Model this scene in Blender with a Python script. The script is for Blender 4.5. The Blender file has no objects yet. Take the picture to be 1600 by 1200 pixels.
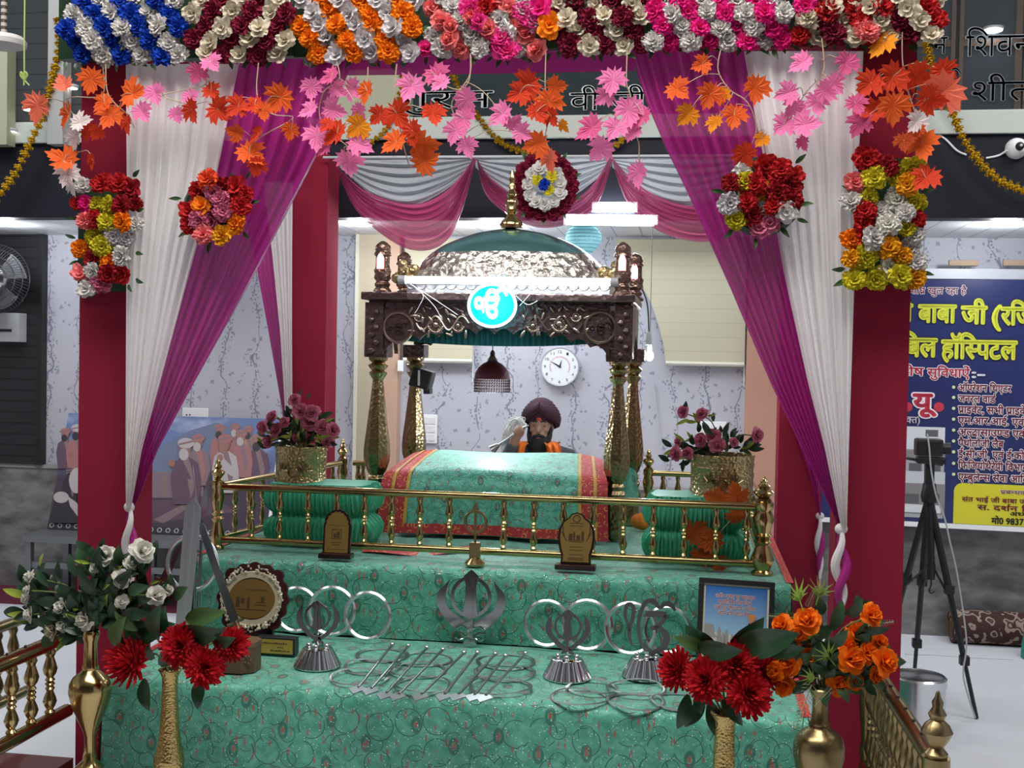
import bpy, bmesh, math, random
from mathutils import Vector, Matrix, Euler, Quaternion
random.seed(7)
S = bpy.context.scene
COL = S.collection
PI = math.pi
# ------------------------------------------------------------------ camera
FPX, CAMH = 1800.0, 1.70
PSI, PIT, RHO = math.radians(8.84), math.radians(1.43), math.radians(1.1)
cF = Vector((-math.sin(PSI)*math.cos(PIT), math.cos(PSI)*math.cos(PIT), -math.sin(PIT)))
_R0 = Vector((math.cos(PSI), math.sin(PSI), 0)); _U0 = _R0.cross(cF)
cR = _R0*math.cos(RHO) + _U0*math.sin(RHO); cU = _U0*math.cos(RHO) - _R0*math.sin(RHO)
cd = bpy.data.cameras.new('camera'); cam = bpy.data.objects.new('camera', cd); COL.objects.link(cam)
mw = Matrix((( cR.x, cU.x, -cF.x, 0), (cR.y, cU.y, -cF.y, 0), (cR.z, cU.z, -cF.z, CAMH), (0, 0, 0, 1)))
cam.matrix_world = mw
cd.sensor_width = 36.0; cd.lens = 36.0*FPX/1600.0; cd.clip_start = 0.05; cd.clip_end = 60
S.camera = cam
# ------------------------------------------------------------------ view, world, large lights
S.view_settings.view_transform = 'Standard'; S.view_settings.look = 'None'
S.view_settings.exposure = 0.85; S.view_settings.gamma = 1.0; S.view_settings.use_curve_mapping = False
S.cycles.use_denoising = True
S.cycles.max_bounces = 6; S.cycles.transparent_max_bounces = 12
S.cycles.sample_clamp_indirect = 4.0
W = bpy.data.worlds.new('hall'); S.world = W; W.use_nodes = True
W.node_tree.nodes['Background'].inputs[0].default_value = (0.78, 0.80, 0.88, 1)
W.node_tree.nodes['Background'].inputs[1].default_value = 0.26
def area(name, loc, target, sx, sy, power, col=(1, 1, 1)):
    l = bpy.data.lights.new(name, 'AREA'); l.shape = 'RECTANGLE'; l.size = sx; l.size_y = sy
    l.energy = power; l.color = col
    o = bpy.data.objects.new(name, l); COL.objects.link(o); o.location = loc
    o.rotation_euler = (Vector(target)-Vector(loc)).to_track_quat('-Z', 'Y').to_euler()
    return o
area('hall_ceiling_light', (-0.8, 2.5, 4.95), (-0.8, 3.9, 0.5), 4.5, 1.6, 135, (1.0, 0.97, 0.93))
area('hall_ceiling_light', (-4.2, 4.6, 4.6), (-4.0, 5.2, 0), 1.5, 1.5, 35, (0.92, 0.95, 1.0))
area('hall_ceiling_light', (2.9, 4.6, 4.6), (2.4, 5.6, 0), 1.5, 1.5, 42, (0.95, 0.97, 1.0))
area('ceiling_lamp', (-0.9, 6.95, 2.44), (-0.9, 6.7, 0), 2.6, 0.5, 9, (0.85, 0.93, 1.0))
def point(name, loc, power, r=0.05, col=(1, 1, 1)):
    l = bpy.data.lights.new(name, 'POINT'); l.energy = power; l.shadow_soft_size = r; l.color = col
    o = bpy.data.objects.new(name, l); COL.objects.link(o); o.location = loc
    return o
# ------------------------------------------------------------------ pixel rays -> world points
CAM = Vector((0, 0, CAMH))
def ray(px, py): return cF + cR*((px-800)/FPX) - cU*((py-600)/FPX)
def P(px, py, Y):
    d = ray(px, py); return CAM + d*(Y/d.y)
def PZ(px, py, z):
    d = ray(px, py); return CAM + d*((z-CAMH)/d.z)
def PX(px, py, X):
    d = ray(px, py); return CAM + d*(X/d.x)
def pxm(Y): return Y*1.0/FPX            # metres per pixel at depth Y (about)
# ------------------------------------------------------------------ mesh builder
class MB:
    def __init__(s): s.v = []; s.f = []; s.m = []; s.uv = {}
    def add(s, vs, fs, mi=0, M=None):
        n = len(s.v)
        s.v += [tuple(M @ Vector(p)) if M is not None else tuple(p) for p in vs]
        s.f += [tuple(i+n for i in f) for f in fs]; s.m += [mi]*len(fs)
        return n
    def box(s, x0, x1, y0, y1, z0, z1, mi=0, M=None):
        s.add([(x0,y0,z0),(x1,y0,z0),(x1,y1,z0),(x0,y1,z0),(x0,y0,z1),(x1,y0,z1),(x1,y1,z1),(x0,y1,z1)],
              [(3,2,1,0),(4,5,6,7),(0,1,5,4),(1,2,6,5),(2,3,7,6),(3,0,4,7)], mi, M); return s
    def lathe(s, prof, n=16, M=None, mi=0, sx=1, sy=1):
        vs = []; fs = []
        for r, z in prof:
            for k in range(n):
                a = 2*PI*k/n; vs.append((r*sx*math.cos(a), r*sy*math.sin(a), z))
        m = len(prof)
        for i in range(m-1):
            for k in range(n):
                k2 = (k+1) % n; fs.append((i*n+k, i*n+k2, (i+1)*n+k2, (i+1)*n+k))
        if prof[0][0] > 1e-5 and prof[0][1] != prof[1][1]: fs.append(tuple(reversed(range(n))))
        if prof[-1][0] > 1e-5 and prof[-1][1] != prof[-2][1]: fs.append(tuple(range((m-1)*n, m*n)))
        s.add(vs, fs, mi, M); return s
    def tube(s, pts, r, n=8, closed=False, mi=0, M=None):
        pts = [Vector(p) for p in pts]; m = len(pts)
        rs = r if isinstance(r, (list, tuple)) else [r]*m
        vs = []; fs = []; up = None
        for i, p in enumerate(pts):
            if closed: t = pts[(i+1) % m]-pts[i-1]
            else: t = pts[min(i+1, m-1)]-pts[max(i-1, 0)]
            if t.length < 1e-9: t = Vector((0, 0, 1))
            t.normalize()
            if up is None: up = Vector((0, 0, 1)) if abs(t.z) < .9 else Vector((0, 1, 0))
            a = t.cross(up)
            if a.length < 1e-6: a = t.cross(Vector((1, 0, 0)))
            a.normalize(); b = a.cross(t).normalized(); up = b
            for k in range(n):
                q = 2*PI*k/n; vs.append(p+a*(rs[i]*math.cos(q))+b*(rs[i]*math.sin(q)))
        R = m if closed else m-1
        for i in range(R):
            j = (i+1) % m
            for k in range(n):
                k2 = (k+1) % n; fs.append((i*n+k, i*n+k2, j*n+k2, j*n+k))
        if not closed: fs += [tuple(reversed(range(n))), tuple(range((m-1)*n, m*n))]
        s.add(vs, fs, mi, M); return s
    def prism(s, pts, d, M=None, mi=0, mb=None):           # outline in XY, thickness d along +Z
        n = len(pts); vs = [(p[0], p[1], 0) for p in pts]+[(p[0], p[1], d) for p in pts]
        s.add(vs, [tuple(reversed(range(n)))], mi, M)
        k = len(s.v)-2*n
        s.f.append(tuple(range(k+n, k+2*n))); s.m.append(mi)
        for i in range(n):
            j = (i+1) % n; s.f.append((k+i, k+j, k+n+j, k+n+i)); s.m.append(mi if mb is None else mb)
        return s
    def grid(s, fn, nu, nv, mi=0, uvf=None, M=None):
        vs = []; n = len(s.v)
        for j in range(nv+1):
            for i in range(nu+1):
                vs.append(fn(i/nu, j/nv))
        fs = [(j*(nu+1)+i, j*(nu+1)+i+1, (j+1)*(nu+1)+i+1, (j+1)*(nu+1)+i) for j in range(nv) for i in range(nu)]
        s.add(vs, fs, mi, M)
        if uvf:
            for j in range(nv+1):
                for i in range(nu+1): s.uv[n+j*(nu+1)+i] = uvf(i/nu, j/nv)
        return s
    def ball(s, c, r, n=12, m=8, mi=0, M=None):
        rr = r if isinstance(r, (tuple, list)) else (r, r, r)
        pr = [(max(1e-6, math.sin(PI*i/m)), -math.cos(PI*i/m)) for i in range(m+1)]
        T = Matrix.Translation(c) @ Matrix.Diagonal((rr[0], rr[1], rr[2], 1))
        s.lathe(pr, n, (M @ T) if M is not None else T, mi); return s
    def torus(s, R, r, n=32, k=8, M=None, mi=0, sy=1.0, flat=1.0):
        vs = []; fs = []
        for i in range(n):
            a = 2*PI*i/n
            for j in range(k):
                b = 2*PI*j/k; q = R+r*math.cos(b)
                vs.append((q*math.cos(a), q*math.sin(a)*sy, r*flat*math.sin(b)))
        for i in range(n):
            for j in range(k):
                fs.append((i*k+j, ((i+1) % n)*k+j, ((i+1) % n)*k+(j+1) % k, i*k+(j+1) % k))
        s.add(vs, fs, mi, M); return s
    def mesh(s, name, mats, smooth=True, off=None, bevel=0, ang=40):
        me = bpy.data.meshes.new(name)
        vs = s.v if off is None else [(a-off[0], b-off[1], c-off[2]) for a, b, c in s.v]
        me.from_pydata(vs, [], s.f)
        for m in (mats if isinstance(mats, (list, tuple)) else [mats]): me.materials.append(m)
        me.polygons.foreach_set('material_index', s.m)
        if s.uv:
            ul = me.uv_layers.new(name='UVMap')
            for l in me.loops: ul.data[l.index].uv = s.uv.get(l.vertex_index, (0, 0))
        bm = bmesh.new(); bm.from_mesh(me)
        bmesh.ops.remove_doubles(bm, verts=bm.verts, dist=1e-6)
        bmesh.ops.recalc_face_normals(bm, faces=bm.faces)
        if bevel:
            es = [e for e in bm.edges if len(e.link_faces) == 2 and e.calc_face_angle(0) > 0.6]
            bmesh.ops.bevel(bm, geom=es, offset=bevel, segments=2, affect='EDGES', profile=0.6)
        for f in bm.faces: f.smooth = smooth
        if smooth:
            lim = math.radians(ang)
            for e in bm.edges:
                if len(e.link_faces) == 2 and e.calc_face_angle(0) > lim: e.smooth = False
        bm.to_mesh(me); bm.free(); me.update()
        return me
    def build(s, name, mats, parent=None, **k):
        off = tuple(parent_base(parent)) if parent is not None else None
        me = s.mesh(name, mats, off=off, **k)
        o = bpy.data.objects.new(name, me); COL.objects.link(o)
        if parent is not None: o.parent = parent
        return o
def parent_base(p):
    b = Vector((0, 0, 0))
    while p is not None: b += p.location; p = p.parent
    return b
def tag(o, label, cat, group=None, kind=None):
    o['label'] = label; o['category'] = cat
    if group: o['group'] = group
    if kind: o['kind'] = kind
    return o
def thing(name, label, cat, loc=(0, 0, 0), group=None, kind=None):
    o = bpy.data.objects.new(name, None); COL.objects.link(o); o.location = loc; o.empty_display_size = .05
    return tag(o, label, cat, group, kind)
def struct(o): o['kind'] = 'structure'; return o
def put(me, name, parent, loc, quat=None, scale=1.0):
    o = bpy.data.objects.new(name, me); COL.objects.link(o)
    if parent is not None: o.parent = parent; loc = Vector(loc)-parent_base(parent)
    o.location = loc
    if quat is not None: o.rotation_mode = 'QUATERNION'; o.rotation_quaternion = quat
    o.scale = scale if isinstance(scale, (tuple, list)) else (scale,)*3
    return o
def copy_tree(o, parent=None):
    c = o.copy(); COL.objects.link(c); c.parent = parent
    for ch in list(o.children): copy_tree(ch, c)
    return c
def face(d, roll=0.0):
    q = Vector(d).to_track_quat('Z', 'Y'); return q @ Quaternion((0, 0, 1), roll)
def frame(o, x, y):                      # matrix with given origin and in-plane axes
    x = Vector(x).normalized(); z = x.cross(Vector(y)).normalized(); y = z.cross(x)
    return Matrix(((x.x, y.x, z.x, o[0]), (x.y, y.y, z.y, o[1]), (x.z, y.z, z.z, o[2]), (0, 0, 0, 1)))
def interp(pl, t):                       # piecewise-linear table, t = first column
    if t <= pl[0][0]: return pl[0][1]
    for (a, x), (b, y) in zip(pl, pl[1:]):
        if t <= b: return x+(y-x)*(t-a)/(b-a)
    return pl[-1][1]
def smooth_path(pts, n=6):               # Catmull-Rom through points
    pts = [Vector(p) for p in pts]; out = []
    for i in range(len(pts)-1):
        p0 = pts[max(i-1, 0)]; p1 = pts[i]; p2 = pts[i+1]; p3 = pts[min(i+2, len(pts)-1)]
        for k in range(n):
            t = k/n
            out.append(.5*((2*p1)+(p2-p0)*t+(2*p0-5*p1+4*p2-p3)*t*t+(3*p1-p0-3*p2+p3)*t**3))
    out.append(pts[-1]); return out
# ------------------------------------------------------------------ materials
def mat(name, col, rough=.6, metal=0., emit=None, es=0., bump=None, sheen=0., trans=0., alpha=1., spec=.5):
    m = bpy.data.materials.new(name); m.use_nodes = True; nt = m.node_tree; b = nt.nodes['Principled BSDF']
    b.inputs['Base Color'].default_value = (*col, 1); b.inputs['Roughness'].default_value = rough
    b.inputs['Metallic'].default_value = metal; b.inputs['Alpha'].default_value = alpha
    b.inputs['Specular IOR Level'].default_value = spec
    if sheen: b.inputs['Sheen Weight'].default_value = sheen
    if trans: b.inputs['Transmission Weight'].default_value = trans
    if emit: b.inputs['Emission Color'].default_value = (*emit, 1); b.inputs['Emission Strength'].default_value = es
    if bump:                                            # (kind, scale, strength, distance)
        kind, sc, st, dist = bump
        tc = nt.nodes.new('ShaderNodeTexCoord')
        t = nt.nodes.new('ShaderNodeTexNoise' if kind == 'noise' else 'ShaderNodeTexVoronoi')
        t.inputs['Scale'].default_value = sc; nt.links.new(tc.outputs['Object'], t.inputs['Vector'])
        bp = nt.nodes.new('ShaderNodeBump'); bp.inputs['Strength'].default_value = st; bp.inputs['Distance'].default_value = dist
        nt.links.new(t.outputs[0], bp.inputs['Height']); nt.links.new(bp.outputs[0], b.inputs['Normal'])
    return m
class NT:                                               # small node-graph helper
    def __init__(s, m): s.nt = m.node_tree; s.b = s.nt.nodes['Principled BSDF']
    def n(s, t, **k):
        x = s.nt.nodes.new(t)
        for a, v in k.items():
            if a.startswith('i_'):
                key = a[2:].replace('_', ' '); x.inputs[int(key) if key.isdigit() else key].default_value = v
            else: setattr(x, a, v)
        return x
    def l(s, a, b): s.nt.links.new(a, b)
    def math(s, op, a, b=None, c=None, clamp=False):
        x = s.n('ShaderNodeMath', operation=op, use_clamp=clamp)
        for i, q in enumerate((a, b, c)):
            if q is None: continue
            if isinstance(q, (int, float)): x.inputs[i].default_value = q
            else: s.l(q, x.inputs[i])
        return x.outputs[0]
    def band(s, v, lo, hi, soft):                       # 1 inside lo..hi
        a = s.math('MULTIPLY', s.math('SUBTRACT', v, lo), 1/soft, clamp=True)
        b = s.math('MULTIPLY', s.math('SUBTRACT', hi, v), 1/soft, clamp=True)
        return s.math('MULTIPLY', a, b)
    def mix(s, f, a, b):
        x = s.n('ShaderNodeMix', data_type='RGBA')
        if isinstance(f, (int, float)): x.inputs[0].default_value = f
        else: s.l(f, x.inputs[0])
        for i, q in ((6, a), (7, b)):
            if isinstance(q, tuple): x.inputs[i].default_value = (*q, 1)
            else: s.l(q, x.inputs[i])
        return x.outputs[2]
    def coord(s, kind='UV', scale=(1, 1, 1), rot=(0, 0, 0), loc=(0, 0, 0)):
        tc = s.n('ShaderNodeTexCoord'); mp = s.n('ShaderNodeMapping')
        mp.inputs['Scale'].default_value = scale; mp.inputs['Rotation'].default_value = rot; mp.inputs['Location'].default_value = loc
        s.l(tc.outputs[kind], mp.inputs[0]); return mp.outputs[0]
    def vor(s, vec, scale, feat='F1', rnd=1.0, dim='2D'):
        x = s.n('ShaderNodeTexVoronoi', voronoi_dimensions=dim, feature=feat); x.inputs['Scale'].default_value = scale
        x.inputs['Randomness'].default_value = rnd; s.l(vec, x.inputs['Vector']); return x
    def noise(s, vec, scale, detail=2, dim='3D'):
        x = s.n('ShaderNodeTexNoise', noise_dimensions=dim); x.inputs['Scale'].default_value = scale
        x.inputs['Detail'].default_value = detail; s.l(vec, x.inputs['Vector']); return x
def translucent(m, col, f=.35, clear=0.0):              # sheer cloth: part of the light passes through
    g = NT(m); out = g.nt.nodes['Material Output']
    t = g.n('ShaderNodeBsdfTranslucent'); t.inputs[0].default_value = (*col, 1)
    mx = g.n('ShaderNodeMixShader'); mx.inputs[0].default_value = f
    g.l(g.b.outputs[0], mx.inputs[1]); g.l(t.outputs[0], mx.inputs[2])
    last = mx
    if clear:
        tr = g.n('ShaderNodeBsdfTransparent'); m2 = g.n('ShaderNodeMixShader'); m2.inputs[0].default_value = clear
        g.l(mx.outputs[0], m2.inputs[1]); g.l(tr.outputs[0], m2.inputs[2]); last = m2
    g.l(last.outputs[0], out.inputs[0]); return m
RED = mat('red_felt', (.225, .013, .034), .9, bump=('noise', 3, .25, .02), spec=.15)
WHITE_SHEER = translucent(mat('white_sheer', (.84, .81, .81), .6), (.85, .82, .82), .3, .04)
MAGENTA = translucent(mat('magenta_satin', (.42, .024, .23), .36), (.50, .035, .30), .34, .06)
SWAG = translucent(mat('rose_swag', (.42, .05, .16), .5), (.5, .08, .22), .35, .12)
GREY_SHEER = translucent(mat('grey_sheer', (.40, .42, .46), .6), (.4, .42, .46), .3, .08)
BRASS = mat('brass', (.46, .34, .15), .18, 1.0, bump=('noise', 40, .1, .004))
BRASS_D = mat('old_brass', (.28, .21, .105), .30, 1.0, bump=('noise', 60, .15, .004))
BRASS_E = mat('embossed_brass', (.44, .34, .17), .3, 1.0, bump=('voronoi', 70, .8, .006))
GOLDPOST = mat('gilded_post', (.34, .25, .13), .28, 1.0, bump=('voronoi', 60, .6, .006))
COPPER = mat('carved_copper', (.13, .085, .08), .36, .85, bump=('voronoi', 45, .6, .008))
COPPER_HI = mat('carved_relief', (.40, .31, .25), .28, .9)
STEEL = mat('steel', (.62, .63, .65), .2, 1.0, bump=('noise', 30, .05, .003))
STEEL_D = mat('dark_steel', (.26, .27, .28), .28, 1.0)
CHROME = mat('chrome', (.75, .75, .77), .1, 1.0)
IRON = mat('grey_iron', (.30, .33, .32), .4, 1.0)
BLACK = mat('black_plastic', (.012, .012, .014), .45)
DARKWOOD = mat('dark_wood', (.022, .009, .008), .35)
BROWNWOOD = mat('brown_wood', (.10, .055, .03), .5)
WHITEP = mat('white_plastic', (.78, .79, .80), .4)
GREYP = mat('grey_plastic', (.45, .46, .48), .4)
LEAFG = mat('leaf_green', (.030, .085, .022), .5)
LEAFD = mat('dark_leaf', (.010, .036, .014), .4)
LEAFY = mat('lime_leaf', (.30, .38, .04), .5)
FERN = mat('fern', (.20, .30, .16), .6)
STEMM = mat('stem', (.13, .16, .05), .6)
TWIG = mat('pale_twig', (.42, .33, .22), .6)
GOLDPLATE = mat('gold_plate', (.38, .25, .07), .35, .6)
TUBE = mat('tube_glow', (1, 1, 1), .5, emit=(.86, .94, 1.0), es=18)
LAMPG = mat('lamp_glow', (1, 1, 1), .5, emit=(.90, .95, 1.0), es=18)
def flowercol(n, c, c2=None):
    m = mat('petal_'+n, c, .75, spec=.2, bump=('noise', 60, .3, .003))
    return translucent(m, c, .18)
FC = {k: flowercol(k, v) for k, v in dict(
    white=(.66, .63, .60), cream=(.62, .55, .42), lilac=(.60, .56, .57), blue=(.008, .055, .42), maroon=(.21, .010, .035),
    orange=(.85, .23, .006), amber=(.75, .34, .01), pink=(.80, .05, .30), salmon=(.85, .22, .22), rose=(.62, .16, .27),
    red=(.50, .018, .022), dred=(.30, .010, .016), yellow=(.60, .52, .025), marigold=(.55, .33, .012), coral=(.75, .09, .03),
    hot=(.80, .022, .26), crimson=(.48, .010, .018), oroses=(.90, .20, .008), dusty=(.62, .19, .28), ivory=(.72, .70, .62)).items()}
LC = {k: translucent(mat('maple_'+k, v, .7, spec=.2), v, .3) for k, v in dict(
    o=(.74, .115, .02), r=(.58, .045, .014), p=(.80, .20, .42), d=(.62, .10, .25), w=(.72, .62, .60), y=(.75, .25, .01), c=(.82, .17, .10), b=(.42, .06, .012), f=(.50, .10, .02)).items()}
# ------------------------------------------------------------------ procedural surfaces
def m_wallpaper():
    m = mat('wallpaper', (.5, .5, .56), .55); g = NT(m)
    c = g.coord('Object', (1, 1, 1))
    nz = g.noise(c, 5, 1); sp = g.n('ShaderNodeSeparateXYZ'); g.l(c, sp.inputs[0])
    x = sp.outputs[0]; z = sp.outputs[2]
    wob = g.math('MULTIPLY', g.math('SUBTRACT', nz.outputs[0], .5), .20)
    fx = g.math('FRACT', g.math('MULTIPLY', g.math('ADD', x, wob), 4.6))
    vine = g.band(fx, .475, .525, .02)
    cut = g.noise(g.coord('Object', (3, 1, 6)), 4, 1)
    vine = g.math('MULTIPLY', vine, g.math('GREATER_THAN', cut.outputs[0], .38))
    near = g.band(fx, .30, .70, .10)
    cx = g.n('ShaderNodeCombineXYZ'); g.l(x, cx.inputs[0]); g.l(z, cx.inputs[1])
    lv = g.vor(cx.outputs[0], 40); leaf = g.math('MULTIPLY', g.math('MULTIPLY', g.math('LESS_THAN', lv.outputs['Distance'], .27), near), g.math('GREATER_THAN', g.noise(cx.outputs[0], 9, 1).outputs[0], .45))
    fl = g.vor(cx.outputs[0], 8.5); fd = fl.outputs['Distance']
    flower = g.math('LESS_THAN', g.math('ADD', fd, g.math('MULTIPLY', lv.outputs['Distance'], .30)), .20)
    dark = g.math('MAXIMUM', g.math('MAXIMUM', g.math('MULTIPLY', vine, .75), g.math('MULTIPLY', leaf, .62)), g.math('MULTIPLY', flower, .5))
    col = g.mix(dark, (.45, .45, .505), (.085, .085, .14)); g.l(col, g.b.inputs['Base Color'])
    return m
def m_marble():
    m = mat('grey_marble', (.3, .3, .3), .3); g = NT(m); c = g.coord('Object', (1, 1, 2.2))
    a = g.noise(c, 2.2, 6); b = g.noise(c, 7, 4)
    r = g.math('MULTIPLY', g.math('ADD', a.outputs[0], b.outputs[0]), .5)
    r = g.math('MULTIPLY', g.math('SUBTRACT', r, .38), 4, clamp=True)
    g.l(g.mix(r, (.085, .085, .085), (.26, .255, .25)), g.b.inputs['Base Color']); return m
def m_brocade(name, base=(.046, .275, .185), hi=(.12, .44, .32), dk=(.004, .050, .034), scale=1.0):
    m = mat(name, base, .5, sheen=.3); g = NT(m); c = g.coord('UV', (scale, scale, 1))
    v1 = g.vor(c, 8.2, rnd=.5); d1 = v1.outputs['Distance']
    ring = g.band(d1, .37, .41, .018)
    v2 = g.vor(g.coord('UV', (scale, scale, 1), loc=(.37, .21, 0)), 9.5, rnd=.8); ring2 = g.band(v2.outputs['Distance'], .25, .285, .016)
    cut = g.noise(c, 16, 1); on = g.math('GREATER_THAN', cut.outputs[0], .42); off = g.math('LESS_THAN', cut.outputs[0], .57)
    blob = g.vor(g.coord('UV', (scale, scale*.62, 1), rot=(0, 0, .5), loc=(.11, .05, 0)), 7.4, rnd=.5)
    bd = blob.outputs['Distance']; bl = g.band(bd, .055, .15, .02); core = g.math('LESS_THAN', bd, .05)
    dv = g.vor(g.coord('UV', (scale*3.4, scale*.85, 1), rot=(0, 0, -.3), loc=(.6, .3, 0)), 9.0, rnd=.9)
    dash = g.math('LESS_THAN', dv.outputs['Distance'], .125)
    dash = g.math('MULTIPLY', dash, g.math('GREATER_THAN', g.noise(g.coord('UV', (3, 1, 1)), 60, 0).outputs[0], .45))
    big = g.noise(c, 24, 3)
    lines = g.math('MAXIMUM', g.math('MULTIPLY', ring, on), g.math('MULTIPLY', ring2, off))
    lines = g.math('MAXIMUM', lines, g.math('MULTIPLY', bl, .7))
    col = g.mix(g.math('MULTIPLY', g.math('SUBTRACT', big.outputs[0], .35), 2.5, clamp=True), base, hi)
    fine = g.vor(c, 42, rnd=1); fl2 = g.band(fine.outputs['Distance'], .36, .44, .04)
    lines = g.math('MAXIMUM', lines, g.math('MULTIPLY', g.math('MULTIPLY', fl2, off), .45))
    col = g.mix(g.math('MULTIPLY', lines, .9), col, dk)
    col = g.mix(g.math('MULTIPLY', g.math('MAXIMUM', dash, core), .75), col, (.36, .035, .04))
    sv = g.vor(c, 210); sc = g.n('ShaderNodeSeparateColor'); g.l(sv.outputs['Color'], sc.inputs[0])
    spk = g.math('MULTIPLY', g.math('GREATER_THAN', sc.outputs[0], .965), g.math('LESS_THAN', sv.outputs['Distance'], .34))
    col = g.mix(spk, col, (.75, .95, .88)); g.l(col, g.b.inputs['Base Color'])
    g.l(g.math('MULTIPLY', spk, .6), g.b.inputs['Metallic'])
    bp = g.n('ShaderNodeBump'); bp.inputs['Strength'].default_value = .5; bp.inputs['Distance'].default_value = .006
    h = g.math('ADD', g.math('MULTIPLY', lines, .6), g.noise(c, 60, 3).outputs[0]); g.l(h, bp.inputs['Height']); g.l(bp.outputs[0], g.b.inputs['Normal'])
    return m
def m_goldborder(name, base=(.42, .028, .038), gold=(.70, .32, .08), sc=26):
    m = mat(name, base, .55); g = NT(m); c = g.coord('UV')
    v = g.vor(c, sc, rnd=.5); ring = g.band(v.outputs['Distance'], .16, .36, .06)
    n = g.noise(c, sc*2.2, 1); f = g.math('MULTIPLY', ring, g.math('GREATER_THAN', n.outputs[0], .5))
    g.l(g.mix(g.math('MULTIPLY', f, .8), base, gold), g.b.inputs['Base Color']); return m
def m_planks():
    m = mat('white_ceiling_planks', (.62, .63, .66), .35); g = NT(m)
    c = g.coord('Object', (1, 1, 1)); sp = g.n('ShaderNodeSeparateXYZ'); g.l(c, sp.inputs[0])
    fr = g.math('FRACT', g.math('MULTIPLY', sp.outputs[0], 6.0)); ln = g.math('LESS_THAN', fr, .06)
    g.l(g.mix(ln, (.62, .63, .66), (.30, .31, .34)), g.b.inputs['Base Color']); return m
def m_slats(col, dark, n, axis=2, duty=.1, name='slats', rough=.5):
    m = mat(name, col, rough); g = NT(m); c = g.coord('Object'); sp = g.n('ShaderNodeSeparateXYZ'); g.l(c, sp.inputs[0])
    fr = g.math('FRACT', g.math('MULTIPLY', sp.outputs[axis], n)); ln = g.math('LESS_THAN', fr, duty)
    g.l(g.mix(ln, col, dark), g.b.inputs['Base Color']); return m
def m_sheet():
    m = mat('white_floor_sheet', (.60, .62, .66), .8); g = NT(m); c = g.coord('Object')
    n = g.noise(c, 1.6, 4); b = g.n('ShaderNodeBump'); b.inputs['Strength'].default_value = .5; b.inputs['Distance'].default_value = .05
    g.l(n.outputs[0], b.inputs['Height']); g.l(b.outputs[0], g.b.inputs['Normal']); return m
WALLP, MARBLE, PLANKS, SHEET = m_wallpaper(), m_marble(), m_planks(), m_sheet()
BROC = m_brocade('green_brocade'); RUM = m_brocade('rumala_brocade', (.060, .33, .225), (.16, .56, .42), (.006, .075, .05), 1.35)
BORDER = m_goldborder('red_gold_border')
BLACKSLAT = m_slats((.020, .017, .020), (.006, .005, .006), 13, 2, .12, 'dark_slat_panel', .4)
NAVY = mat('dark_fascia', (.016, .016, .024), .5, spec=.12)
WHITEF = mat('white_fascia', (.42, .46, .42), .4)
TAN = mat('tan_wall', (.42, .36, .26), .6); SALMON = mat('salmon_wall', (.45, .24, .17), .6)
BLIND = m_slats((.50, .46, .33), (.43, .39, .28), 11, 2, .05, 'cream_blind', .7)
# ------------------------------------------------------------------ room shell
YW, YB, ZC = 7.5, 6.48, 2.48
def sbox(name, x0, x1, y0, y1, z0, z1, m, bevel=0):
    return struct(MB().box(x0, x1, y0, y1, z0, z1).build(name, m, smooth=False, bevel=bevel))
sbox('floor', -7, 5, -1.5, 7.6, -.12, 0, SHEET)
sbox('floor_carpet', -7, -2.75, 6.95, 7.47, 0.0005, .006, mat('maroon_carpet', (.12, .012, .035), .95))
sbox('wall_back', -7, 5, YW, YW+.12, .86, ZC+.02, WALLP)
sbox('wall_back_lower', -7, 5, YW-.02, YW+.12, 0, .86, MARBLE)
sbox('trim_1', -7, 5, YW-.035, YW-.02, .845, .87, mat('grey_ledge', (.30, .30, .30), .3))
sbox('ceiling', -7, 5, YB+.14, YW+.12, ZC, ZC+.06, PLANKS)
sbox('trim_2', -7, 5, YB, YB+.14, ZC, 2.93, NAVY)
sbox('trim_3', -7, 5, YB-.03, YB, 2.925, 3.05, WHITEF, .004)
sbox('ceiling_gallery', -7, 5, YB+.14, YW+.5, 2.86, 2.93, mat('gallery_floor', (.16, .16, .17), .6))
sbox('wall_gallery', -7, 5, YW+.4, YW+.5, 2.9, 5.2, mat('gallery_wall', (.016, .028, .032), .9, spec=.08))
sbox('wall_left', -6.2, -6.1, 3.0, 7.6, 0, 5.2, mat('left_wall', (.25, .25, .27), .6))
sbox('wall_right', 3.6, 3.7, 4.2, 7.6, 0, 5.2, mat('right_wall', (.25, .25, .27), .6))
GLASS = mat('rail_glass', (.30, .36, .38), .05, alpha=.035, spec=.25)
struct(MB().box(-7, 5, YB-.012, YB, 3.05, 4.3).build('glass_balustrade', GLASS, smooth=False))
# gallery windows behind the glass, top right of the hall, and the pale lit bay
def gallery_window(n, px, w):
    c = P(px, 60, YW+.36); m = MB()
    x = c.x; m.box(x-w/2, x+w/2, YW+.36, YW+.395, 3.05, 4.6, 1)
    for dx in (-w/2, w/2-.05): m.box(x+dx, x+dx+.05, YW+.33, YW+.4, 3.0, 4.6, 0)
    for z in (3.02, 3.75): m.box(x-w/2, x+w/2, YW+.34, YW+.4, z, z+.04, 0)
    o = m.build('window_%d' % n, [mat('brown_frame', (.085, .048, .030), .6, spec=.2), mat('dark_pane', (.022, .026, .034), .6, spec=.1)], smooth=False); struct(o)
for i, px in enumerate((1445, 1545, 1650, 230, 140)): gallery_window(i+1, px, .42)
a = P(556, 150, YW+.3); b = P(640, 150, YW+.3)
sbox('wall_gallery_bay', a.x-.25, b.x, YW+.30, YW+.4, 2.95, 4.2, mat('pale_bay', (.55, .55, .38), .6))
a = P(985, 150, YW+.3)
sbox('trim_4', b.x+.75, a.x+.2, YW+.34, YW+.4, 3.24, 3.30, mat('teal_shelf', (.05, .09, .10), .4))
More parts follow.
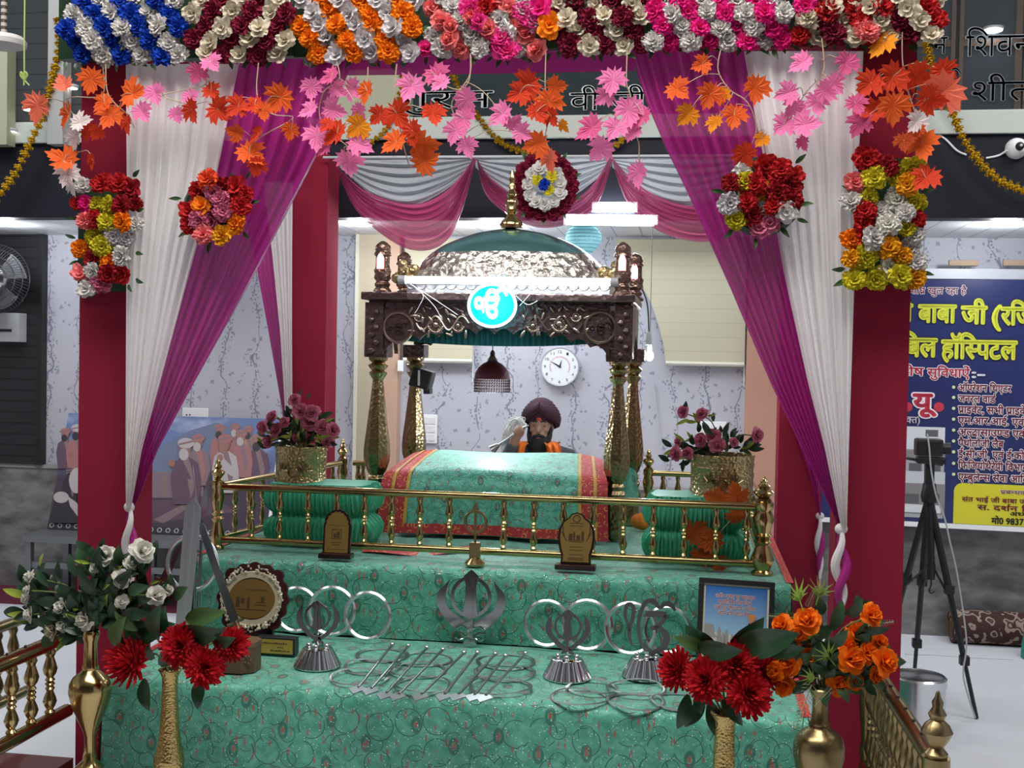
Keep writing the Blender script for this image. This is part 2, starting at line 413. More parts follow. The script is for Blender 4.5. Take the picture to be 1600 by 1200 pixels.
# columns at the left in front of the gallery
a = P(83, 150, YB-.06); b = P(107, 150, YB-.06)
sbox('column_pale', a.x, b.x, YB-.12, YB-.03, 2.9, 4.6, mat('pale_grey_post', (.33, .33, .32), .5))
a = P(-30, 150, YB-.06); b = P(20, 150, YB-.06)
sbox('column_green', a.x, b.x, YB-.12, YB-.03, 2.9, P(10, 80, YB).z, mat('olive_post', (.34, .36, .25), .5))
a = P(20, 150, YW+.3); b = P(83, 150, YW+.3)
sbox('wall_slats', a.x-.6, b.x+.3, YW+.28, YW+.34, 2.95, 4.6, m_slats((.055, .055, .058), (.02, .02, .02), 9, 2, .1, 'grey_slat_panel', .4))
# slatted dark panel and its jamb, lower left
a = P(60, 500, YW-.04); b = P(69, 500, YW-.04)
sbox('wall_slat_panel', -6.1, a.x, YW-.05, YW, .87, ZC, BLACKSLAT)
sbox('trim_5', a.x, b.x, YW-.07, YW, .87, ZC, mat('black_jamb', (.014, .012, .014), .4))
# tan pier behind the canopy and the salmon pier on the right
a = P(556, 600, YW-.09); b = P(621, 600, YW-.09); c = P(585, 600, YW-.09); d = P(600, 600, YW-.09)
sbox('pillar_tan', a.x, d.x, YW-.09, YW, .1, ZC, TAN)
sbox('pillar_salmon_edge', d.x, b.x, YW-.09, YW, .1, ZC, mat('salmon_tan', (.48, .31, .22), .6))
sbox('trim_6', a.x-.012, a.x+.01, YW-.105, YW, .1, ZC, mat('pale_strip', (.58, .56, .48), .4))
a = P(1165, 620, YW-.09); b = P(1290, 620, YW-.09)
sbox('pillar_salmon', a.x, b.x, YW-.09, YW, .1, ZC, SALMON)
# roller blinds on the back wall
def blind(px0, px1, py0, py1, label, curve=False):
    y = YW-.06; a = P(px0, py1, y); b = P(px1, py1, y); t = P(px0, py0, y)
    top = min(t.z, ZC-.02)
    r = thing('roller_blind', label, 'blind', ((a.x+b.x)/2, y, a.z))
    if curve:
        pts = [(a.x, a.z+.02), (b.x, a.z+.02), (b.x, top), (P(960, 372, y).x, top)]
        pts += [(P(x, z, y).x, P(x, z, y).z) for x, z in ((975, 400), (1000, 440), (1018, 475), (1030, 510), (1037, 540))]
        MB().prism(pts, .012, frame((0, y+.012, 0), (1, 0, 0), (0, 0, 1))).build('blind_sheet', BLIND, r, smooth=False)
    else: MB().box(a.x, b.x, y, y+.012, a.z+.02, top).build('blind_sheet', BLIND, r, smooth=False)
    MB().tube([(a.x, y+.006, a.z+.015), (b.x, y+.006, a.z+.015)], .016, 8).build('bottom_bar', mat('bar_cream', (.6, .58, .48), .4), r)
    MB().tube([(b.x, y+.02, top-.02), (b.x, y+.02, a.z-.12)], .003, 5).build('pull_cord', WHITEP, r)
blind(630, 738, 372, 566, 'small cream roller blind on the wall left of the clock')
blind(1040, 1163, 372, 571, 'large cream roller blind on the back wall right of the canopy', True)
sbox('wall_rear', -7, 5, -3.1, -3.0, 0, 5.3, mat('rear_wall', (.10, .085, .08), .6))
sbox('ceiling_hall', -7, 5, -3.0, 6.4, 5.25, 5.3, mat('hall_ceiling', (.35, .34, .33), .6))
# ------------------------------------------------------------------ pavilion of red cloth
def pillar(x0, x1, y0, y1, top, label):
    m = MB()
    m.grid(lambda u, v: (x0+(x1-x0)*u, y0+.004*math.sin(9*v+3*u)*math.sin(PI*u), top*v), 6, 40)
    m.grid(lambda u, v: (x1+.003*math.sin(11*v)*math.sin(PI*u), y0+(y1-y0)*u, top*v), 6, 40)
    m.grid(lambda u, v: (x1-(x1-x0)*u, y1, top*v), 4, 40)
    m.grid(lambda u, v: (x0, y1-(y1-y0)*u, top*v), 4, 40)
    o = m.build('cloth_wrapped_post', RED); tag(o, label, 'post', kind='thing'); return o
ZB = P(800, 86, 4.12).z
FLX = (-2.315, -2.095); FRX = (.505, .733)
pillar(*FLX, 4.1, 4.27, ZB, 'red cloth wrapped post, front left corner beside the white roses')
pillar(*FRX, 4.1, 4.27, ZB, 'red cloth wrapped post, front right corner beside the camera tripod')
zb2 = P(480, 246, 6.1).z
pillar(-2.19, -1.99, 6.1, 6.3, zb2+.02, 'red cloth wrapped post at the back, beside the pink roses in the left brass tub')
pillar(.455, .676, 6.1, 6.3, zb2+.02, 'red cloth wrapped post at the back, seen behind the right drapes')
def beam(x0, x1, y0, y1, z0, z1, label, name='cloth_wrapped_beam'):
    o = MB().box(x0, x1, y0, y1, z0, z1).build(name, RED, smooth=False, bevel=.008); return tag(o, label, 'beam', kind='thing')
ZT = ZB+.26
beam(FLX[0], FRX[1], 4.1, 4.3, ZB+.002, ZT, 'red cloth front beam hidden behind the big flower garland')
beam(FLX[0]+.03, FLX[1]-.02, 4.302, 6.3, zb2+.022, zb2+.2, 'red cloth side beam joining the two left posts')
beam(FRX[0]+.02, FRX[1]-.05, 4.302, 6.3, zb2+.022, zb2+.2, 'red cloth side beam joining the two right posts')
# magenta valance under the front beam
def valance():
    a = P(497, 88, 4.105); b = P(992, 82, 4.105)
    def fn(u, v):
        x = a.x+(b.x-a.x)*u; bot = P(500+490*u, interp([(0, 120), (.5, 117), (1, 113)], u), 4.105).z
        return (x, 4.085+.006*math.sin(7*v+2*u), ZB+.06+(bot-ZB-.06)*v)
    o = MB().grid(fn, 60, 8).build('valance_cloth', MAGENTA)
    tag(o, 'narrow magenta cloth strip across the top below the flower garland', 'drape')
valance()
# pleated drapes described by left and right edges (pixel tables y -> x), hanging at depth Y
def drape(name, L, Rr, Y, mt, label, folds, amp, seed, nu=110, nv=60, tail=None):
    rnd = random.Random(seed); ph = [rnd.uniform(0, 6.28) for _ in range(4)]
    y0, y1 = L[0][0], L[-1][0]
    wmax = max(interp(Rr, y)-interp(L, y) for y in (y0, (y0+y1)/2))
    def fn(u, v):
        y = y0+(y1-y0)*v; xl = interp(L, y); xr = interp(Rr, y)
        w = (xr-xl)/wmax
        uu = u+.012*math.sin(2*PI*folds*.5*u+ph[0])
        f = math.sin(2*PI*folds*uu+ph[1]+.4*math.sin(2*v))+.22*math.sin(2*PI*folds*1.9*u+ph[2])+.5*math.sin(2*PI*folds*.37*u+ph[3])
        a = amp*(.25+.75*min(1, w*1.2))*(.55+.45*min(1, v*4))
        return tuple(P(xl+(xr-xl)*uu, y, Y+a*f))
    o = MB().grid(fn, nu, nv).build(name, mt); tag(o, label, 'drape'); return o
drape('sheer_drape', [(100, 195), (300, 197), (600, 196), (760, 196), (798, 197)], [(100, 372), (200, 352), (300, 332), (390, 305), (600, 249), (700, 222), (798, 204)],
      4.03, WHITE_SHEER, 'pleated white sheer drape tied at the front left post', 8, .012, 1)
drape('satin_drape', [(92, 362), (200, 350), (300, 330), (390, 303), (600, 246), (700, 219), (798, 202)],
      [(92, 552), (170, 522), (240, 496), (300, 465), (430, 397), (600, 302), (700, 248), (798, 208)],
      4.05, MAGENTA, 'pleated magenta drape swept across to the front left post', 7, .018, 2)
drape('satin_drape', [(80, 982), (160, 1008), (235, 1040), (300, 1072), (450, 1140), (600, 1204), (700, 1252), (828, 1313)],
      [(80, 1170), (170, 1182), (300, 1206), (420, 1226), (600, 1266), (700, 1291), (828, 1319)],
      4.05, MAGENTA, 'pleated magenta drape swept across to the front right post', 8, .018, 3)
drape('sheer_drape', [(80, 1160), (170, 1176), (300, 1202), (420, 1222), (600, 1262), (700, 1288), (828, 1315)],
      [(80, 1347), (300, 1338), (500, 1332), (700, 1326), (828, 1323)],
      4.03, WHITE_SHEER, 'pleated white sheer drape tied at the front right post', 8, .012, 4)
drape('sheer_drape', [(285, 412), (400, 426), (520, 438), (650, 446), (690, 447)], [(285, 457), (400, 456), (520, 456), (650, 457), (690, 452)],
      6.03, WHITE_SHEER, 'narrow white sheer drape against the back left red post', 5, .012, 5, 50, 40)
drape('satin_drape', [(285, 372), (400, 398), (520, 420), (640, 441), (690, 445)], [(285, 424), (400, 427), (520, 438), (640, 447), (690, 448)],
      6.05, MAGENTA, 'narrow magenta drape beside the back left red post', 5, .012, 6, 50, 40)
drape('satin_drape', [(640, 1230), (735, 1262), (805, 1280)], [(640, 1262), (735, 1278), (805, 1283)],
      6.07, MAGENTA, 'small magenta drape end on the back right post', 4, .01, 8, 40, 24)
# ties and tails below the gathered drapes
def tie(px, y0, y1, Y, label, wide):
    r = thing('drape_tail', label, 'drape tail', P(px, y1, Y))
    k = P(px, y0, Y)
    MB().ball((k.x, k.y-.005, k.z), (.022, .016, .02), 10, 6).build('knot', WHITE_SHEER, r)
    for q, mt, nm in ((0, WHITE_SHEER, 'white_strand'), (PI, MAGENTA, 'magenta_strand')):
        pts = []
        for i in range(22):
            t = i/21; s = wide*math.sin(PI*min(1, t*1.05))*math.cos(q+t*7.5)
            pts.append(P(px+s, y0+(y1-y0)*t, Y-.008-.010*math.sin(q+t*7.5)))
        MB().tube(pts, [.006+.010*math.sin(PI*i/21) for i in range(22)], 8).build(nm, mt, r)
    return r
tie(203, 792, 925, 4.05, 'twisted white and magenta tail of the left drapes above the white roses', 7)
tie(1314, 826, 960, 4.05, 'twisted white and magenta tail of the right drapes above the orange roses', 9)
tie(1281, 806, 905, 6.09, 'short twisted white tail on the back right post', 4)
# ------------------------------------------------------------------ swags, rod and wreath at the back of the pavilion
YS = 6.06
a = P(505, 246, YS); b = P(1180, 243, YS)
tag(MB().tube([a, b], .007, 8).build('swag_rod', GREYP), 'white rod carrying the swags across the back of the pavilion', 'rod')
def swag(name, pts_top, pts_bot, mt, label, dy, folds=7, amp=.02, nu=50, nv=30):
    tp = smooth_path([(x, y, 0) for x, y in pts_top], 8); bt = smooth_path([(x, y, 0) for x, y in pts_bot], 8)
    def at(path, u):
        q = u*(len(path)-1); i = min(int(q), len(path)-2); return path[i].lerp(path[i+1], q-i)
    def fn(u, v):
        p = at(tp, u).lerp(at(bt, u), v); bell = math.sin(PI*u)**.7
        d = amp*bell*(math.sin(2*PI*folds*v+1.5*math.sin(PI*u))+.5*math.sin(2*PI*folds*2.1*v+u*3))
        return tuple(P(p.x, p.y, YS-dy-.05*bell*(.4+v*.6)+d))
    o = MB().grid(fn, nu, nv).build(name, mt); return tag(o, label, 'drape')
swag('swag_drape', [(528, 262), (575, 300), (648, 318), (700, 296), (741, 246)], [(526, 264), (562, 335), (640, 390), (705, 368), (744, 250)], SWAG,
     'rose pink swag hanging left of the canopy finial', .02)
swag('swag_drape', [(745, 248), (775, 285), (850, 325), (915, 300), (953, 246)], [(745, 250), (765, 312), (842, 356), (925, 330), (957, 250)], SWAG,
     'rose pink swag hanging behind the flower wreath', .02)
swag('swag_drape', [(957, 247), (1000, 290), (1060, 318), (1130, 322), (1190, 300)], [(956, 250), (985, 325), (1050, 370), (1130, 372), (1195, 305)], SWAG,
     'rose pink swag hanging right of the ceiling tube light', .02)
for i, (x0, x1, lb) in enumerate(((530, 742, 'grey white sheer scallop above the left pink swag'), (742, 956, 'grey white sheer scallop behind the flower wreath'), (956, 1190, 'grey white sheer scallop above the right pink swag'))):
    w = x1-x0
    swag('sheer_scallop', [(x0, 247), (x0+w*.25, 247), (x0+w*.5, 247), (x0+w*.75, 246), (x1, 246)],
         [(x0+1, 262), (x0+w*.25, 305), (x0+w*.5, 322), (x0+w*.75, 302), (x1-1, 260)], GREY_SHEER, lb, -.02, 5, .014)
# ------------------------------------------------------------------ fabric flowers: one mesh per kind and colour
def petal(m, L, w, a0, cup, tilt, z0=0., ruff=0., n=4, rnd=random, mi=0):
    ca, sa = math.cos(a0), math.sin(a0); ph = rnd.uniform(0, 6)
    def fn(u, v):
        s = u-.5; r = L*v; ww = w*math.sin(PI*(.12+.76*v))**.8
        x = r*math.cos(tilt); z = z0+r*math.sin(tilt)+cup*L*v*v+ruff*L*v*math.sin(9*u+ph)-cup*.8*L*(s*s)*v
        y = s*2*ww*.5
        return (x*ca-y*sa, x*sa+y*ca, z)
    m.grid(fn, n, 4, mi)
def fl_peony(mt, seed, core=None):
    r = random.Random(seed); m = MB()
    for k, (n, L, w, tl, cup) in enumerate(((8, .52, .46, .05, .0), (8, .46, .42, .38, .02), (7, .37, .36, .75, .04), (5, .26, .28, 1.15, .05))):
        for i in range(n): petal(m, L*r.uniform(.88, 1.08), w, 2*PI*i/n+k*.5+r.uniform(-.2, .2), cup, tl+r.uniform(-.1, .1), .02*k, .16, 5, r)
    return m.mesh('peony', mt)
def fl_pansy(mt, seed):
    r = random.Random(seed); m = MB()
    for k, (n, L, w, tl) in enumerate(((5, .52, .50, .10), (5, .40, .42, .55), (4, .26, .30, 1.0))):
        for i in range(n): petal(m, L*r.uniform(.88, 1.08), w*r.uniform(.9, 1.1), 2*PI*i/n+k*.6+r.uniform(-.18, .18), .16, tl, .03*k, .09, 6, r)
    return m.mesh('pansy', mt)
def fl_rose(mt, seed, ctr=None):
    r = random.Random(seed); m = MB()
    for k, (n, L, w, tl, cup) in enumerate(((5, .52, .58, .35, -.22), (5, .47, .56, .8, -.10), (4, .42, .5, 1.12, .0), (3, .36, .4, 1.32, .05))):
        for i in range(n): petal(m, L*r.uniform(.88, 1.1), w*r.uniform(.85, 1.1), 2*PI*i/n+k*.7+r.uniform(-.25, .25), cup, tl+r.uniform(-.18, .12), -.05+.03*k, .07, 5, r)
    m.ball((0, 0, .22), (.1, .1, .16), 8, 6); return m.mesh('rose', mt)
def fl_pom(mt, seed, n=70, L=.5, w=.12):
    r = random.Random(seed); m = MB()
    for i in range(n):
        t = (i+.5)/n; el = 1.45-1.5*t**.75; petal(m, L*r.uniform(.85, 1.1), w, i*2.39996, .12, el, 0, .06, 2, r)
    m.ball((0, 0, .02), .2, 8, 5)
    return m.mesh('pompom', mt)
def leaf_mesh(mt, w=.4, bend=.2, name='leaf'):
    m = MB()
    def fn(u, v):
        ww = w*math.sin(PI*min(1, .04+v*.96))**.8*(1-.35*v); s = (u-.5)*2
        return (s*ww*.5, v, .12*abs(s)*ww+bend*math.sin(v*2.2)-bend*.3*v)
    m.grid(fn, 4, 8); return m.mesh(name, mt)
FM = {}
def fm(kind, col, var=0):
    k = (kind, col, var)
    if k not in FM:
        FM[k] = dict(peony=fl_peony, pansy=fl_pansy, rose=fl_rose, pom=fl_pom)[kind](FC[col], hash((kind, var)) % 97 if False else var*7+len(kind))
    return FM[k]
LEAF = leaf_mesh(LEAFG); LEAF2 = leaf_mesh(LEAFD, .42, .25); LEAF3 = leaf_mesh(LEAFY, .3, .15)
def bloom(parent, px, py, Y, size_px, col, kind='peony', name=None, jit=.35, rnd=random, out=None):
    d = Vector((rnd.uniform(-jit, jit), -1, rnd.uniform(-jit, jit)+.05)) if out is None else Vector(out)
    s = size_px*Y/FPX*1.16
    return put(fm(kind, col, rnd.randrange(3)), name or kind, parent, P(px, py, Y), face(d, rnd.uniform(0, 6.28)), s)
def put_leaf(parent, px, py, Y, size_px, ang, rnd=random, me=None, tilt=.4, name='leaf'):
    # leaf lying in the picture-parallel plane, pointing along ang (0 = right, PI/2 = up)
    q = Vector((math.cos(ang), -tilt, math.sin(ang))).normalized()
    n = Vector((rnd.uniform(-.3, .3), -1, rnd.uniform(-.3, .3)))
    x = q.cross(n).normalized(); z = x.cross(q).normalized()
    M3 = Matrix((x, q, z)).transposed()
    return put(me or LEAF, name, parent, P(px, py, Y), M3.to_quaternion(), size_px*Y/FPX)
# wreath
wr = thing('flower_wreath', 'round maroon and white flower wreath with a blue centre, above the canopy dome', 'wreath', P(851, 290, 5.9))
for i in range(15):
    q = 2*PI*i/15; bloom(wr, 851+41*math.cos(q), 291-43*math.sin(q), 5.92, 24, 'maroon', 'peony')
for i in range(11):
    q = 2*PI*i/11+.2; bloom(wr, 851+26*math.cos(q), 291-29*math.sin(q), 5.88, 20, 'white', 'pansy')
for x, y in ((840, 282), (862, 276), (858, 297)): bloom(wr, x, y, 5.85, 17, 'yellow', 'pansy')
bloom(wr, 851, 289, 5.84, 18, 'blue', 'peony')
for i in range(10):
    q = 2*PI*i/10+.3; put_leaf(wr, 851+44*math.cos(q), 291-46*math.sin(q), 5.94, 20, q)
MB().torus(.145, .012, 24, 6, frame(P(851, 291, 5.95), (1, 0, 0), (0, 0, 1))).build('wreath_ring', LEAFD, wr)
# ------------------------------------------------------------------ the flower garland along the front beam
rg = random.Random(21)
SEG = [  # x0, x1, colours along diagonals, slant (px of x per px of y), label, kinds
 (95, 285, ['blue', 'white'], .75, 'blue and white end of the flower garland, above the front left post', ['peony', 'peony']),
 (285, 462, ['cream', 'maroon'], -.7, 'cream and maroon stretch of the flower garland, above the left drapes', ['pansy', 'peony']),
 (462, 655, ['orange', 'lilac'], .6, 'orange and pale lilac stretch of the flower garland', ['peony', 'pansy']),
 (655, 850, ['white', 'salmon', 'white', 'pink'], .7, 'white and salmon pink stretch of the flower garland, at the middle', ['peony', 'rose']),
 (850, 1012, ['maroon', 'cream'], .7, 'maroon and cream stretch of the flower garland, right of the single orange bloom', ['peony', 'pansy']),
 (1012, 1235, ['hot', 'white'], .7, 'hot pink and white stretch of the flower garland, above the right magenta drape', ['peony', 'peony']),
 (1235, 1468, ['cream', 'maroon', 'cream', 'red'], .8, 'cream, maroon and red end of the flower garland, above the front right post', ['pansy', 'peony'])]
for si, (x0, x1, cols, sl, lb, kinds) in enumerate(SEG):
    r = thing('flower_garland', lb, 'garland', P((x0+x1)/2, 96, 4.05))
    bot = interp([(95, 92), (600, 88), (900, 76), (1200, 66), (1468, 56)], (x0+x1)/2)
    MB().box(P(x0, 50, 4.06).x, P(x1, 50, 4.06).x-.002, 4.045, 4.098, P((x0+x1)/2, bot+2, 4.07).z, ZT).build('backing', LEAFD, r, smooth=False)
    dx = 29; rows = 6; dy = 21
    for dg in range(-6, int((x1-x0)/dx)+8):
        c0 = cols[dg % len(cols)]; kd = kinds[dg % 2 if len(cols) == 2 else (0 if c0 in ('white', 'cream') else 1)]
        for j in range(rows):
            y = bot-6-j*dy+rg.uniform(-3, 3); x = x0+dg*dx-sl*(bot-y)+sl*50+rg.uniform(-3, 3)+7
            if not (x0+8 <= x <= x1-4): continue
            bloom(r, x, y, 3.985-rg.uniform(-.012, .02)-.010*(2.5-abs(j-2)), rg.uniform(30, 35), c0, kd, rnd=rg, name='fabric_flower')
    if si in (3, 4): bloom(r, 858 if si == 4 else 845, 40 if si == 4 else 12, 3.94, 38, 'orange' if si == 4 else 'hot', 'pansy', name='fabric_flower')
    if si == 3:
        for x, y, c in ((705, 42, 'salmon'), (737, 28, 'salmon'), (763, 45, 'salmon'), (703, 62, 'salmon'), (760, 10, 'red'), (785, 60, 'pink'), (795, 80, 'pink'), (735, 15, 'pink'), (820, 20, 'pink'), (830, 30, 'pink')):
            bloom(r, x, y, 3.95, 33, c, 'rose' if c == 'salmon' else 'peony', name='fabric_flower')
    if si == 6:
        for x, y, c in ((1378, 10, 'red'), (1355, 48, 'salmon'), (1290, 18, 'red'), (1258, 10, 'hot'), (1262, 28, 'cream')):
            bloom(r, x, y, 3.95, 34, c, 'peony', name='fabric_flower')
    for i in range(int((x1-x0)/17)):
        put_leaf(r, x0+8+i*17+rg.uniform(-5, 5), bot+rg.uniform(2, 9), 4.01, rg.uniform(16, 24), rg.choice((-PI/2, -1.0, -2.1, -.6))+rg.uniform(-.3, .3), rg)
    for i in range(int((x1-x0)/30)):
        put_leaf(r, x0+rg.uniform(6, x1-x0-6), rg.uniform(6, bot-12), 3.985, rg.uniform(22, 28), rg.uniform(0, 6.28), rg)
# ------------------------------------------------------------------ flower panels on the posts and round bouquets on the drapes
def cluster(name, label, cat, Y, items, leaves, kinds=('peony', 'peony', 'pansy')):
    xs = [i[0] for i in items]; ys = [i[1] for i in items]; rr = random.Random(len(items)*3)
    cx = sum(xs)/len(xs); cy = sum(ys)/len(ys)
    r = thing(name, label, cat, P(cx, max(ys)+15, Y))
    for x, y, c, s in items:
        k = rr.choice(kinds) if c not in ('yellow', 'amber') else 'peony'
        bloom(r, x, y, Y-rr.uniform(.03, .07), s*.99, c, k, rnd=rr, name='fabric_flower')
    for x, y, a, s in leaves: put_leaf(r, x, y, Y-.02, s, a, rr)
    return r
PL = [(130,290,'white',26),(160,287,'red',34),(187,287,'red',34),(206,294,'dred',30),(135,318,'hot',28),(121,318,'red',24),(152,320,'yellow',28),(170,320,'yellow',28),(190,320,'dred',32),(212,318,'dred',24),(133,345,'salmon',28),(147,344,'red',30),(167,347,'yellow',30),(192,346,'orange',32),(212,350,'white',24),(147,370,'yellow',28),(160,384,'yellow',34),(178,368,'lilac',32),(198,372,'lilac',28),(126,388,'orange',28),(145,404,'dred',28),(172,408,'orange',32),(191,400,'white',32),(125,427,'salmon',28),(146,424,'white',28),(169,428,'dred',30),(192,428,'red',32),(158,440,'rose',34),(135,452,'white',30)]
o = cluster('flower_arrangement', 'tall rectangular panel of mixed flowers on the front left post', 'flower panel', 4.03, PL,
    [(208,276,.6,22),(122,340,3.3,20),(212,395,-.2,22),(212,436,-.3,24),(124,408,3.6,18),(150,455,-2,18),(200,445,-.8,20),(118,372,2.8,18),(214,330,.2,20)])
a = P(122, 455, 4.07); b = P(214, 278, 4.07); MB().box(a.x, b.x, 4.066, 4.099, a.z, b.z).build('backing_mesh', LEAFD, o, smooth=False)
PR = [(1353,248,'red',36),(1385,262,'dred',32),(1335,285,'salmon',32),(1367,278,'yellow',34),(1405,275,'yellow',32),(1427,264,'yellow',36),(1418,288,'amber',32),(1330,315,'white',32),(1358,308,'yellow',26),(1402,312,'ivory',36),(1430,318,'yellow',30),(1350,328,'red',34),(1375,330,'white',28),(1415,332,'white',28),(1430,342,'red',28),(1350,352,'red',34),(1388,350,'ivory',34),(1417,356,'yellow',28),(1330,374,'orange',30),(1365,372,'white',36),(1346,370,'coral',28),(1388,385,'amber',36),(1430,367,'white',28),(1422,387,'white',28),(1352,402,'yellow',34),(1410,400,'amber',28),(1330,404,'amber',26),(1432,410,'white',28),(1390,418,'ivory',34),(1335,437,'yellow',32),(1368,435,'yellow',34),(1405,432,'yellow',36),(1430,434,'amber',32)]
o = cluster('flower_arrangement', 'tall rectangular panel of yellow, red and white flowers on the front right post', 'flower panel', 4.03, PR,
    [(1380,320,.5,24),(1395,335,2.5,24),(1320,420,3.2,24),(1322,438,3.6,26),(1375,345,-1,22),(1405,370,.8,24),(1375,405,2,22),(1440,300,.2,20),(1330,300,2.7,20),(1395,400,.2,22),(1440,425,-.3,20)])
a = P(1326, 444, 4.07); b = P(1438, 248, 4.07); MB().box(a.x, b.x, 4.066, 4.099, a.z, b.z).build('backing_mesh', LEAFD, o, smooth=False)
BL = [(310,299,'red',32),(326,281,'coral',34),(347,292,'dred',30),(370,292,'red',34),(295,329,'red',30),(312,318,'rose',28),(345,312,'rose',30),(376,322,'red',34),(311,344,'rose',32),(331,347,'rose',32),(316,321,'orange',30),(349,330,'rose',32),(298,350,'red',30),(370,350,'orange',32),(318,366,'salmon',32),(348,368,'amber',34),(333,300,'rose',32),(362,306,'rose',28),(385,303,'red',26),(333,325,'rose',30)]
o = cluster('flower_bouquet', 'round pink, red and orange flower bouquet pinned on the left magenta drape', 'bouquet', 3.99, BL,
    [(283,310,3.2,20),(392,318,.1,22),(330,378,-1.6,24),(380,362,-.6,22),(295,362,-2.5,20),(360,282,.9,18),(385,280,.7,20)])
MB().lathe([(1e-5, 0), (.10, .004), (.115, .015), (.1, .03)], 20, frame(P(335, 326, 3.995), (1, 0, 0), (0, 0, 1))).build('bouquet_base', LEAFD, o)
BR = [(1160,269,'white',28),(1165,283,'yellow',28),(1195,258,'red',34),(1221,265,'red',32),(1143,287,'dred',30),(1180,287,'red',32),(1190,298,'amber',32),(1215,300,'dred',34),(1242,275,'red',30),(1240,292,'dred',28),(1140,317,'lilac',34),(1167,314,'red',32),(1151,343,'yellow',32),(1177,336,'dred',32),(1192,326,'white',26),(1203,348,'rose',34),(1228,330,'white',32),(1210,322,'red',30),(1187,357,'rose',30),(1237,312,'dred',30),(1152,300,'yellow',26),(1215,278,'red',28)]
o = cluster('flower_bouquet', 'round red bouquet with yellow and white blooms pinned on the right magenta drape', 'bouquet', 3.99, BR,
    [(1130,300,3.1,22),(1250,320,0,22),(1145,358,-2.3,24),(1220,355,-.9,24),(1180,372,-1.6,20),(1170,252,1.8,20),(1243,255,.7,22),(1246,342,-.4,20)])
MB().lathe([(1e-5, 0), (.12, .004), (.135, .015), (.12, .03)], 20, frame(P(1190, 308, 3.995), (1, 0, 0), (0, 0, 1))).build('bouquet_base', LEAFD, o)
# ------------------------------------------------------------------ maple sprays
MAPLE = [(0, -.52), (.06, -.34), (.28, -.46), (.27, -.31), (.50, -.30), (.40, -.14), (.62, .04), (.50, .07), (.56, .26), (.40, .22), (.24, .15), (.31, .37), (.22, .37), (.19, .53), (.10, .50), (0, .70)]
MAPLE = MAPLE + [(-x, y) for x, y in reversed(MAPLE[1:-1])]
def maple_mesh(mt, seed):
    r = random.Random(seed); m = MB(); n = len(MAPLE); fx, fy = r.uniform(-.25, .25), r.uniform(-.2, .3)
    pts = [(0, 0)] + [(x*r.uniform(.92, 1.08), y*r.uniform(.94, 1.06)) for x, y in MAPLE]
    def z(x, y): return .35*abs(x)+fx*x+fy*y*y-.15*x*x
    vs = [(x, y, z(x, y)) for x, y in pts]; mid = [(x*.55, y*.55, z(x*.55, y*.55)+.015*((i % 2)*2-1)) for i, (x, y) in enumerate(pts[1:])]
    allv = vs+mid; fs = []
    for i in range(n):
        j = (i+1) % n; fs.append((0, n+1+i, n+1+j)); fs.append((n+1+i, 1+i, 1+j, n+1+j))
    m.add(allv, fs); return m.mesh('maple_leaf', mt, smooth=False)
MM = {(k, i): maple_mesh(LC[k], i*5+3) for k in LC for i in range(3)}
rm = random.Random(5)
def spray(label, Y, stem, leaves):
    r = thing('maple_spray', label, 'leaf spray', P(stem[0][0], stem[0][1], Y))
    trunk = smooth_path([P(x, y, Y+.0) for x, y in stem], 5)
    m = MB().tube(trunk, .0021, 5)
    for x, y, c, s in leaves:
        yl = Y-rm.uniform(0, .05)
        p = P(x, y, yl); k = min(range(len(trunk)), key=lambda i: (trunk[i]-p).length+.35*max(0, p.z-trunk[i].z+.02))
        q = trunk[k]; md = (p+q)/2+Vector((rm.uniform(-.02, .02), -.01, .02))
        m.tube(smooth_path([q, md, p], 4), .0014, 4)
        d = p-q; ang = math.atan2(d.z, d.x)+rm.uniform(-.6, .6) if d.length > .03 else rm.uniform(-2.5, -.6)
        if rm.random() < .5: ang = -PI/2+rm.uniform(-.9, .9)
        ln = Vector((math.cos(ang), rm.uniform(-.25, .25), math.sin(ang))).normalized(); nn = Vector((rm.uniform(-.75, .75), -1, rm.uniform(-.6, .6)))
        xx = ln.cross(nn).normalized(); zz = xx.cross(ln)
        put(MM[(c, rm.randrange(3))], 'leaf', r, p, Matrix((xx, ln, zz)).transposed().to_quaternion(), s*Y/FPX*1.0)
    m.build('stem', TWIG, r)
spray('coral orange maple spray spreading left of the front left post', 3.98, [(160, 100), (163, 140), (150, 152), (105, 155), (122, 200), (115, 260)],
 [(100,132,'c',30),(60,165,'c',50),(107,178,'o',44),(100,250,'o',48),(125,192,'w',36),(117,215,'w',38),(106,270,'w',40),(112,290,'w',30),(137,205,'r',28),(145,250,'r',28)])
spray('orange maple spray on the upper front left post', 3.97, [(165, 100), (167, 140), (178, 160), (200, 180), (210, 200)],
 [(143,123,'o',42),(163,160,'o',34),(172,180,'o',42),(207,147,'o',48),(200,192,'r',32),(152,205,'r',26)])
spray('pink and red maple spray over the left white drape', 3.96, [(318, 92), (322, 130), (290, 140), (255, 150), (300, 165)],
 [(330,98,'p',32),(308,112,'d',34),(242,145,'p',36),(222,175,'p',34),(297,152,'p',28),(275,178,'p',26),(300,172,'r',40),(330,142,'r',30),(342,172,'r',42)])
spray('red orange maple spray over the left magenta drape', 3.96, [(404, 98), (402, 150), (425, 178), (458, 185), (400, 220), (408, 250)],
 [(372,166,'r',38),(398,166,'r',36),(438,152,'o',48),(370,207,'o',30),(410,172,'o',30),(455,203,'o',30),(390,240,'o',46),(403,210,'r',30),(402,258,'r',32)])
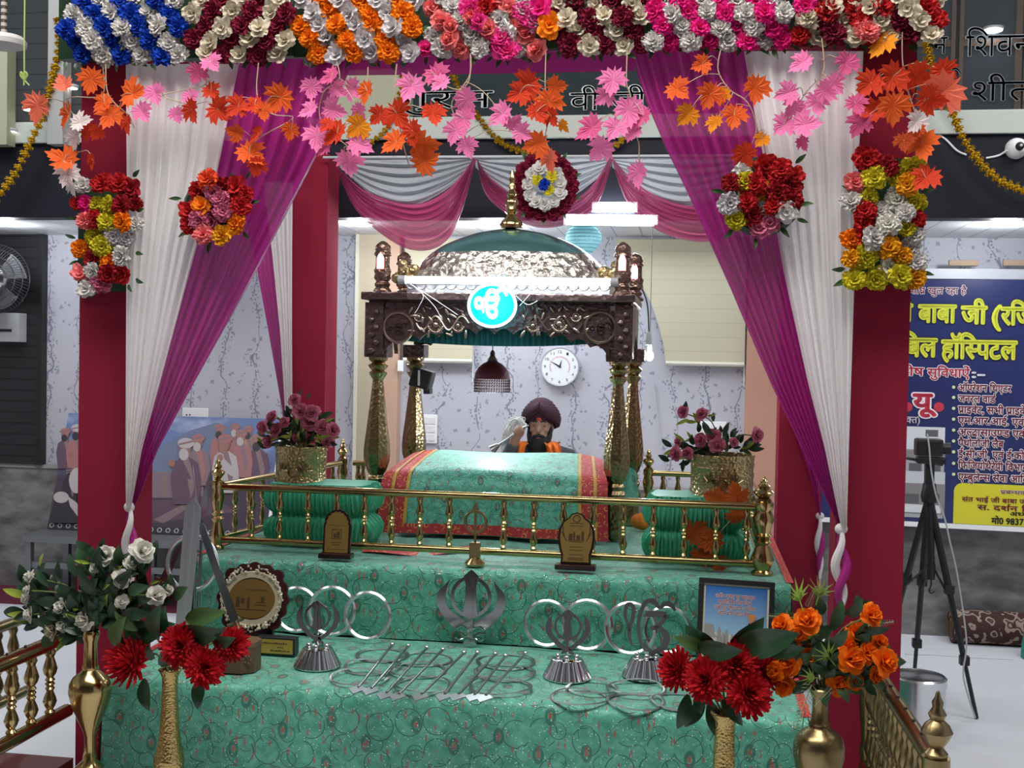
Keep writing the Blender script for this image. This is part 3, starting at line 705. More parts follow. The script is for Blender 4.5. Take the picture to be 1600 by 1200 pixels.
spray('pink maple spray hanging left of the opening', 3.95, [(526, 96), (530, 125), (505, 145), (502, 190), (545, 230)],
 [(486,136,'p',34),(518,120,'d',36),(527,140,'p',30),(552,140,'p',36),(485,172,'p',34),(520,172,'p',38),(562,172,'p',30),(495,213,'p',42),(560,225,'p',40),(545,252,'p',44),(508,230,'d',28)])
spray('deep orange maple spray in front of the pink one', 3.92, [(575, 105), (572, 150), (560, 180), (535, 198)],
 [(574,142,'o',38),(527,208,'r',46),(560,197,'y',38),(512,195,'r',26)])
spray('orange maple spray hanging over the opening, left of centre', 3.95, [(620, 100), (617, 140), (622, 180), (630, 225), (640, 262)],
 [(620,178,'r',46),(593,180,'r',32),(645,205,'r',42),(618,222,'o',42),(660,225,'o',48),(663,252,'o',44),(676,177,'r',38)])
spray('pink maple spray reaching right from the middle of the garland', 3.94, [(735, 84), (733, 125), (715, 140), (680, 128), (650, 132)],
 [(642,135,'p',44),(682,118,'d',40),(690,130,'p',32)])
spray('pink maple spray hanging at the middle of the opening', 3.95, [(736, 88), (733, 120), (706, 160), (715, 190), (730, 220)],
 [(730,155,'p',46),(725,185,'p',38),(712,205,'p',36),(730,228,'p',32),(785,178,'p',42),(800,192,'p',30),(815,207,'p',32)])
spray('orange maple spray hanging above the flower wreath', 3.95, [(853, 82), (852, 140), (858, 180), (852, 215), (862, 240)],
 [(825,132,'r',46),(812,146,'r',36),(868,135,'o',32),(857,160,'o',44),(838,175,'r',36),(862,182,'r',30),(881,195,'y',22),(840,225,'o',38),(860,248,'c',34)])
spray('pink maple spray hanging beside the right magenta drape', 3.95, [(980, 78), (979, 130), (985, 155), (960, 180), (995, 215), (998, 250)],
 [(958,125,'p',42),(945,150,'p',30),(925,200,'d',46),(982,172,'p',46),(962,200,'p',36),(938,230,'p',40),(1005,182,'d',34),(988,205,'p',30),(998,270,'p',40)])
spray('small orange maple spray on the right magenta drape', 3.95, [(1126, 78), (1122, 110), (1140, 140), (1168, 160), (1182, 200), (1170, 235)],
 [(1097,100,'o',30),(1058,140,'o',36),(1110,147,'o',40),(1130,148,'y',28),(1075,178,'y',34),(1117,192,'y',28),(1147,180,'o',38),(1180,137,'o',42),(1190,218,'y',24),(1165,240,'r',42)])
spray('bright pink maple spray over the right white drape', 3.95, [(1284, 60), (1287, 90), (1285, 115), (1255, 150), (1240, 190)],
 [(1254,98,'p',36),(1322,98,'d',36),(1232,145,'p',34),(1240,165,'p',32),(1275,160,'p',36),(1290,142,'p',34),(1302,130,'p',32),(1225,195,'p',36),(1257,195,'p',40),(1255,222,'d',24),(1337,162,'d',32)])
spray('big orange maple spray on the front right post', 3.96, [(1410, 50), (1410, 95), (1418, 140), (1428, 170), (1440, 210), (1448, 270)],
 [(1380,68,'y',44),(1360,130,'r',42),(1395,120,'r',46),(1430,118,'r',44),(1472,112,'r',40),(1475,142,'c',58),(1452,155,'r',42),(1395,165,'o',46),(1365,175,'r',42),(1345,192,'d',38),(1440,225,'o',46),(1432,190,'w',34),(1433,205,'b',26),(1447,278,'r',42),(1412,220,'b',28)])
# ------------------------------------------------------------------ marigold strings hung from the gallery edge
MG = fl_pom(FC['marigold'], 4, 26, .5, .3)
def marigold(label, pts, Y, size=14, step=12):
    path = smooth_path([(x, y, 0) for x, y in pts], 10); L = 0; out = [path[0]]
    for p, q in zip(path, path[1:]):
        d = (q-p).length
        while L+d >= step:
            t = (step-L)/d; p = p.lerp(q, t); d = (q-p).length; L = 0; out.append(p)
        L += d
    r = thing('marigold_string', label, 'garland', P(out[0].x, out[0].y, Y))
    w = [P(p.x, p.y, Y) for p in out]; MB().tube(w, .002, 4).build('thread', STEMM, r)
    for i, p in enumerate(w):
        nx = w[min(i+1, len(w)-1)]-w[max(i-1, 0)]
        put(MG, 'marigold', r, p, face(nx+Vector((0, -.01, 0)), rm.uniform(0, 6)), size*Y/FPX*rm.uniform(1.1, 1.5))
marigold('yellow marigold string hanging at the far left of the hall', [(92, 30), (92, 75), (84, 112), (75, 150), (62, 192), (45, 228), (25, 268), (0, 303), (-15, 318)], 6.35)
marigold('short marigold string seen behind the orange maple leaves, left of centre', [(630, 108), (627, 145), (612, 185), (600, 205), (580, 222), (556, 232)], 6.435, 10, 9)
marigold('marigold string sagging above the flower wreath', [(706, 112), (722, 148), (748, 184), (780, 220), (820, 238), (870, 250), (925, 245), (960, 228), (985, 205), (1004, 180)], 6.435, 10, 9)
marigold('long marigold string hanging on the right near the dome camera', [(1449, 64), (1454, 100), (1468, 140), (1488, 176), (1502, 210), (1530, 252), (1562, 282), (1600, 298), (1625, 305)], 6.35)
# ------------------------------------------------------------------ lettering: outlines of the built-in fonts as meshes
_tc = {}
def _raw(s, off=0.0):
    k = (s, off)
    if k in _tc: return _tc[k]
    c = bpy.data.curves.new('t', 'FONT'); c.body = s; c.size = 1; c.offset = off; c.resolution_u = 3; c.fill_mode = 'FRONT'
    o = bpy.data.objects.new('t', c); COL.objects.link(o); bpy.context.view_layer.update()
    ev = o.evaluated_get(bpy.context.evaluated_depsgraph_get()); me = bpy.data.meshes.new_from_object(ev)
    r = ([(v.co.x, v.co.y) for v in me.vertices], [tuple(p.vertices) for p in me.polygons])
    bpy.data.objects.remove(o); bpy.data.curves.remove(c); bpy.data.meshes.remove(me); _tc[k] = r; return r
def _adv(s):
    w = lambda t: max(v[0] for v in _raw(t)[0]) if _raw(t)[0] else 0
    return w(s+'स')-w('स') if s else 0
def _cut(vs, fs, x):                                    # keep what lies left of x
    bm = bmesh.new(); bv = [bm.verts.new((a, b, 0)) for a, b in vs]
    for f in fs:
        try: bm.faces.new([bv[i] for i in f])
        except ValueError: pass
    bmesh.ops.bisect_plane(bm, geom=bm.verts[:]+bm.edges[:]+bm.faces[:], plane_co=(x, 0, 0), plane_no=(1, 0, 0), clear_outer=True)
    bm.verts.index_update(); r = ([(v.co.x, v.co.y) for v in bm.verts], [tuple(v.index for v in f.verts) for f in bm.faces]); bm.free(); return r
def text_geo(s, off=0.0):
    # '{x}' = half form (right stem cut), '^' = rakar stroke under the previous letter, '~' = reph hook above it
    vs = []; fs = []; x = 0.0
    def put_(g, dx):
        n = len(vs); vs.extend((a+dx, b) for a, b in g[0]); fs.extend(tuple(i+n for i in f) for f in g[1])
    i = 0; run = ''
    def flush():
        nonlocal run, x
        if run: put_(_raw(run, off), x); x += _adv(run); run = ''
    while i < len(s):
        c = s[i]
        if c == '{':
            flush(); j = s.index('}', i); h = s[i+1:j]; w = _adv(h); put_(_cut(*_raw(h, off), w-.178), x); x += w-.185; i = j
        elif c == '^':
            flush(); e = off+.03; a, b = x-.19, .20
            put_(([(a+.02, b+e), (a+.05, b-e), (a-.22, b-.2-e), (a-.26, b-.17+e)], [(0, 1, 2, 3)]), 0)
        elif c == '~':
            flush(); a, b = x-.06, .66; q = [(a, b), (a-.07, b+.1), (a-.02, b+.19), (a+.08, b+.2)]; e = .035+off
            for (p, r) in zip(q, q[1:]):
                dx, dy = r[0]-p[0], r[1]-p[1]; L = math.hypot(dx, dy); nx, ny = -dy/L*e, dx/L*e
                put_(([(p[0]+nx, p[1]+ny), (p[0]-nx, p[1]-ny), (r[0]-nx, r[1]-ny), (r[0]+nx, r[1]+ny)], [(0, 1, 2, 3)]), 0)
        else: run += c
        i += 1
    flush(); return vs, fs, x
def text_on(m, s, M, width=None, height=None, bold=.0, outline=None, z=.001, mi=0, mo=1, center=False):
    """letters in plane M (x right, y up), scaled to width; baseline at origin"""
    vs, fs, adv = text_geo(s, 0); xs = [v[0] for v in vs]; x0, x1 = min(xs), max(xs)
    k = width/(x1-x0) if width else height; ky = height if height else k
    dx = -x0*k - (width/2 if center and width else 0)
    def strokes(q, n, zz, mm):                           # embolden: the same outlines shifted round a small circle
        for i in range(n):
            ca, sa = q*math.cos(2*PI*i/n), q*math.sin(2*PI*i/n)
            m.add([((a+ca)*k+dx, (b+sa)*ky, zz-i*9e-5) for a, b in vs], fs, mm, M)
    if outline: strokes(bold+outline, 12, z*.5, mo)
    if bold: strokes(bold, 8, z, mi)
    m.add([(a*k+dx, b*ky, z) for a, b in vs], fs, mi, M)
# ------------------------------------------------------------------ stepped platform under embroidered cloths
TX0, TX1 = -2.065, .405; Z1, Z2 = .82, .52; YF1, YF2 = 4.6, 3.85; YE = 6.085
tag(MB().box(TX0+.03, TX1-.03, YF1+.03, YE-.01, 0.001, Z1-.012).build('platform', DARKWOOD, smooth=False), 'raised platform hidden under the upper green cloth', 'platform')
tag(MB().box(TX0+.03, TX1-.03, YF2+.03, YF1-.012, 0.001, Z2-.012).build('platform', DARKWOOD, smooth=False), 'low front platform hidden under the lower green cloth', 'platform')
def tier_cloth(label, prof, y_front, seed):
    r = thing('embroidered_cloth', label, 'cloth', ((TX0+TX1)/2, y_front, 0)); rr = random.Random(seed)
    ph = [rr.uniform(0, 6.28) for _ in range(8)]
    L = [0.0]
    for p, q in zip(prof, prof[1:]): L.append(L[-1]+math.hypot(q[0]-p[0], q[1]-p[1]))
    T = L[-1]; tab_y = list(zip(L, [p[0] for p in prof])); tab_z = list(zip(L, [p[1] for p in prof]))
    def wob(x, s): return .006*math.sin(5*x+ph[0])+.004*math.sin(13*x+ph[1]+3*s)+.003*math.sin(29*x+ph[2]-7*s)
    def fn(u, v):
        x = TX0+(TX1-TX0)*u; s = T*v; y = interp(tab_y, s); z = interp(tab_z, s)
        top = max(0, min(1, (z-prof[-1][1])/.1))
        return (x, y-abs(wob(x, s)), z+.5*wob(x, s)*top*.6)
    MB().grid(fn, 120, 90, 0, lambda u, v: ((TX1-TX0)*u, -T*v)).build('brocade_field', BROC, r)
    for sx, X in ((-1, TX0), (1, TX1)):
        def side(u, v, X=X, sx=sx):
            y = y_front+(prof[0][0]-y_front)*u; zt = prof[0][1]; z = zt*(1-v)
            return (X+sx*(.004+.012*v+.01*v*math.sin(14*y+ph[3])), y, z+(.0 if v else 0))
        MB().grid(side, 40, 16, 0, lambda u, v: (u*2+.3, -v*.8)).build('side_drop', BROC, r)
        b = MB()
        def hem(u, v, X=X, sx=sx):
            y = y_front-.012+(.05)*u; z = prof[0][1]*(1-v); return (X+sx*(.012+.014*v), y, z-.0)
        b.grid(hem, 3, 16, 0, lambda u, v: (u*.05, -v*.8))
        b.grid(lambda u, v, X=X, sx=sx: (X+sx*(.012-.03*u), y_front+.03+(prof[0][0]-y_front-.05)*v, prof[0][1]+.006), 3, 30, 0, lambda u, v: (u*.05, v*1.5))
        b.build('red_border', BORDER, r)
    return r
tier_cloth('shimmering green embroidered cloth on the upper platform, under the brass railing', [(YE, Z1), (YF1+.03, Z1), (YF1+.008, Z1-.008), (YF1, Z1-.03), (YF1, Z2+.004)], YF1, 1)
tier_cloth('shimmering green embroidered cloth on the low front step, under the arrows and steel rings', [(YF1-.008, Z2), (YF2+.035, Z2), (YF2+.01, Z2-.01), (YF2, Z2-.035), (YF2-.015, .004)], YF2, 2)
# ------------------------------------------------------------------ brass railings
BAL = [(.0, 0), (.011, .0), (.013, .04), (.008, .08), (.013, .13), (.017, .20), (.014, .27), (.008, .36), (.012, .40), (.008, .43), (.0125, .47), (.008, .5), (.0125, .53), (.008, .57), (.015, .63), (.018, .70), (.014, .78), (.009, .88), (.014, .94), (.011, 1.0), (0, 1.0)]
def baluster(h, k=1.0): return MB().lathe([(max(1e-5, r*k), z*h) for r, z in BAL], 10)
POSTP = [(.0, 0), (.030, 0), (.030, .02), (.022, .05), (.026, .10), (.032, .16), (.026, .24), (.018, .32), (.026, .36), (.018, .39), (.026, .43), (.018, .46), (.024, .54), (.030, .62), (.022, .70), (.027, .74), (.027, .80)]
FINP = [(.0, 0), (.026, 0), (.028, .06), (.016, .14), (.030, .28), (.038, .38), (.030, .48), (.016, .56), (.022, .64), (.012, .74), (.014, .82), (.007, .90), (.005, .97), (0, 1.0)]
def rail(label, a, b, zb, zt, n, k=1.0, posts=(1, 1), rr=.017, mt=BRASS, foot=0.0, skip=(), fin=.11, knobs=0, posx=None):
    a = Vector((a[0], a[1], 0)); b = Vector((b[0], b[1], 0)); d = (b-a); L = d.length; u = d/L
    r = thing('brass_railing', label, 'railing', (a+b)/2+Vector((0, 0, foot)))
    MB().tube([a+Vector((0, 0, zt)), b+Vector((0, 0, zt))], rr, 12).build('top_rail', mt, r)
    MB().tube([a+Vector((0, 0, zb)), b+Vector((0, 0, zb))], rr*.95, 12).build('bottom_rail', mt, r)
    me = baluster(zt-zb-1.6*rr, k).mesh('baluster', mt)
    for t in (posx if posx else [(i+1)/(n+1) for i in range(n)]): put(me, 'baluster', r, a+d*t+Vector((0, 0, zb+.8*rr)))
    for i, (c, on) in enumerate(((a, posts[0]), (b, posts[1]))):
        if not on: continue
        h = zt-foot+.02; T = Matrix.Translation((c.x, c.y, foot))
        m = MB().lathe([(q*on, z*h/.8) for q, z in POSTP], 14, T)
        p = m.build('post', mt, r)
        MB().lathe([(max(1e-5, q*on*.8), z*fin+h) for q, z in FINP], 14, T).build('finial', mt, p)
        if on > 1.3:
            for z in (zt, zb): MB().box(c.x-.03*on*.62, c.x+.03*on*.62, c.y-.03*on*.62, c.y+.03*on*.62, z-.035, z+.035).build('block', BRASS_D, p, smooth=False, bevel=.004)
    if knobs:
        m = MB()
        for i in range(knobs): m.ball(a+d*((i+.5)/knobs)+Vector((0, 0, zt+rr)), .006, 6, 5)
        m.build('bolt', BLACK, r)
    return r
ya = 4.8; xa = P(340, 800, ya).x; xb = P(1193, 800, ya).x
zt_, zb_ = P(770, 776, ya).z, P(770, 862, ya).z
bal_px = [393, 437, 481, 526, 569, 612, 656, 702, 787, 834, 880, 926, 974, 1021, 1069, 1119, 1167]
fr = rail('long brass railing across the front edge of the upper platform', (xa, ya), (xb, ya), zb_, zt_, 0, 1.0, (1.05, 1.5), .0165, BRASS, Z1+.004, fin=.105,
          posx=[(P(p, 820, ya).x-xa)/(xb-xa) for p in bal_px])
# brass ring and spear emblem standing at the edge in front of the railing
yo = 4.672; q = P(743, 815, yo); kx = q.x; zb0 = Z1+.009; ko = pxm(yo)
orn = thing('brass_emblem', 'small brass ring and spear emblem on a cone foot, at the middle of the railing', 'emblem', (kx, yo, zb0))
zc_ = P(742, 860, yo).z
MB().box(kx-.022, kx+.022, yo-.018, yo+.018, zc_-.030, zc_+.034).build('square_block', BRASS_D, orn, smooth=False, bevel=.004)
MB().lathe([(1e-5, zb0), (.040, zb0), (.043, zb0+.008), (.030, zb0+.022), (.018, zb0+.034), (.013, zc_-.03), (1e-5, zc_-.03)], 18, Matrix.Translation((kx, yo, 0))).build('cone_foot', BRASS, orn)
m = MB().torus(17*ko, 2.3*ko, 28, 6, frame((kx, yo, q.z), (1, 0, 0), (0, 0, 1)))
m.tube([(kx, yo, zc_+.03), (kx, yo, q.z+.05)], .0055, 8)
m.prism([(-.010, .0), (.010, .0), (.014, .018), (0, .048), (-.014, .018)], .008, frame((kx, yo+.004, q.z+.036), (1, 0, 0), (0, 0, 1)))
m.build('ring_and_spear', BRASS_D, orn)
rail('brass railing along the left side of the upper platform', (xa, ya+.03), (-1.86, 6.03), zb_, zt_, 9, .9, (0, 1.0), .015, BRASS, Z1+.004)
rail('brass railing along the right side of the upper platform', (xb, ya+.03), (.30, 6.03), zb_, zt_, 9, .9, (0, 1.1), .015, BRASS, Z1+.004)
rail('short brass railing at the back left, ending at the gilded canopy post', (-1.80, 6.03), (P(592, 725, 6.03).x-.06, 6.03), zb_, zt_, 2, .9, (0, 0), .015, BRASS, Z1+.004)
rail('short brass railing at the back right, behind the brass tub of pink roses', (P(1013, 740, 6.03).x, 6.03), (.25, 6.03), zb_, zt_, 5, .9, (1.0, 0), .015, BRASS, Z1+.004)
rail('brass stair railing at the lower left beside the white rose vase', (-2.345, 2.5), (-2.315, 4.04), .318, .603, 12, 1.5, (0, 0), .027, BRASS, .005, knobs=14)
rail('second brass railing at the far left behind the nearer one', (-2.66, 2.6), (-2.64, 4.3), .30, .60, 16, 1.3, (0, 0), .022, BRASS_D, .005)
rail('brass railing at the lower right, running down to the ball topped post', (.633, 3.02), (.618, 4.03), .33, P(1352, 1030, 4.05).z, 13, 1.25, (1.3, 1.0), .024, BRASS_D, .005, fin=.17, knobs=9)
sbox('floor_plinth_left', -2.75, -2.30, 1.8, 4.06, 0.0005, .13, mat('red_brown_plinth', (.10, .022, .018), .5))
# ------------------------------------------------------------------ the palki canopy
YP, YQ = 5.5, 6.01
xl = P(590, 640, YP).x; xr = P(965, 650, YP).x; xm = (xl+xr)/2
def zf(y, Y=YP): return P(780, y, Y).z
pk = thing('palki_canopy', 'carved dark copper and brass palki canopy with a gleaming dome, at the centre', 'canopy', (xm, (YP+YQ)/2, Z1))
k = pxm(YP)
def pprof(top, bot):                                     # vase shaped post, heights in z
    rel = [(.0, .030), (.03, .045), (.06, .050), (.10, .044), (.14, .056), (.19, .058), (.235, .043), (.26, .050), (.28, .038), (.30, .044), (.32, .034), (.34, .046), (.36, .052), (.40, .064), (.45, .066), (.50, .063), (.62, .050), (.74, .038), (.87, .026), (.895, .040), (.91, .046), (.925, .030), (.94, .044), (.955, .050), (.97, .030), (.985, .046), (1.0, .048)]
    return [(1e-5, bot)]+[(r, bot+(top-bot)*t) for t, r in rel]
ztop = zf(562); zbot = Z1+.006
for x, y in ((xl, YP), (xr, YP), (P(648, 640, YQ).x, YQ), (P(988, 650, YQ).x, YQ)):
    MB().lathe(pprof(ztop, zbot), 8, Matrix.Translation((x, y, 0)) @ Matrix.Rotation(PI/8, 4, 'Z')).build('canopy_post', GOLDPOST, pk, ang=32)
    MB().box(x-.058, x+.058, y-.058, y+.058, ztop, zf(540)).build('post_block', COPPER, pk, smooth=False, bevel=.006)
# front, back and side valances with scalloped lower edge
def scallop(x0, x1, zt, zlow, zhigh, n):
    pts = [(x1, zt), (x0, zt), (x0, zlow)]
    seg = []
    for i in range(n):
        t0, t1 = i/n, (i+1)/n; w = (x1-x0)
        def zl(t): return zlow+(zhigh-zlow)*min(1, math.sin(PI*min(1, max(0, t)))**.6*1.04)
        for j in range(1, 7):
            t = t0+(t1-t0)*j/6; base = zl(t0)+(zl(t1)-zl(t0))*j/6
            seg.append((x0+w*t, base+.028*math.sin(PI*j/6)))
    pts += seg; return pts
zc0 = zf(476); xo0, xo1 = P(578, 520, YP).x, P(990, 520, YP).x
for y, nm in ((YP-.075, 'front_valance'), (YQ+.05, 'back_valance')):
    m = MB().prism(scallop(xl+.04, xr-.04, zc0, zf(556), zf(523), 12), .02, frame((0, y+.02, 0), (1, 0, 0), (0, 0, 1)))
    m.build(nm, COPPER, pk, smooth=False)
for x, nm in ((xo0+.0, 'side_valance'), (xo1-.02, 'side_valance')):
    m = MB().prism(scallop(YP+.05, YQ-.03, zc0, zf(556), zf(528), 6), .02, frame((x, 0, 0), (0, 1, 0), (0, 0, 1)))
    m.build(nm, COPPER, pk, smooth=False)
# corner brackets
yv = YP-.08
for x0, x1 in ((xo0, P(606, 520, YP).x), (P(962, 520, YP).x, xo1)):
    m = MB().box(x0, x1, yv-.01, yv+.16, zf(557), zc0)
    cx = (x0+x1)/2
    for i in range(6): m.ball((cx+(.012 if i % 2 else -.012), yv-.012, zf(552)+i*.038), (.016, .012, .015), 8, 6)
    m.build('corner_bracket', COPPER, pk, smooth=False)
# carved relief: roundels, leaves, scrolls and daisies on the front valance
rv = MB(); FR0 = frame((0, yv-.001, 0), (1, 0, 0), (0, 0, 1))
for px in (622, 938):
    c = P(px, 512, YP-.08)
    ro = MB().torus(.072, .007, 30, 6, frame((c.x, yv, c.z), (1, 0, 0), (0, 0, 1)))
    text_on(ro, '\u0A74', frame((c.x, yv-.004, c.z-.036), (1, 0, 0), (0, 0, 1)), width=.098, bold=.012, z=.006, center=True)
    ro.build('carved_roundel', COPPER_HI, pk)
def daisy(px, py, s):
    c = P(px, py, YP-.08)
    rv.ball((c.x, yv-.008, c.z), (s*.25, s*.2, s*.25), 8, 6)
    for i in range(11):
        q = PI+PI*i/10 if i < 11 else 0; q = -.3-(PI-.6)*i/10*1.0
        rv.ball((c.x+s*.65*math.cos(q), yv, c.z+s*.65*math.sin(q)), (s*.14, s*.16, s*.14), 6, 5)
        q2 = 2*PI*i/11; rv.ball((c.x+s*.42*math.cos(q2), yv, c.z+s*.42*math.sin(q2)), (s*.12, s*.12, s*.12), 6, 4)
def lf(px, py, a, s):
    c = P(px, py, YP-.08); T = Matrix.Translation((c.x, yv, c.z)) @ Matrix.Rotation(-a, 4, 'Y')
    rv.ball((0, 0, 0), (s, s*.3, s*.36), 8, 6, 0, T)
rr_ = random.Random(3)
for side in (((681, 508, .055), (716, 509, .042), (655, 495, .035)), ((833, 509, .042), (874, 506, .055), (900, 495, .035))):
    rv = MB(); L_ = side[0][0] < 760
    for px, py, s in side: daisy(px, py, s)
    for px in (range(645, 735, 13) if L_ else range(822, 915, 13)):
        for q in range(3): lf(px+rr_.uniform(-6, 6), (484, 497, 519)[q]+rr_.uniform(-4, 4), rr_.uniform(0, 3.1), rr_.uniform(.014, .022))
    x0, x1 = (650, 732) if L_ else (910, 826)
    pts = [P(x0+(x1-x0)*i/24, 505+11*math.sin(i/24*4*PI), YP-.08) for i in range(25)]; rv.tube([(p.x, yv, p.z) for p in pts], .005, 5)
    rv.build('carved_relief', COPPER_HI, pk)

rv = MB()
# flat plank and cornice above the valance, embossed gilt edge, pale arcade plinth
MB().box(xo0+.01, xo1-.01, YP-.06, YQ+.05, zf(477), zf(470)).build('frieze', COPPER, pk, smooth=False)
MB().box(xo0-.015, xo1+.01, YP-.12, YQ+.10, zf(472), zf(460)).build('cornice', COPPER, pk, smooth=False, bevel=.006)
PALE = mat('pale_silver', (.62, .64, .68), .3, .7, bump=('voronoi', 40, .3, .004))
x0, x1 = P(637, 450, YP).x, P(953, 450, YP).x
m = MB().box(x0, x1, YP-.02, YQ, zf(460), zf(440))
for i in range(20):
    c = x0+(x1-x0)*(i+.5)/20; w = (x1-x0)/40
    m.tube([(c+w*math.cos(PI*j/8), YP-.022, zf(452)+w*.9*math.sin(-PI*j/8)+.02) for j in range(9)], .004, 5)
m.build('plinth', PALE, pk, smooth=False, bevel=0)
# dome
def dome_mats():
    a = mat('embossed_dome', (.62, .57, .50), .28, 1.0); g = NT(a); c = g.coord('Object')
    v = g.vor(c, 26, dim='3D'); n = g.noise(c, 38, 3)
    h = g.math('ADD', v.outputs['Distance'], g.math('MULTIPLY', n.outputs[0], .9)); b = g.n('ShaderNodeBump'); b.inputs['Strength'].default_value = .8; b.inputs['Distance'].default_value = .016
    g.l(h, b.inputs['Height']); g.l(b.outputs[0], g.b.inputs['Normal'])
    return a, mat('smooth_dome_cap', (.16, .36, .36), .26, .9, bump=('noise', 6, .2, .01))
DOME, DCAP = dome_mats()
yc = (YP+YQ)/2; zd0 = zf(441); zd1 = P(797, 357, yc).z; hd = zd1-zd0
rx = (P(948, 430, yc).x-P(648, 430, yc).x)/2; cx = (P(948, 430, yc).x+P(648, 430, yc).x)/2; ry = (YQ-YP)/2-.01
DP = [(1.0, 0), (1.03, .10), (1.0, .22), (.93, .38), (.83, .54), (.70, .69), (.54, .81), (.36, .91), (.17, .97), (.05, 1.0)]
T = Matrix.Translation((cx, yc, zd0))
dd = [(rx*interp([(z, r) for r, z in DP], t/24), hd*t/24) for t in range(25)]
MB().lathe([q for q in dd if q[1] <= hd*.55], 48, T, 0, 1, ry/rx).build('embossed_dome', DOME, pk)
MB().lathe([q for q in dd if q[1] >= hd*.53], 48, T, 0, 1, ry/rx).build('dome_cap', DCAP, pk)
pz = lambda y: P(799, y, yc).z
kk = pxm(yc)
FN = [(18, 357), (19, 352), (16, 346), (10, 340), (7, 335), (11, 331), (7, 328), (9, 324), (11, 318), (9, 312), (5, 308), (9, 304), (6, 300), (4, 296), (6, 292), (3.5, 286), (5, 280), (3, 274), (1.5, 266), (.5, 264)]
MB().lathe([(max(1e-5, a*kk), pz(y)) for a, y in FN], 16, Matrix.Translation((cx+.005, yc, 0))).build('dome_finial', BRASS, pk)
# leafy cresting at the dome foot, turrets
for sx in (-1, 1):
    m = MB()
    for dx_, dz_, q in ((.02, .02, .04), (.05, .06, .035), (.06, .10, .028), (-.0, .07, .03), (.09, .03, .03)): m.ball((cx+sx*(rx*.98+dx_), yc-.05, zd0+dz_), (q, q*.6, q), 8, 6)
    m.build('cresting', BRASS_E, pk)
DARKBR = mat('dark_bronze', (.20, .13, .10), .3, .9, bump=('voronoi', 70, .7, .005))
TP = [(14, 462), (15, 457), (11, 452), (13, 447), (10, 442), (14, 437), (13, 430), (14.5, 424), (12, 420), (11.5, 405), (11.5, 400), (14.5, 399), (14, 395), (12, 393), (13, 388), (12, 383), (7, 378), (2, 375)]
PINKG = mat('pink_lamp', (1, .4, .5), .5, emit=(1.0, .30, .42), es=3.0)
for px, Y, s in ((598, YP-.02, 1), (973, YP-.02, 1), (632, YQ, .95), (992, YQ-.02, .98)):
    c = P(px, 420, Y); q = pxm(Y)*s; z0 = zf(461)
    hh = (P(780, 378, YP).z-z0)*(1.0 if Y < 5.9 else .98)
    pr = [(max(1e-5, a*q), z0+hh*(462-y)/(462-375)) for a, y in TP]
    t = MB().lathe(pr, 12, Matrix.Translation((c.x, Y, 0))).build('turret', DARKBR, pk, ang=50)
    w = .017; zz = z0+hh*.46
    o = [(-w, 0), (w, 0), (w, .05), (w*.6, .068), (0, .078), (-w*.6, .068), (-w, .05)]
    MB().prism([(a*1.25, b*1.08-.003) for a, b in o], .01, frame((c.x, Y-.031*s, zz), (1, 0, 0), (0, 0, 1))).build('window_frame', BRASS_D, t, smooth=False)
    MB().prism(o, .013, frame((c.x, Y-.031*s-.002, zz), (1, 0, 0), (0, 0, 1))).build('lamp_window', PINKG, t, smooth=False)
# pleated teal curtain inside the valance
TEAL = mat('teal_curtain', (.02, .17, .17), .5)
def cur(u, v):
    x = xl+.07+(xr-xl-.14)*u; return (x, YP-.02+.006*math.sin(230*u), zf(505)-(zf(505)-zf(541))*v*(.70+.30*math.sin(PI*u)**.5))
MB().grid(cur, 300, 6).build('pleated_curtain', TEAL, pk)
# LED tube, neon disc, loose wires
yl = YP-.16
a = P(634, 437, yl); b = P(954, 441, yl)
r = thing('led_tube_light', 'bright white tube light across the foot of the canopy dome', 'light', (a+b)/2)
MB().tube([a, b], .0165, 12).build('tube', TUBE, r)
MB().box(a.x-.01, b.x+.01, yl+.017, yl+.045, min(a.z, b.z)-.012, max(a.z, b.z)+.012).build('batten', WHITEP, r, smooth=False)
for c, s in ((a, -1), (b, 1)):
    MB().tube([c, c+Vector((.035*s, 0, 0))], .022, 10).build('end_cap', GREYP, r)
    MB().box(c.x-.012, c.x+.012, yl+.02, YP-.03, c.z-.012, c.z+.012).build('bracket', GREYP, r, smooth=False)
ns = thing('neon_sign', 'glowing cyan disc sign with a white holy symbol, in front of the canopy', 'sign', P(769, 478, yl-.03))
c = P(769.5, 477.5, yl-.03); rs = 36*pxm(yl)
T = frame(c, (1, 0, 0), (0, 0, 1))
MB().lathe([(1e-5, 0), (rs, 0), (rs, -.0), (rs, .006), (1e-5, .006)], 48, T, 0, 1.04, .92).build('cyan_panel', mat('cyan_glow', (.0, .3, .4), .4, emit=(0.0, .62, .86), es=1.15), ns, smooth=False)
NW = mat('neon_white', (.8, .9, .9), .4, emit=(.86, 1, 1), es=2.2)
MB().torus(rs, .0065, 48, 8, T @ Matrix.Diagonal((1.04, .92, 1, 1)) @ Matrix.Translation((0, 0, .010))).build('neon_ring', NW, ns)
m = MB(); text_on(m, '\u0A74', T @ Matrix.Translation((.0, -.058, .014)) @ Matrix.Rotation(.06, 4, 'Z'), width=.155, height=.155, bold=.034, z=.004, center=True)
m.build('neon_symbol', NW, ns, smooth=False)
MB().box(c.x-.015, c.x+.015, c.y+.001, yl+.03, c.z+.06, c.z+.09).build('mount', GREYP, ns, smooth=False)
m = MB()
for pts in ([(640, 443), (661, 460), (655, 478), (648, 490)], [(661, 460), (680, 480), (690, 500)], [(640, 443), (675, 465), (715, 492)], [(806, 462), (824, 476), (840, 470)], [(812, 478), (835, 452), (842, 448)]):
    m.tube(smooth_path([P(x, y, yl+.03) for x, y in pts], 5), .0013, 4)
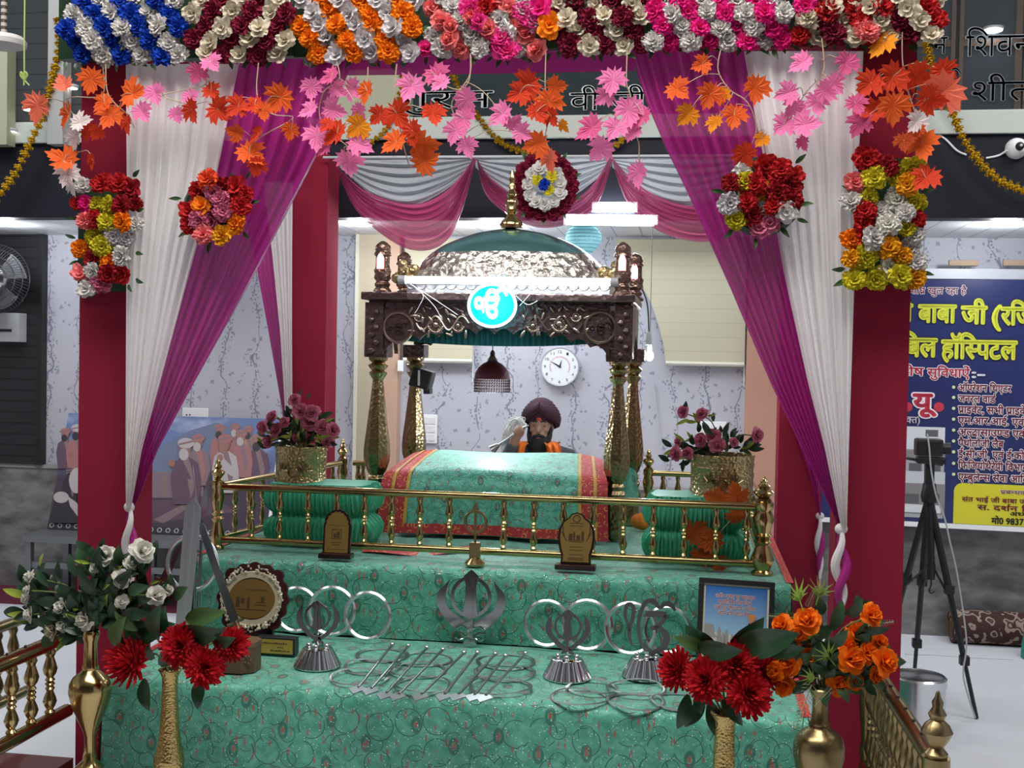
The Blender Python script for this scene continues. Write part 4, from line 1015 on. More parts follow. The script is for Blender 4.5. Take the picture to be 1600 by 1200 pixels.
tag(m.build('loose_wires', WHITEP), 'thin loose white wires hanging over the canopy front beside the disc sign', 'wire')
point('added_neon_spill', (c.x, yl-.12, c.z), .9, .08, (.25, .75, 1.0))  # extra point light ahead of the disc, throws its blue onto the carved panel
def fused_lump(m): return m.mesh('orange_bundle', mat('orange_cotton', (.75, .20, .02), .8, bump=('noise', 30, .6, .01)))
# ------------------------------------------------------------------ rumala cloth over the manji, inside the canopy
YR0, YR1 = 5.40, 5.86
zt0 = P(770, 735, YR0).z; zt1 = P(770, 704, YR1).z
rl = P(598, 730, YR0).x; rrx = P(949, 736, YR0).x
tag(MB().box(rl+.06, rrx-.05, YR0+.06, YR1-.05, Z1+.008, zt0-.05).build('manji_stand', BROWNWOOD, smooth=False), 'low wooden stand hidden under the green and red cloth inside the canopy', 'stand')
ru = thing('rumala_cloth', 'green embroidered cloth with wide red and gold borders, draped inside the canopy', 'cloth', ((rl+rrx)/2, YR0, Z1))
RPROF = [(YR1+.02, Z1+.1), (YR1, zt1-.02), (YR1-.04, zt1), ((YR0+YR1)/2, (zt0+zt1)/2+.005), (YR0+.05, zt0), (YR0+.012, zt0-.018), (YR0, zt0-.06), (YR0-.015, Z1+.25), (YR0-.05, Z1+.02)]
RL = [0.]
for p, q in zip(RPROF, RPROF[1:]): RL.append(RL[-1]+math.hypot(q[0]-p[0], q[1]-p[1]))
def rum(u, v):
    s = RL[-1]*v; y = interp(list(zip(RL, [p[0] for p in RPROF])), s); z = interp(list(zip(RL, [p[1] for p in RPROF])), s)
    fl = max(0, (zt0-z))/(zt0-Z1); w = rrx-rl
    tap = .06*max(0, (y-YR0)/(YR1-YR0)) if z > zt0-.03 else 0
    x = rl+tap+(w-2*tap)*u + (u-.5)*.03*fl
    edge = (abs(u-.5)*2)**6
    return (x, y-.010*fl*math.sin(9*x+1)-.006*fl*math.sin(23*x), z-.025*edge*(1 if z > zt0-.03 else 0)+.006*math.sin(8*x)*math.sin(6*s))
W_ = rrx-rl; bw = .13/W_
def part_r(name, u0, u1, v0, v1, mt, nu, nv, lift=0):
    MB().grid(lambda u, v: tuple(Vector(rum(u0+(u1-u0)*u, v0+(v1-v0)*v))+Vector((0, -lift, lift))), nu, nv, 0, lambda u, v: ((u0+(u1-u0)*u)*W_, -(v0+(v1-v0)*v)*RL[-1])).build(name, mt, ru)
part_r('brocade_field', bw, 1-bw, 0, 1, RUM, 60, 60)
part_r('red_border', 0, bw, 0, 1, BORDER, 10, 60); part_r('red_border', 1-bw, 1, 0, 1, BORDER, 10, 60)
part_r('hem_border', bw*.8, 1-bw*.8, .955, 1.0, BORDER, 50, 4, .004)
GT = mat('gold_stripe', (.55, .33, .06), .45)
for u0 in (bw*.42, 1-bw*.5, bw*.97, 1-bw*1.05): part_r('gold_stripe', u0, u0+.014, 0, 1, GT, 1, 60, .003)
def spill(u, v):
    c = PZ(566+172*u, 853+9*v+5*math.sin(PI*u), Z1+.006); return (c.x, c.y, Z1+.006+.004*math.sin(9*u))
MB().grid(spill, 30, 3, 0, lambda u, v: (u*.45, v*.04)).build('trailing_hem', BORDER, ru)
c = P(1004, 818, 5.86); m = MB()
for dx, dz, q in ((0, 0, .045), (.02, .025, .035), (-.02, -.01, .04)): m.ball((c.x+dx, 5.86, max(c.z+dz, Z1+.05)), (q, q*.8, q), 12, 8)
tag(bpy.data.objects.new('orange_bundle', fused_lump(m)), 'small bundle of orange cloth behind the right front canopy post', 'cloth'); COL.objects.link(bpy.data.objects['orange_bundle'])
# second small cloth hanging on the right of the back post
a = P(985, 735, 5.93); b = P(998, 775, 5.93)
tag(MB().grid(lambda u, v: (a.x-.04+.07*u+.02*v, 5.91-.03*math.sin(3*u+2*v), a.z-(a.z-b.z+.05)*v+.02*math.sin(PI*u)), 10, 10, 0, lambda u, v: (u*.1, v*.2)).build('folded_cloth', RUM), 'small folded green cloth beside the back right canopy post', 'cloth')
# ------------------------------------------------------------------ skirted stools with brass tubs of roses
SKIRT = mat('ruffled_green_satin', (.045, .42, .24), .42, sheen=.2)
SKTOP = mat('green_satin_top', (.08, .50, .33), .4)
def stool(px0, px1, pyt, Y, label, seed):
    x0 = P(px0, 800, Y).x; x1 = P(px1, 800, Y).x; zt = P((px0+px1)/2, pyt, Y).z; rr = random.Random(seed)
    w, d, h = x1-x0, .30, zt-Z1-.012; cx, cy = (x0+x1)/2, Y+.16
    r = thing('skirted_stool', label, 'stool', (cx, cy, Z1+.01))
    n = 640; ph = [rr.uniform(0, 6.28) for _ in range(3)]
    rc = .07; sg = [(w-2*rc), PI/2*rc, (d-2*rc), PI/2*rc]*2; tot = sum(sg)
    def rrect(u):                                        # rounded rectangle by arc length, from the front left corner
        q = (u % 1)*tot; i = 0
        while i < 7 and q > sg[i]: q -= sg[i]; i += 1
        k4 = i//2; ca = [(0, -1), (1, 0), (0, 1), (-1, 0)][k4]; dr = [(1, 0), (0, 1), (-1, 0), (0, -1)][k4]
        hw_, hd2 = w/2-rc, d/2-rc; st_ = [(-hw_, -hd2-rc), (hw_+rc, -hd2), (hw_, hd2+rc), (-hw_-rc, hd2)][k4]
        if i % 2 == 0: return cx+st_[0]+dr[0]*q, cy+st_[1]+dr[1]*q, ca[0], ca[1]
        a = math.atan2(ca[1], ca[0])+q/rc; cc_ = [(hw_, -hd2), (hw_, hd2), (-hw_, hd2), (-hw_, -hd2)][k4]
        return cx+cc_[0]+rc*math.cos(a), cy+cc_[1]+rc*math.sin(a), math.cos(a), math.sin(a)
    def fn(u, v):
        X, Yy, c, s = rrect(u)
        band = math.exp(-((v-.48)/.07)**2); puff = .030*math.sin(PI*min(1, v/.48)) if v < .48 else .028*math.sin(PI*(v-.48)/.52)
        w0 = 2*PI*70*u+ph[0]+1.6*math.sin(5*v+9*u); f = .009*(1-2*abs(math.sin(w0/2))**.7)+.003*math.sin(2*PI*113*u+ph[1]+3*v)
        k = puff-.016*band+f*(1-.4*band)-.02
        return (X+c*k, Yy+s*k, Z1+.012+h*v)
    MB().grid(fn, n, 26).build('ruffled_skirt', SKIRT, r)
    m = MB(); P2 = [fn(i/80, 1.0) for i in range(80)]
    m.add([(p[0], p[1], p[2]) for p in P2]+[(cx, cy, zt+.012)], [(i, (i+1) % 80, 80) for i in range(80)]); m.build('seat_top', SKTOP, r)
    return zt, cx, cy
def tub(px, pyt, pyb, hw, Y, label):
    c = P(px, pyb, Y); k = pxm(Y)*.985; R = hw*k; h = (pyb-pyt)*k
    r = thing('brass_tub', label, 'planter', (c.x, Y, c.z))
    pr = [(1e-5, 0), (R*.97, 0), (R*.99, .01), (R*.985, .03), (R, .032), (R*.985, .04), (R, .042), (R*.985, .05), (R*.985, h*.72), (R*1.005, h*.74), (R*.99, h*.78), (R*1.005, h*.80), (R*.99, h*.86), (R*1.01, h*.88), (R*1.0, h*.93), (R*1.03, h*.97), (R*1.02, h), (R*.94, h), (R*.92, h*.8), (1e-5, h*.78)]
    MB().lathe(pr, 40, Matrix.Translation((c.x, Y, c.z))).build('tub_body', BRASS_E, r)
    m = MB()
    T = frame((c.x, Y-R*.99, c.z+h*.45), (1, 0, 0), (0, 0, 1))
    for q in range(9):
        a = PI*q/8; L = h*.2
        for sx in (-1, 1):
            m.tube([T @ Vector((sx*(.055)+.008*math.cos(a)*1.5, .008*math.sin(a), -.004)), T @ Vector((sx*.055+L*math.cos(a)*.8, L*math.sin(a)*.9, .004-abs(sx*.055+L*math.cos(a)*.8)**2/(2*R)))], .0022, 4)
    m.torus(.022, .003, 16, 5, frame((c.x, Y-R-.001, c.z+h*.42), (1, 0, 0), (0, 0, 1))); m.build('embossed_motif', BRASS_D, r)
    return c.x, Y, c.z+h
def bouquet(label, Y, base, items, leaves, kind, col, name='artificial_flower', cat='flowers', stem_r=.003, fill=0, base_px=(0, 0), fsz=26, fmesh=(None,)):
    """flowers in a vase: every bloom on a stem from the vase mouth"""
    r = thing('flower_bunch', label, cat, base); rr = random.Random(int(base[0]*1000) % 97)
    st = MB()
    for it in items:
        x, y, s = it[:3]; c = it[3] if len(it) > 3 else col; kd = it[4] if len(it) > 4 else kind
        yy = Y+rr.uniform(-.04, .03); p = P(x, y, yy)
        dx, dz = p.x-base[0], p.z-base[2]
        out = Vector((dx*1.2, -.20, dz*.5+.02)).normalized()
        put(fm(kd, c, rr.randrange(3)), name, r, p, face(out, rr.uniform(0, 6)), s*yy/FPX*1.18)
        b = Vector(base)+Vector((rr.uniform(-.01, .01), rr.uniform(-.01, .01), -.02))
        st.tube(smooth_path([b, b.lerp(p, .5)+Vector((-dx*.15, .03, .05)), p-out*.012], 4), stem_r, 5)
    for lf_ in leaves:
        x, y, a, s = lf_[:4]; me = lf_[4] if len(lf_) > 4 else LEAF2
        put_leaf(r, x, y, Y+rr.uniform(-.03, .05), s, a, rr, me, rr.uniform(-.2, .5))
    if fill:                                             # small uncountable leaves between the blooms: one part
        fo = MB(); mats_ = []
        for q in fmesh:
            if q.materials[0] not in mats_: mats_.append(q.materials[0])
        for i in range(fill):
            it = items[rr.randrange(len(items))]; t = rr.uniform(.2, 1.0); p0 = (base_px[0]+(it[0]-base_px[0])*t+rr.uniform(-20, 20), base_px[1]+(it[1]-base_px[1])*t+rr.uniform(-12, 14))
            if p0[1] > base_px[1]+12: continue
            c = P(p0[0], p0[1], Y+rr.uniform(.0, .07)); ang = math.atan2(base_px[1]-p0[1]+8, p0[0]-base_px[0])+rr.uniform(-1.1, 1.1)
            q = Vector((math.cos(ang), rr.uniform(-.6, .4), math.sin(ang))).normalized(); nn = Vector((rr.uniform(-.5, .5), -1, rr.uniform(-.2, .8)))
            xx = q.cross(nn).normalized(); zz = xx.cross(q); me = rr.choice(fmesh); sc_ = rr.uniform(.7, 1.25)*fsz*Y/FPX
            T = Matrix(((xx.x*1.3, q.x, zz.x, 0), (xx.y*1.3, q.y, zz.y, 0), (xx.z*1.3, q.z, zz.z, 0), (0, 0, 0, 1))) @ Matrix.Scale(sc_, 4)
            fo.add([tuple(v.co) for v in me.vertices], [tuple(f.vertices) for f in me.polygons], mats_.index(me.materials[0]), Matrix.Translation(c) @ T)
        fo.build('foliage', mats_, r)['kind'] = 'stuff'
    st.build('stem', STEMM, r)
    return r
zs, cx, cy = stool(408, 572, 759, 4.92, 'green skirted stool with gathered ruffles, left side inside the railing', 3)
tx, ty, tz = tub(470, 692, 761, 42, cy, 'embossed brass tub of pink roses, on the left green stool')
bouquet('dusty pink roses and green sprigs in the left brass tub', cy-.02, (tx, ty-.0, tz-.02),
    [(461,625,22),(426,652,22),(412,668,24),(432,672,24),(470,642,26),(487,645,26),(484,660,30),(503,668,24),(520,672,24),(512,690,20),(420,690,22),(463,682,16),(445,660,18),(480,684,14)],
    [(455,660,1.9,26),(450,675,2.6,26),(492,690,-.2,26),(440,692,3.4,20),(505,660,.4,20,LEAF3),(442,660,2.4,16,LEAF3),(495,684,.2,22,LEAF3),(520,684,.1,16,LEAF3),(470,665,1.2,26),(460,690,1.5,28),(478,672,.7,24),(430,685,2.9,20),(465,632,-.6,12,LEAF3),(415,678,3.0,16,LEAF3),(500,678,.5,22)], 'rose', 'dusty', 'rose', fill=90, base_px=(470, 695), fsz=20, fmesh=(LEAF2, LEAF2, LEAF, LEAF3))
zs, cx, cy = stool(1008, 1166, 779, 4.92, 'green skirted stool with gathered ruffles, right side inside the railing', 5)
tx, ty, tz = tub(1127, 709, 784, 49, cy+.0, 'embossed brass tub of pink roses, on the right green stool')
bouquet('pink roses with two tall buds leaning left in the right brass tub', cy-.02, (tx, ty, tz-.02),
    [(1068,644,20),(1097,647,20,'dusty'),(1095,687,22),(1115,682,24),(1121,695,24),(1057,709,22),(1075,708,20),(1147,691,14),(1182,680,22),(1060,690,14)],
    [(1075,655,3.6,22,LEAF3),(1105,650,.3,16,LEAF3),(1070,690,2.5,22,LEAF3),(1085,700,3.0,24),(1130,682,1.2,24),(1165,692,.6,30),(1160,700,.2,30),(1105,705,2.4,24),(1068,718,-1.6,20),(1140,700,.9,26),(1120,707,1.7,24),(1083,688,2.2,20,LEAF3),(1170,702,.1,24),(1098,660,-.8,30),(1135,690,.4,16,LEAF3)], 'rose', 'dusty', 'rose', fill=70, base_px=(1127, 712), fsz=20, fmesh=(LEAF2, LEAF2, LEAF, LEAF3))
# orange maple leaves caught on the right of the railing
lm = thing('maple_spray', 'fallen orange maple spray caught on the brass railing beside the right stool', 'leaf spray', P(1110, 885, 4.74))
st = MB()
for x, y, s in ((1085,832,44),(1112,845,40),(1098,868,38),(1152,802,36),(1120,880,30),(1150,775,40),(1118,778,34)):
    p = P(x, y, 4.86); put(MM[('f', rm.randrange(3))], 'leaf', lm, p, (Quaternion((1, 0, 0), PI/2) @ Quaternion((0, 0, 1), rm.uniform(-1.5, 1.5))), s*4.5/FPX)
st.tube(smooth_path([P(1085, 832, 4.865), P(1112, 850, 4.86), P(1120, 880, 4.865)], 5), .002, 4); st.tube([P(1112, 845, 4.865), P(1152, 802, 4.865), P(1150, 775, 4.865)], .002, 4); st.build('stem', TWIG, lm)
# ------------------------------------------------------------------ the reader
def fused(name, m, mats, voxel, parent=None, smooth_it=4):
    tmp = bpy.data.objects.new('tmp', m.mesh('tmp', mats)); COL.objects.link(tmp)
    md = tmp.modifiers.new('r', 'REMESH'); md.mode = 'VOXEL'; md.voxel_size = voxel; md.use_smooth_shade = True
    s2 = tmp.modifiers.new('s', 'SMOOTH'); s2.iterations = smooth_it; s2.factor = .5
    bpy.context.view_layer.update(); me = bpy.data.meshes.new_from_object(tmp.evaluated_get(bpy.context.evaluated_depsgraph_get()))
    bpy.data.objects.remove(tmp); me.name = name
    if not me.materials:
        for q in (mats if isinstance(mats, list) else [mats]): me.materials.append(q)
    for p in me.polygons: p.use_smooth = True
    return me
YM = 6.80; hd_ = P(845, 668, YM); hx, hz = hd_.x, hd_.z; SEAT = .575
SKIN = mat('skin', (.30, .17, .115), .55); km = pxm(YM)
sbox('floor_dais', hx-.8, hx+.8, 6.30, 7.42, .0005, SEAT, mat('white_dais', (.55, .56, .6), .8))
b = MB()
cx_, cy_ = hx, YM+.10
b.tube([(cx_, cy_+.05, SEAT+.10), (cx_, cy_+.06, SEAT+.25), (cx_, cy_+.02, SEAT+.40), (cx_, cy_-.03, SEAT+.50)], [.15, .135, .15, .12], 14)      # trunk
b.tube([(cx_-.17, cy_-.02, SEAT+.49), (cx_, cy_, SEAT+.52), (cx_+.17, cy_-.02, SEAT+.49)], [.065, .09, .065], 12)                              # shoulders
b.tube([(cx_, cy_-.03, SEAT+.50), (cx_, cy_-.075, hz-.06)], [.058, .055], 12)                                                                  # neck
b.ball((hx, YM-.01, hz+.015), (.068, .085, .088), 18, 14); b.ball((hx, YM-.055, hz-.045), (.050, .045, .045), 14, 10)                                # skull and jaw
b.ball((hx, YM-.102, hz-.012), (.013, .020, .020), 10, 8); b.tube([(hx, YM-.088, hz+.022), (hx, YM-.106, hz-.014)], [.007, .012], 8)              # nose
b.tube([(hx-.045, YM-.068, hz+.032), (hx-.02, YM-.088, hz+.034), (hx+.02, YM-.088, hz+.034), (hx+.045, YM-.068, hz+.032)], .010, 8)                # brow
for s in (-1, 1):
    b.ball((hx+s*.040, YM-.068, hz-.012), (.020, .018, .016), 8, 6); b.ball((hx+s*.070, YM-.0, hz-.0), (.010, .02, .028), 8, 6)                        # cheeks, ears
    kx_ = cx_+s*.30; b.tube([(cx_+s*.08, cy_+.02, SEAT+.10), (kx_, cy_-.22, SEAT+.10), (cx_+s*.02, cy_-.34, SEAT+.06)], [.095, .07, .045], 12)       # folded legs
    b.ball((cx_-s*.03, cy_-.36, SEAT+.05), (.09, .05, .045), 10, 8)
hand = P(811, 673, YM-.16); elb = Vector((cx_-.27, cy_-.17, SEAT+.30))
b.tube([(cx_-.18, cy_-.02, SEAT+.48), elb], [.055, .043], 12); b.tube([elb, hand], [.042, .026], 12)
lh = Vector((cx_+.10, cy_-.36, SEAT+.36)); el2 = Vector((cx_+.28, cy_-.14, SEAT+.24))
b.tube([(cx_+.18, cy_-.02, SEAT+.48), el2], [.055, .043], 12); b.tube([el2, lh], [.042, .026], 12)
c0, c1 = P(817, 669, YM-.17), P(776, 697, YM-.17); hx_ = (c1-c0).normalized(); hup = Vector((0, -1, 0)).cross(hx_).normalized()
b.ball(hand+Vector((.004, .012, -.006)), (.030, .018, .034), 10, 8)
for i in range(4):                                        # four fingers closing round the whisk handle
    o = hand+hx_*(-.024+.016*i); o = c0+(c1-c0)*(((o-c0).dot(hx_))/(c1-c0).length); L = (.021, .024, .023, .018)[i]
    b.tube([o-hup*.020+Vector((0, .012, 0)), o-hup*.018+Vector((0, -.012, 0)), o+hup*.004+Vector((0, -.019, 0)), o+hup*L*.8+Vector((0, -.008, 0))], [.0085, .008, .0075, .006], 8)
o = c0+(c1-c0)*.05
b.tube([hand+Vector((.012, .005, -.004)), o+hup*.016+Vector((0, .004, 0)), o+hup*.018+hx_*.022+Vector((0, -.012, 0))], [.010, .009, .007], 8)
b.ball(lh, (.038, .045, .018), 10, 8)
for i in range(4): b.tube([lh+Vector((-.024+.016*i, -.03, 0)), lh+Vector((-.026+.017*i, -.065-.006*(i in (1, 2)), .004)), lh+Vector((-.026+.017*i, -.09-.008*(i in (1, 2)), -.01))], [.0085, .008, .006], 8)
b.tube([lh+Vector((-.03, -.0, 0)), lh+Vector((-.055, -.03, .0)), lh+Vector((-.06, -.052, -.004))], [.011, .009, .007], 8)
man = bpy.data.objects.new('person', fused('person', b, SKIN, .0065)); COL.objects.link(man)
tag(man, 'seated person in a dark maroon turban and orange scarf, reading with head bowed', 'person')
SWEAT = mat('marled_grey_wool', (.06, .065, .07), .9, bump=('noise', 120, .8, .004))
b = MB()
b.tube([(cx_, cy_+.05, SEAT+.03), (cx_, cy_+.06, SEAT+.25), (cx_, cy_+.02, SEAT+.40), (cx_, cy_-.02, SEAT+.505)], [.175, .16, .172, .10], 16)
b.tube([(cx_-.185, cy_-.02, SEAT+.488), (cx_, cy_, SEAT+.515), (cx_+.185, cy_-.02, SEAT+.488)], [.078, .10, .078], 14)
w1 = elb.lerp(hand, .80); b.tube([(cx_-.19, cy_-.02, SEAT+.48), elb], [.070, .056], 14); b.tube([elb, w1], [.056, .038], 14)
w2 = el2.lerp(lh, .85); b.tube([(cx_+.19, cy_-.02, SEAT+.48), el2], [.070, .056], 14); b.tube([el2, w2], [.056, .038], 14)
def child(name, me):
    o = bpy.data.objects.new(name, me); COL.objects.link(o); o.parent = man; return o
child('sweater', fused('sweater', b, SWEAT, .010))
b = MB()
for s in (-1, 1):
    kx_ = cx_+s*.30; b.tube([(cx_+s*.08, cy_+.02, SEAT+.105), (kx_, cy_-.22, SEAT+.11), (cx_+s*.04, cy_-.33, SEAT+.07)], [.112, .085, .062], 12)
child('trousers', fused('trousers', b, mat('pale_cotton', (.5, .5, .52), .8), .012))
TURB = mat('maroon_turban', (.035, .007, .018), .85); b = MB()
tz_ = hz+.052
b.ball((hx, YM+.005, tz_+.034), (.094, .106, .094), 20, 14)
for s in (-1, 1):
    for i in range(8):
        t = i/7; R = .098+.010*math.sin(PI*t)
        pts = []
        for j in range(15):
            a = -PI/2+s*PI*j/14; rise = (.066-.112*math.sin(abs(a+PI/2)/2)**.8)*(1-t)+t*.092
            rad = R*(1-.45*t*t)
            pts.append((hx+rad*math.cos(a)*1.02, YM+.005+rad*1.1*math.sin(a)*.98, tz_+rise-.004*j*(1-t)*.2))
        b.tube(pts, .0165, 8)
child('turban', b.mesh('turban', TURB))
child('under_turban', MB().ball((hx, YM-.082, hz+.062), (.022, .016, .026), 10, 8).mesh('under_turban', mat('orange_underband', (.45, .06, .02), .8)))
BEARD = mat('black_beard', (.008, .007, .007), .8, bump=('noise', 150, .8, .004)); b = MB()
b.ball((hx, YM-.082, hz-.095), (.056, .036, .060), 16, 12); b.ball((hx, YM-.075, hz-.125), (.046, .036, .05), 14, 10)
for s in (-1, 1):
    b.tube([(hx+s*.064, YM-.03, hz+.01), (hx+s*.062, YM-.05, hz-.04), (hx+s*.045, YM-.075, hz-.085)], [.010, .016, .024], 8)
    b.tube([(hx, YM-.106, hz-.040), (hx+s*.022, YM-.102, hz-.044), (hx+s*.040, YM-.088, hz-.056)], [.009, .009, .008], 8)
child('beard', fused('beard', b, BEARD, .005, smooth_it=2))
EYE = mat('eye_dark', (.02, .015, .012), .3); b = MB()
for s in (-1, 1): b.ball((hx+s*.027, YM-.080, hz+.014), (.011, .008, .005), 10, 6)
child('eyes', b.mesh('eyes', EYE))
b = MB()
for s in (-1, 1): b.tube([(hx+s*.008, YM-.094, hz+.038), (hx+s*.025, YM-.093, hz+.042), (hx+s*.043, YM-.077, hz+.036)], [.004, .0045, .003], 6)
child('eyebrows', b.mesh('eyebrows', BEARD))
child('mouth', MB().ball((hx, YM-.103, hz-.055), (.018, .008, .005), 10, 6).mesh('mouth', mat('lip', (.28, .10, .08), .5)))
SCARF = mat('orange_scarf', (.72, .16, .015), .7, bump=('noise', 20, .4, .01)); b = MB()
for s, x1, x2 in ((-1, 816, 808), (1, 861, 867)):
    p0 = Vector((hx+s*.068, cy_-.01, SEAT+.60)); p1 = P(x1, 692, YM-.10); p2 = P(x2, 712, YM-.13); p3 = Vector((p2.x, cy_-.20, SEAT+.22))
    def band(u, v, pts=smooth_path([(hx, cy_+.09, SEAT+.60), p0, p1, p2, p3], 6)):
        q = v*(len(pts)-1); i = min(int(q), len(pts)-2); c = pts[i].lerp(pts[i+1], q-i)
        return (c.x+(u-.5)*.085, c.y+.012*math.sin(u*16)-.02*math.sin(PI*u), c.z+.006*math.cos(u*12))
    b.grid(band, 14, 26)
child('scarf', b.mesh('scarf', SCARF))
# fly whisk held beside the face
fw = thing('fly_whisk', 'white hair fly whisk with a silver handle, held up by the person', 'fly whisk', c1)
MB().tube([c0-hx_*.03, c0, c0.lerp(c1, .3), c0.lerp(c1, .6), c1], [.007, .010, .008, .007, .010], 10).build('silver_handle', CHROME, fw)
b = MB(); b.ball(c0+hx_*.02+hup*.002, (.016, .016, .014), 10, 8); b.ball(c1+hx_*.02, (.024, .022, .024), 12, 8); b.lathe([(.03, 0), (.02, .03), (.012, .05)], 12, frame(c1+hx_*.035, hx_.cross(Vector((0, 1, 0))), (0, 1, 0))); b.build('silver_cap', STEEL, fw)
HAIR = mat('white_hair', (.60, .62, .60), .9, bump=('noise', 90, .8, .006)); b = MB(); rh = random.Random(9)
ctr = [P(818, 666, YM-.10), P(812, 657, YM-.09), P(802, 659, YM-.09), P(794, 672, YM-.10), P(790, 690, YM-.10), P(789, 720, YM-.10)]
for i in range(90):
    q = smooth_path([c+Vector((rh.gauss(0, .011), rh.gauss(0, .011), rh.gauss(0, .009))) for c in ctr], 4); b.tube(q, [.003]*(len(q)-1)+[.001], 4)
b.build('hair_tuft', HAIR, fw)
# ------------------------------------------------------------------ things on and near the back wall
yw = YW-.004
def wallbox(name, label, cat, px0, py0, px1, py1, d, mt, y=yw):
    a = P(px0, py1, y); c = P(px1, py0, y); r = thing(name, label, cat, ((a.x+c.x)/2, y, a.z))
    MB().box(a.x, c.x, y-d, y, a.z, c.z).build('plate', mt, r, smooth=False, bevel=.004); return r, a, c
def switchboard(label, x0, y0, x1, y1, cols, rows):
    r, a, c = wallbox('switch_board', label, 'switch board', x0, y0, x1, y1, .014, WHITEP)
    w = (c.x-a.x)/(cols+.4); h = (c.z-a.z)/(rows+.4)
    for i in range(cols):
        for j in range(rows):
            x = a.x+w*(i+.3); z = a.z+h*(j+.3); MB().box(x, x+w*.8, yw-.019, yw-.0135, z, z+h*.8).build('switch', mat('switch_white', (.7, .7, .7), .35), r, smooth=False, bevel=.002)
switchboard('tall white switch board behind the back left canopy post', 655, 648, 684, 692, 2, 3)
switchboard('white switch board behind the pink roses in the right brass tub', 1088, 659, 1135, 690, 4, 1)
r, a, c = wallbox('switch_board', 'white socket board above the large painting at the left', 'switch board', 286, 638, 326, 652, .014, WHITEP)
MB().ball((P(293, 648, yw).x, yw-.014, P(293, 648, yw).z), .006, 6, 5).ball((P(298, 648, yw).x, yw-.014, P(298, 648, yw).z), .006, 6, 5).build('socket_hole', BLACK, r)
# clock
cc = P(875, 573, YW-.03); ck = pxm(7.47)*31
cl = thing('wall_clock', 'round white wall clock with a gauge dial in the middle, right of the red lamp', 'clock', (cc.x, YW, cc.z))
T = frame((cc.x, YW-.012, cc.z), (1, 0, 0), (0, 0, 1))
MB().lathe([(1e-5, -.01), (ck*.98, -.01), (ck, .01), (ck, .03), (ck*.97, .036), (ck*.93, .028)], 40, T).build('case', CHROME, cl)
FACEW = mat('clock_face', (.72, .75, .78), .35); INK = mat('ink', (.02, .02, .025), .5); REDI = mat('red_ink', (.55, .05, .05), .5)
MB().lathe([(1e-5, .030), (ck*.93, .030)], 40, T).build('dial', FACEW, cl, smooth=False)
m = MB()
for h in range(1, 13):
    a = PI/2-2*PI*h/12; x, y = ck*.76*math.cos(a), ck*.76*math.sin(a)
    text_on(m, str(h), T @ Matrix.Translation((x, y-ck*.07, .0305)), width=ck*(.11 if h < 10 else .18), height=ck*.20, z=.002, center=True)
m.build('numerals', INK, cl, smooth=False)
m = MB()
for i in range(26):
    a = PI*1.15-PI*1.3*i/25; x, y = math.cos(a), math.sin(a)
    m.add([(x*ck*.46, y*ck*.46, .0315), (x*ck*.54, y*ck*.54, .0315), (math.cos(a-.05)*ck*.54, math.sin(a-.05)*ck*.54, .0315), (math.cos(a-.05)*ck*.46, math.sin(a-.05)*ck*.46, .0315)], [(0, 1, 2, 3)], 0, T)
m.build('gauge_scale', REDI, cl, smooth=False)
m = MB()
def handm(a, L, w): m.add([(-w*math.sin(a), w*math.cos(a), .033), (w*math.sin(a), -w*math.cos(a), .033), (L*math.cos(a), L*math.sin(a), .033), (-L*.3*math.cos(a)*.6, -L*.3*math.sin(a)*.6, .0325)], [(0, 1, 2), (0, 3, 1)], 0, T)
handm(math.radians(150), ck*.62, ck*.05); handm(math.radians(75), ck*.40, ck*.05); m.ball(T @ Vector((0, 0, .033)), .006, 8, 6)
m.build('hands', INK, cl, smooth=False)
# red beaded pendant lamp
c = P(769, 592, 5.8); q = pxm(5.8)
r = thing('beaded_pendant_lamp', 'maroon domed pendant lamp with a bead fringe, hanging inside the canopy', 'lamp', c)
SHD = mat('maroon_shade', (.20, .035, .055), .5, bump=('voronoi', 150, .5, .003))
MB().lathe([(28*q, 0), (28*q, 3*q), (26.5*q, 10*q), (22*q, 18*q), (15*q, 24*q), (9*q, 27*q), (7*q, 30*q)], 28, Matrix.Translation(c)).build('shade', SHD, r)
MB().lathe([(8*q, 29*q), (9*q, 31*q), (6*q, 33*q), (4*q, 37*q), (4*q, 42*q), (2*q, 45*q), (1e-5, 46*q)], 14, Matrix.Translation(c)).build('metal_cap', CHROME, r)
m = MB(); m.tube([c+Vector((0, 0, 45*q)), Vector((c.x, c.y, zf(476)-.0))], .003, 5); m.build('chain', STEEL, r)
m = MB()
for i in range(44):
    a = 2*PI*i/44; x, y = c.x+28*q*math.cos(a), c.y+28*q*math.sin(a); m.tube([(x, y, c.z), (x, y, c.z-21*q)], .0012, 4)
    for j in range(5): m.ball((x, y, c.z-(3+4*j+(1 if j > 2 else 0))*q), .0042, 6, 4)
point('canopy_fill', c+Vector((0, 0, -.16)), 5, .03, (.95, .97, 1))  # added fill light below the fringe, brightens the rumala top and canopy inside
o = m.build('bead_fringe', mat('dark_beads', (.05, .035, .035), .3), r)
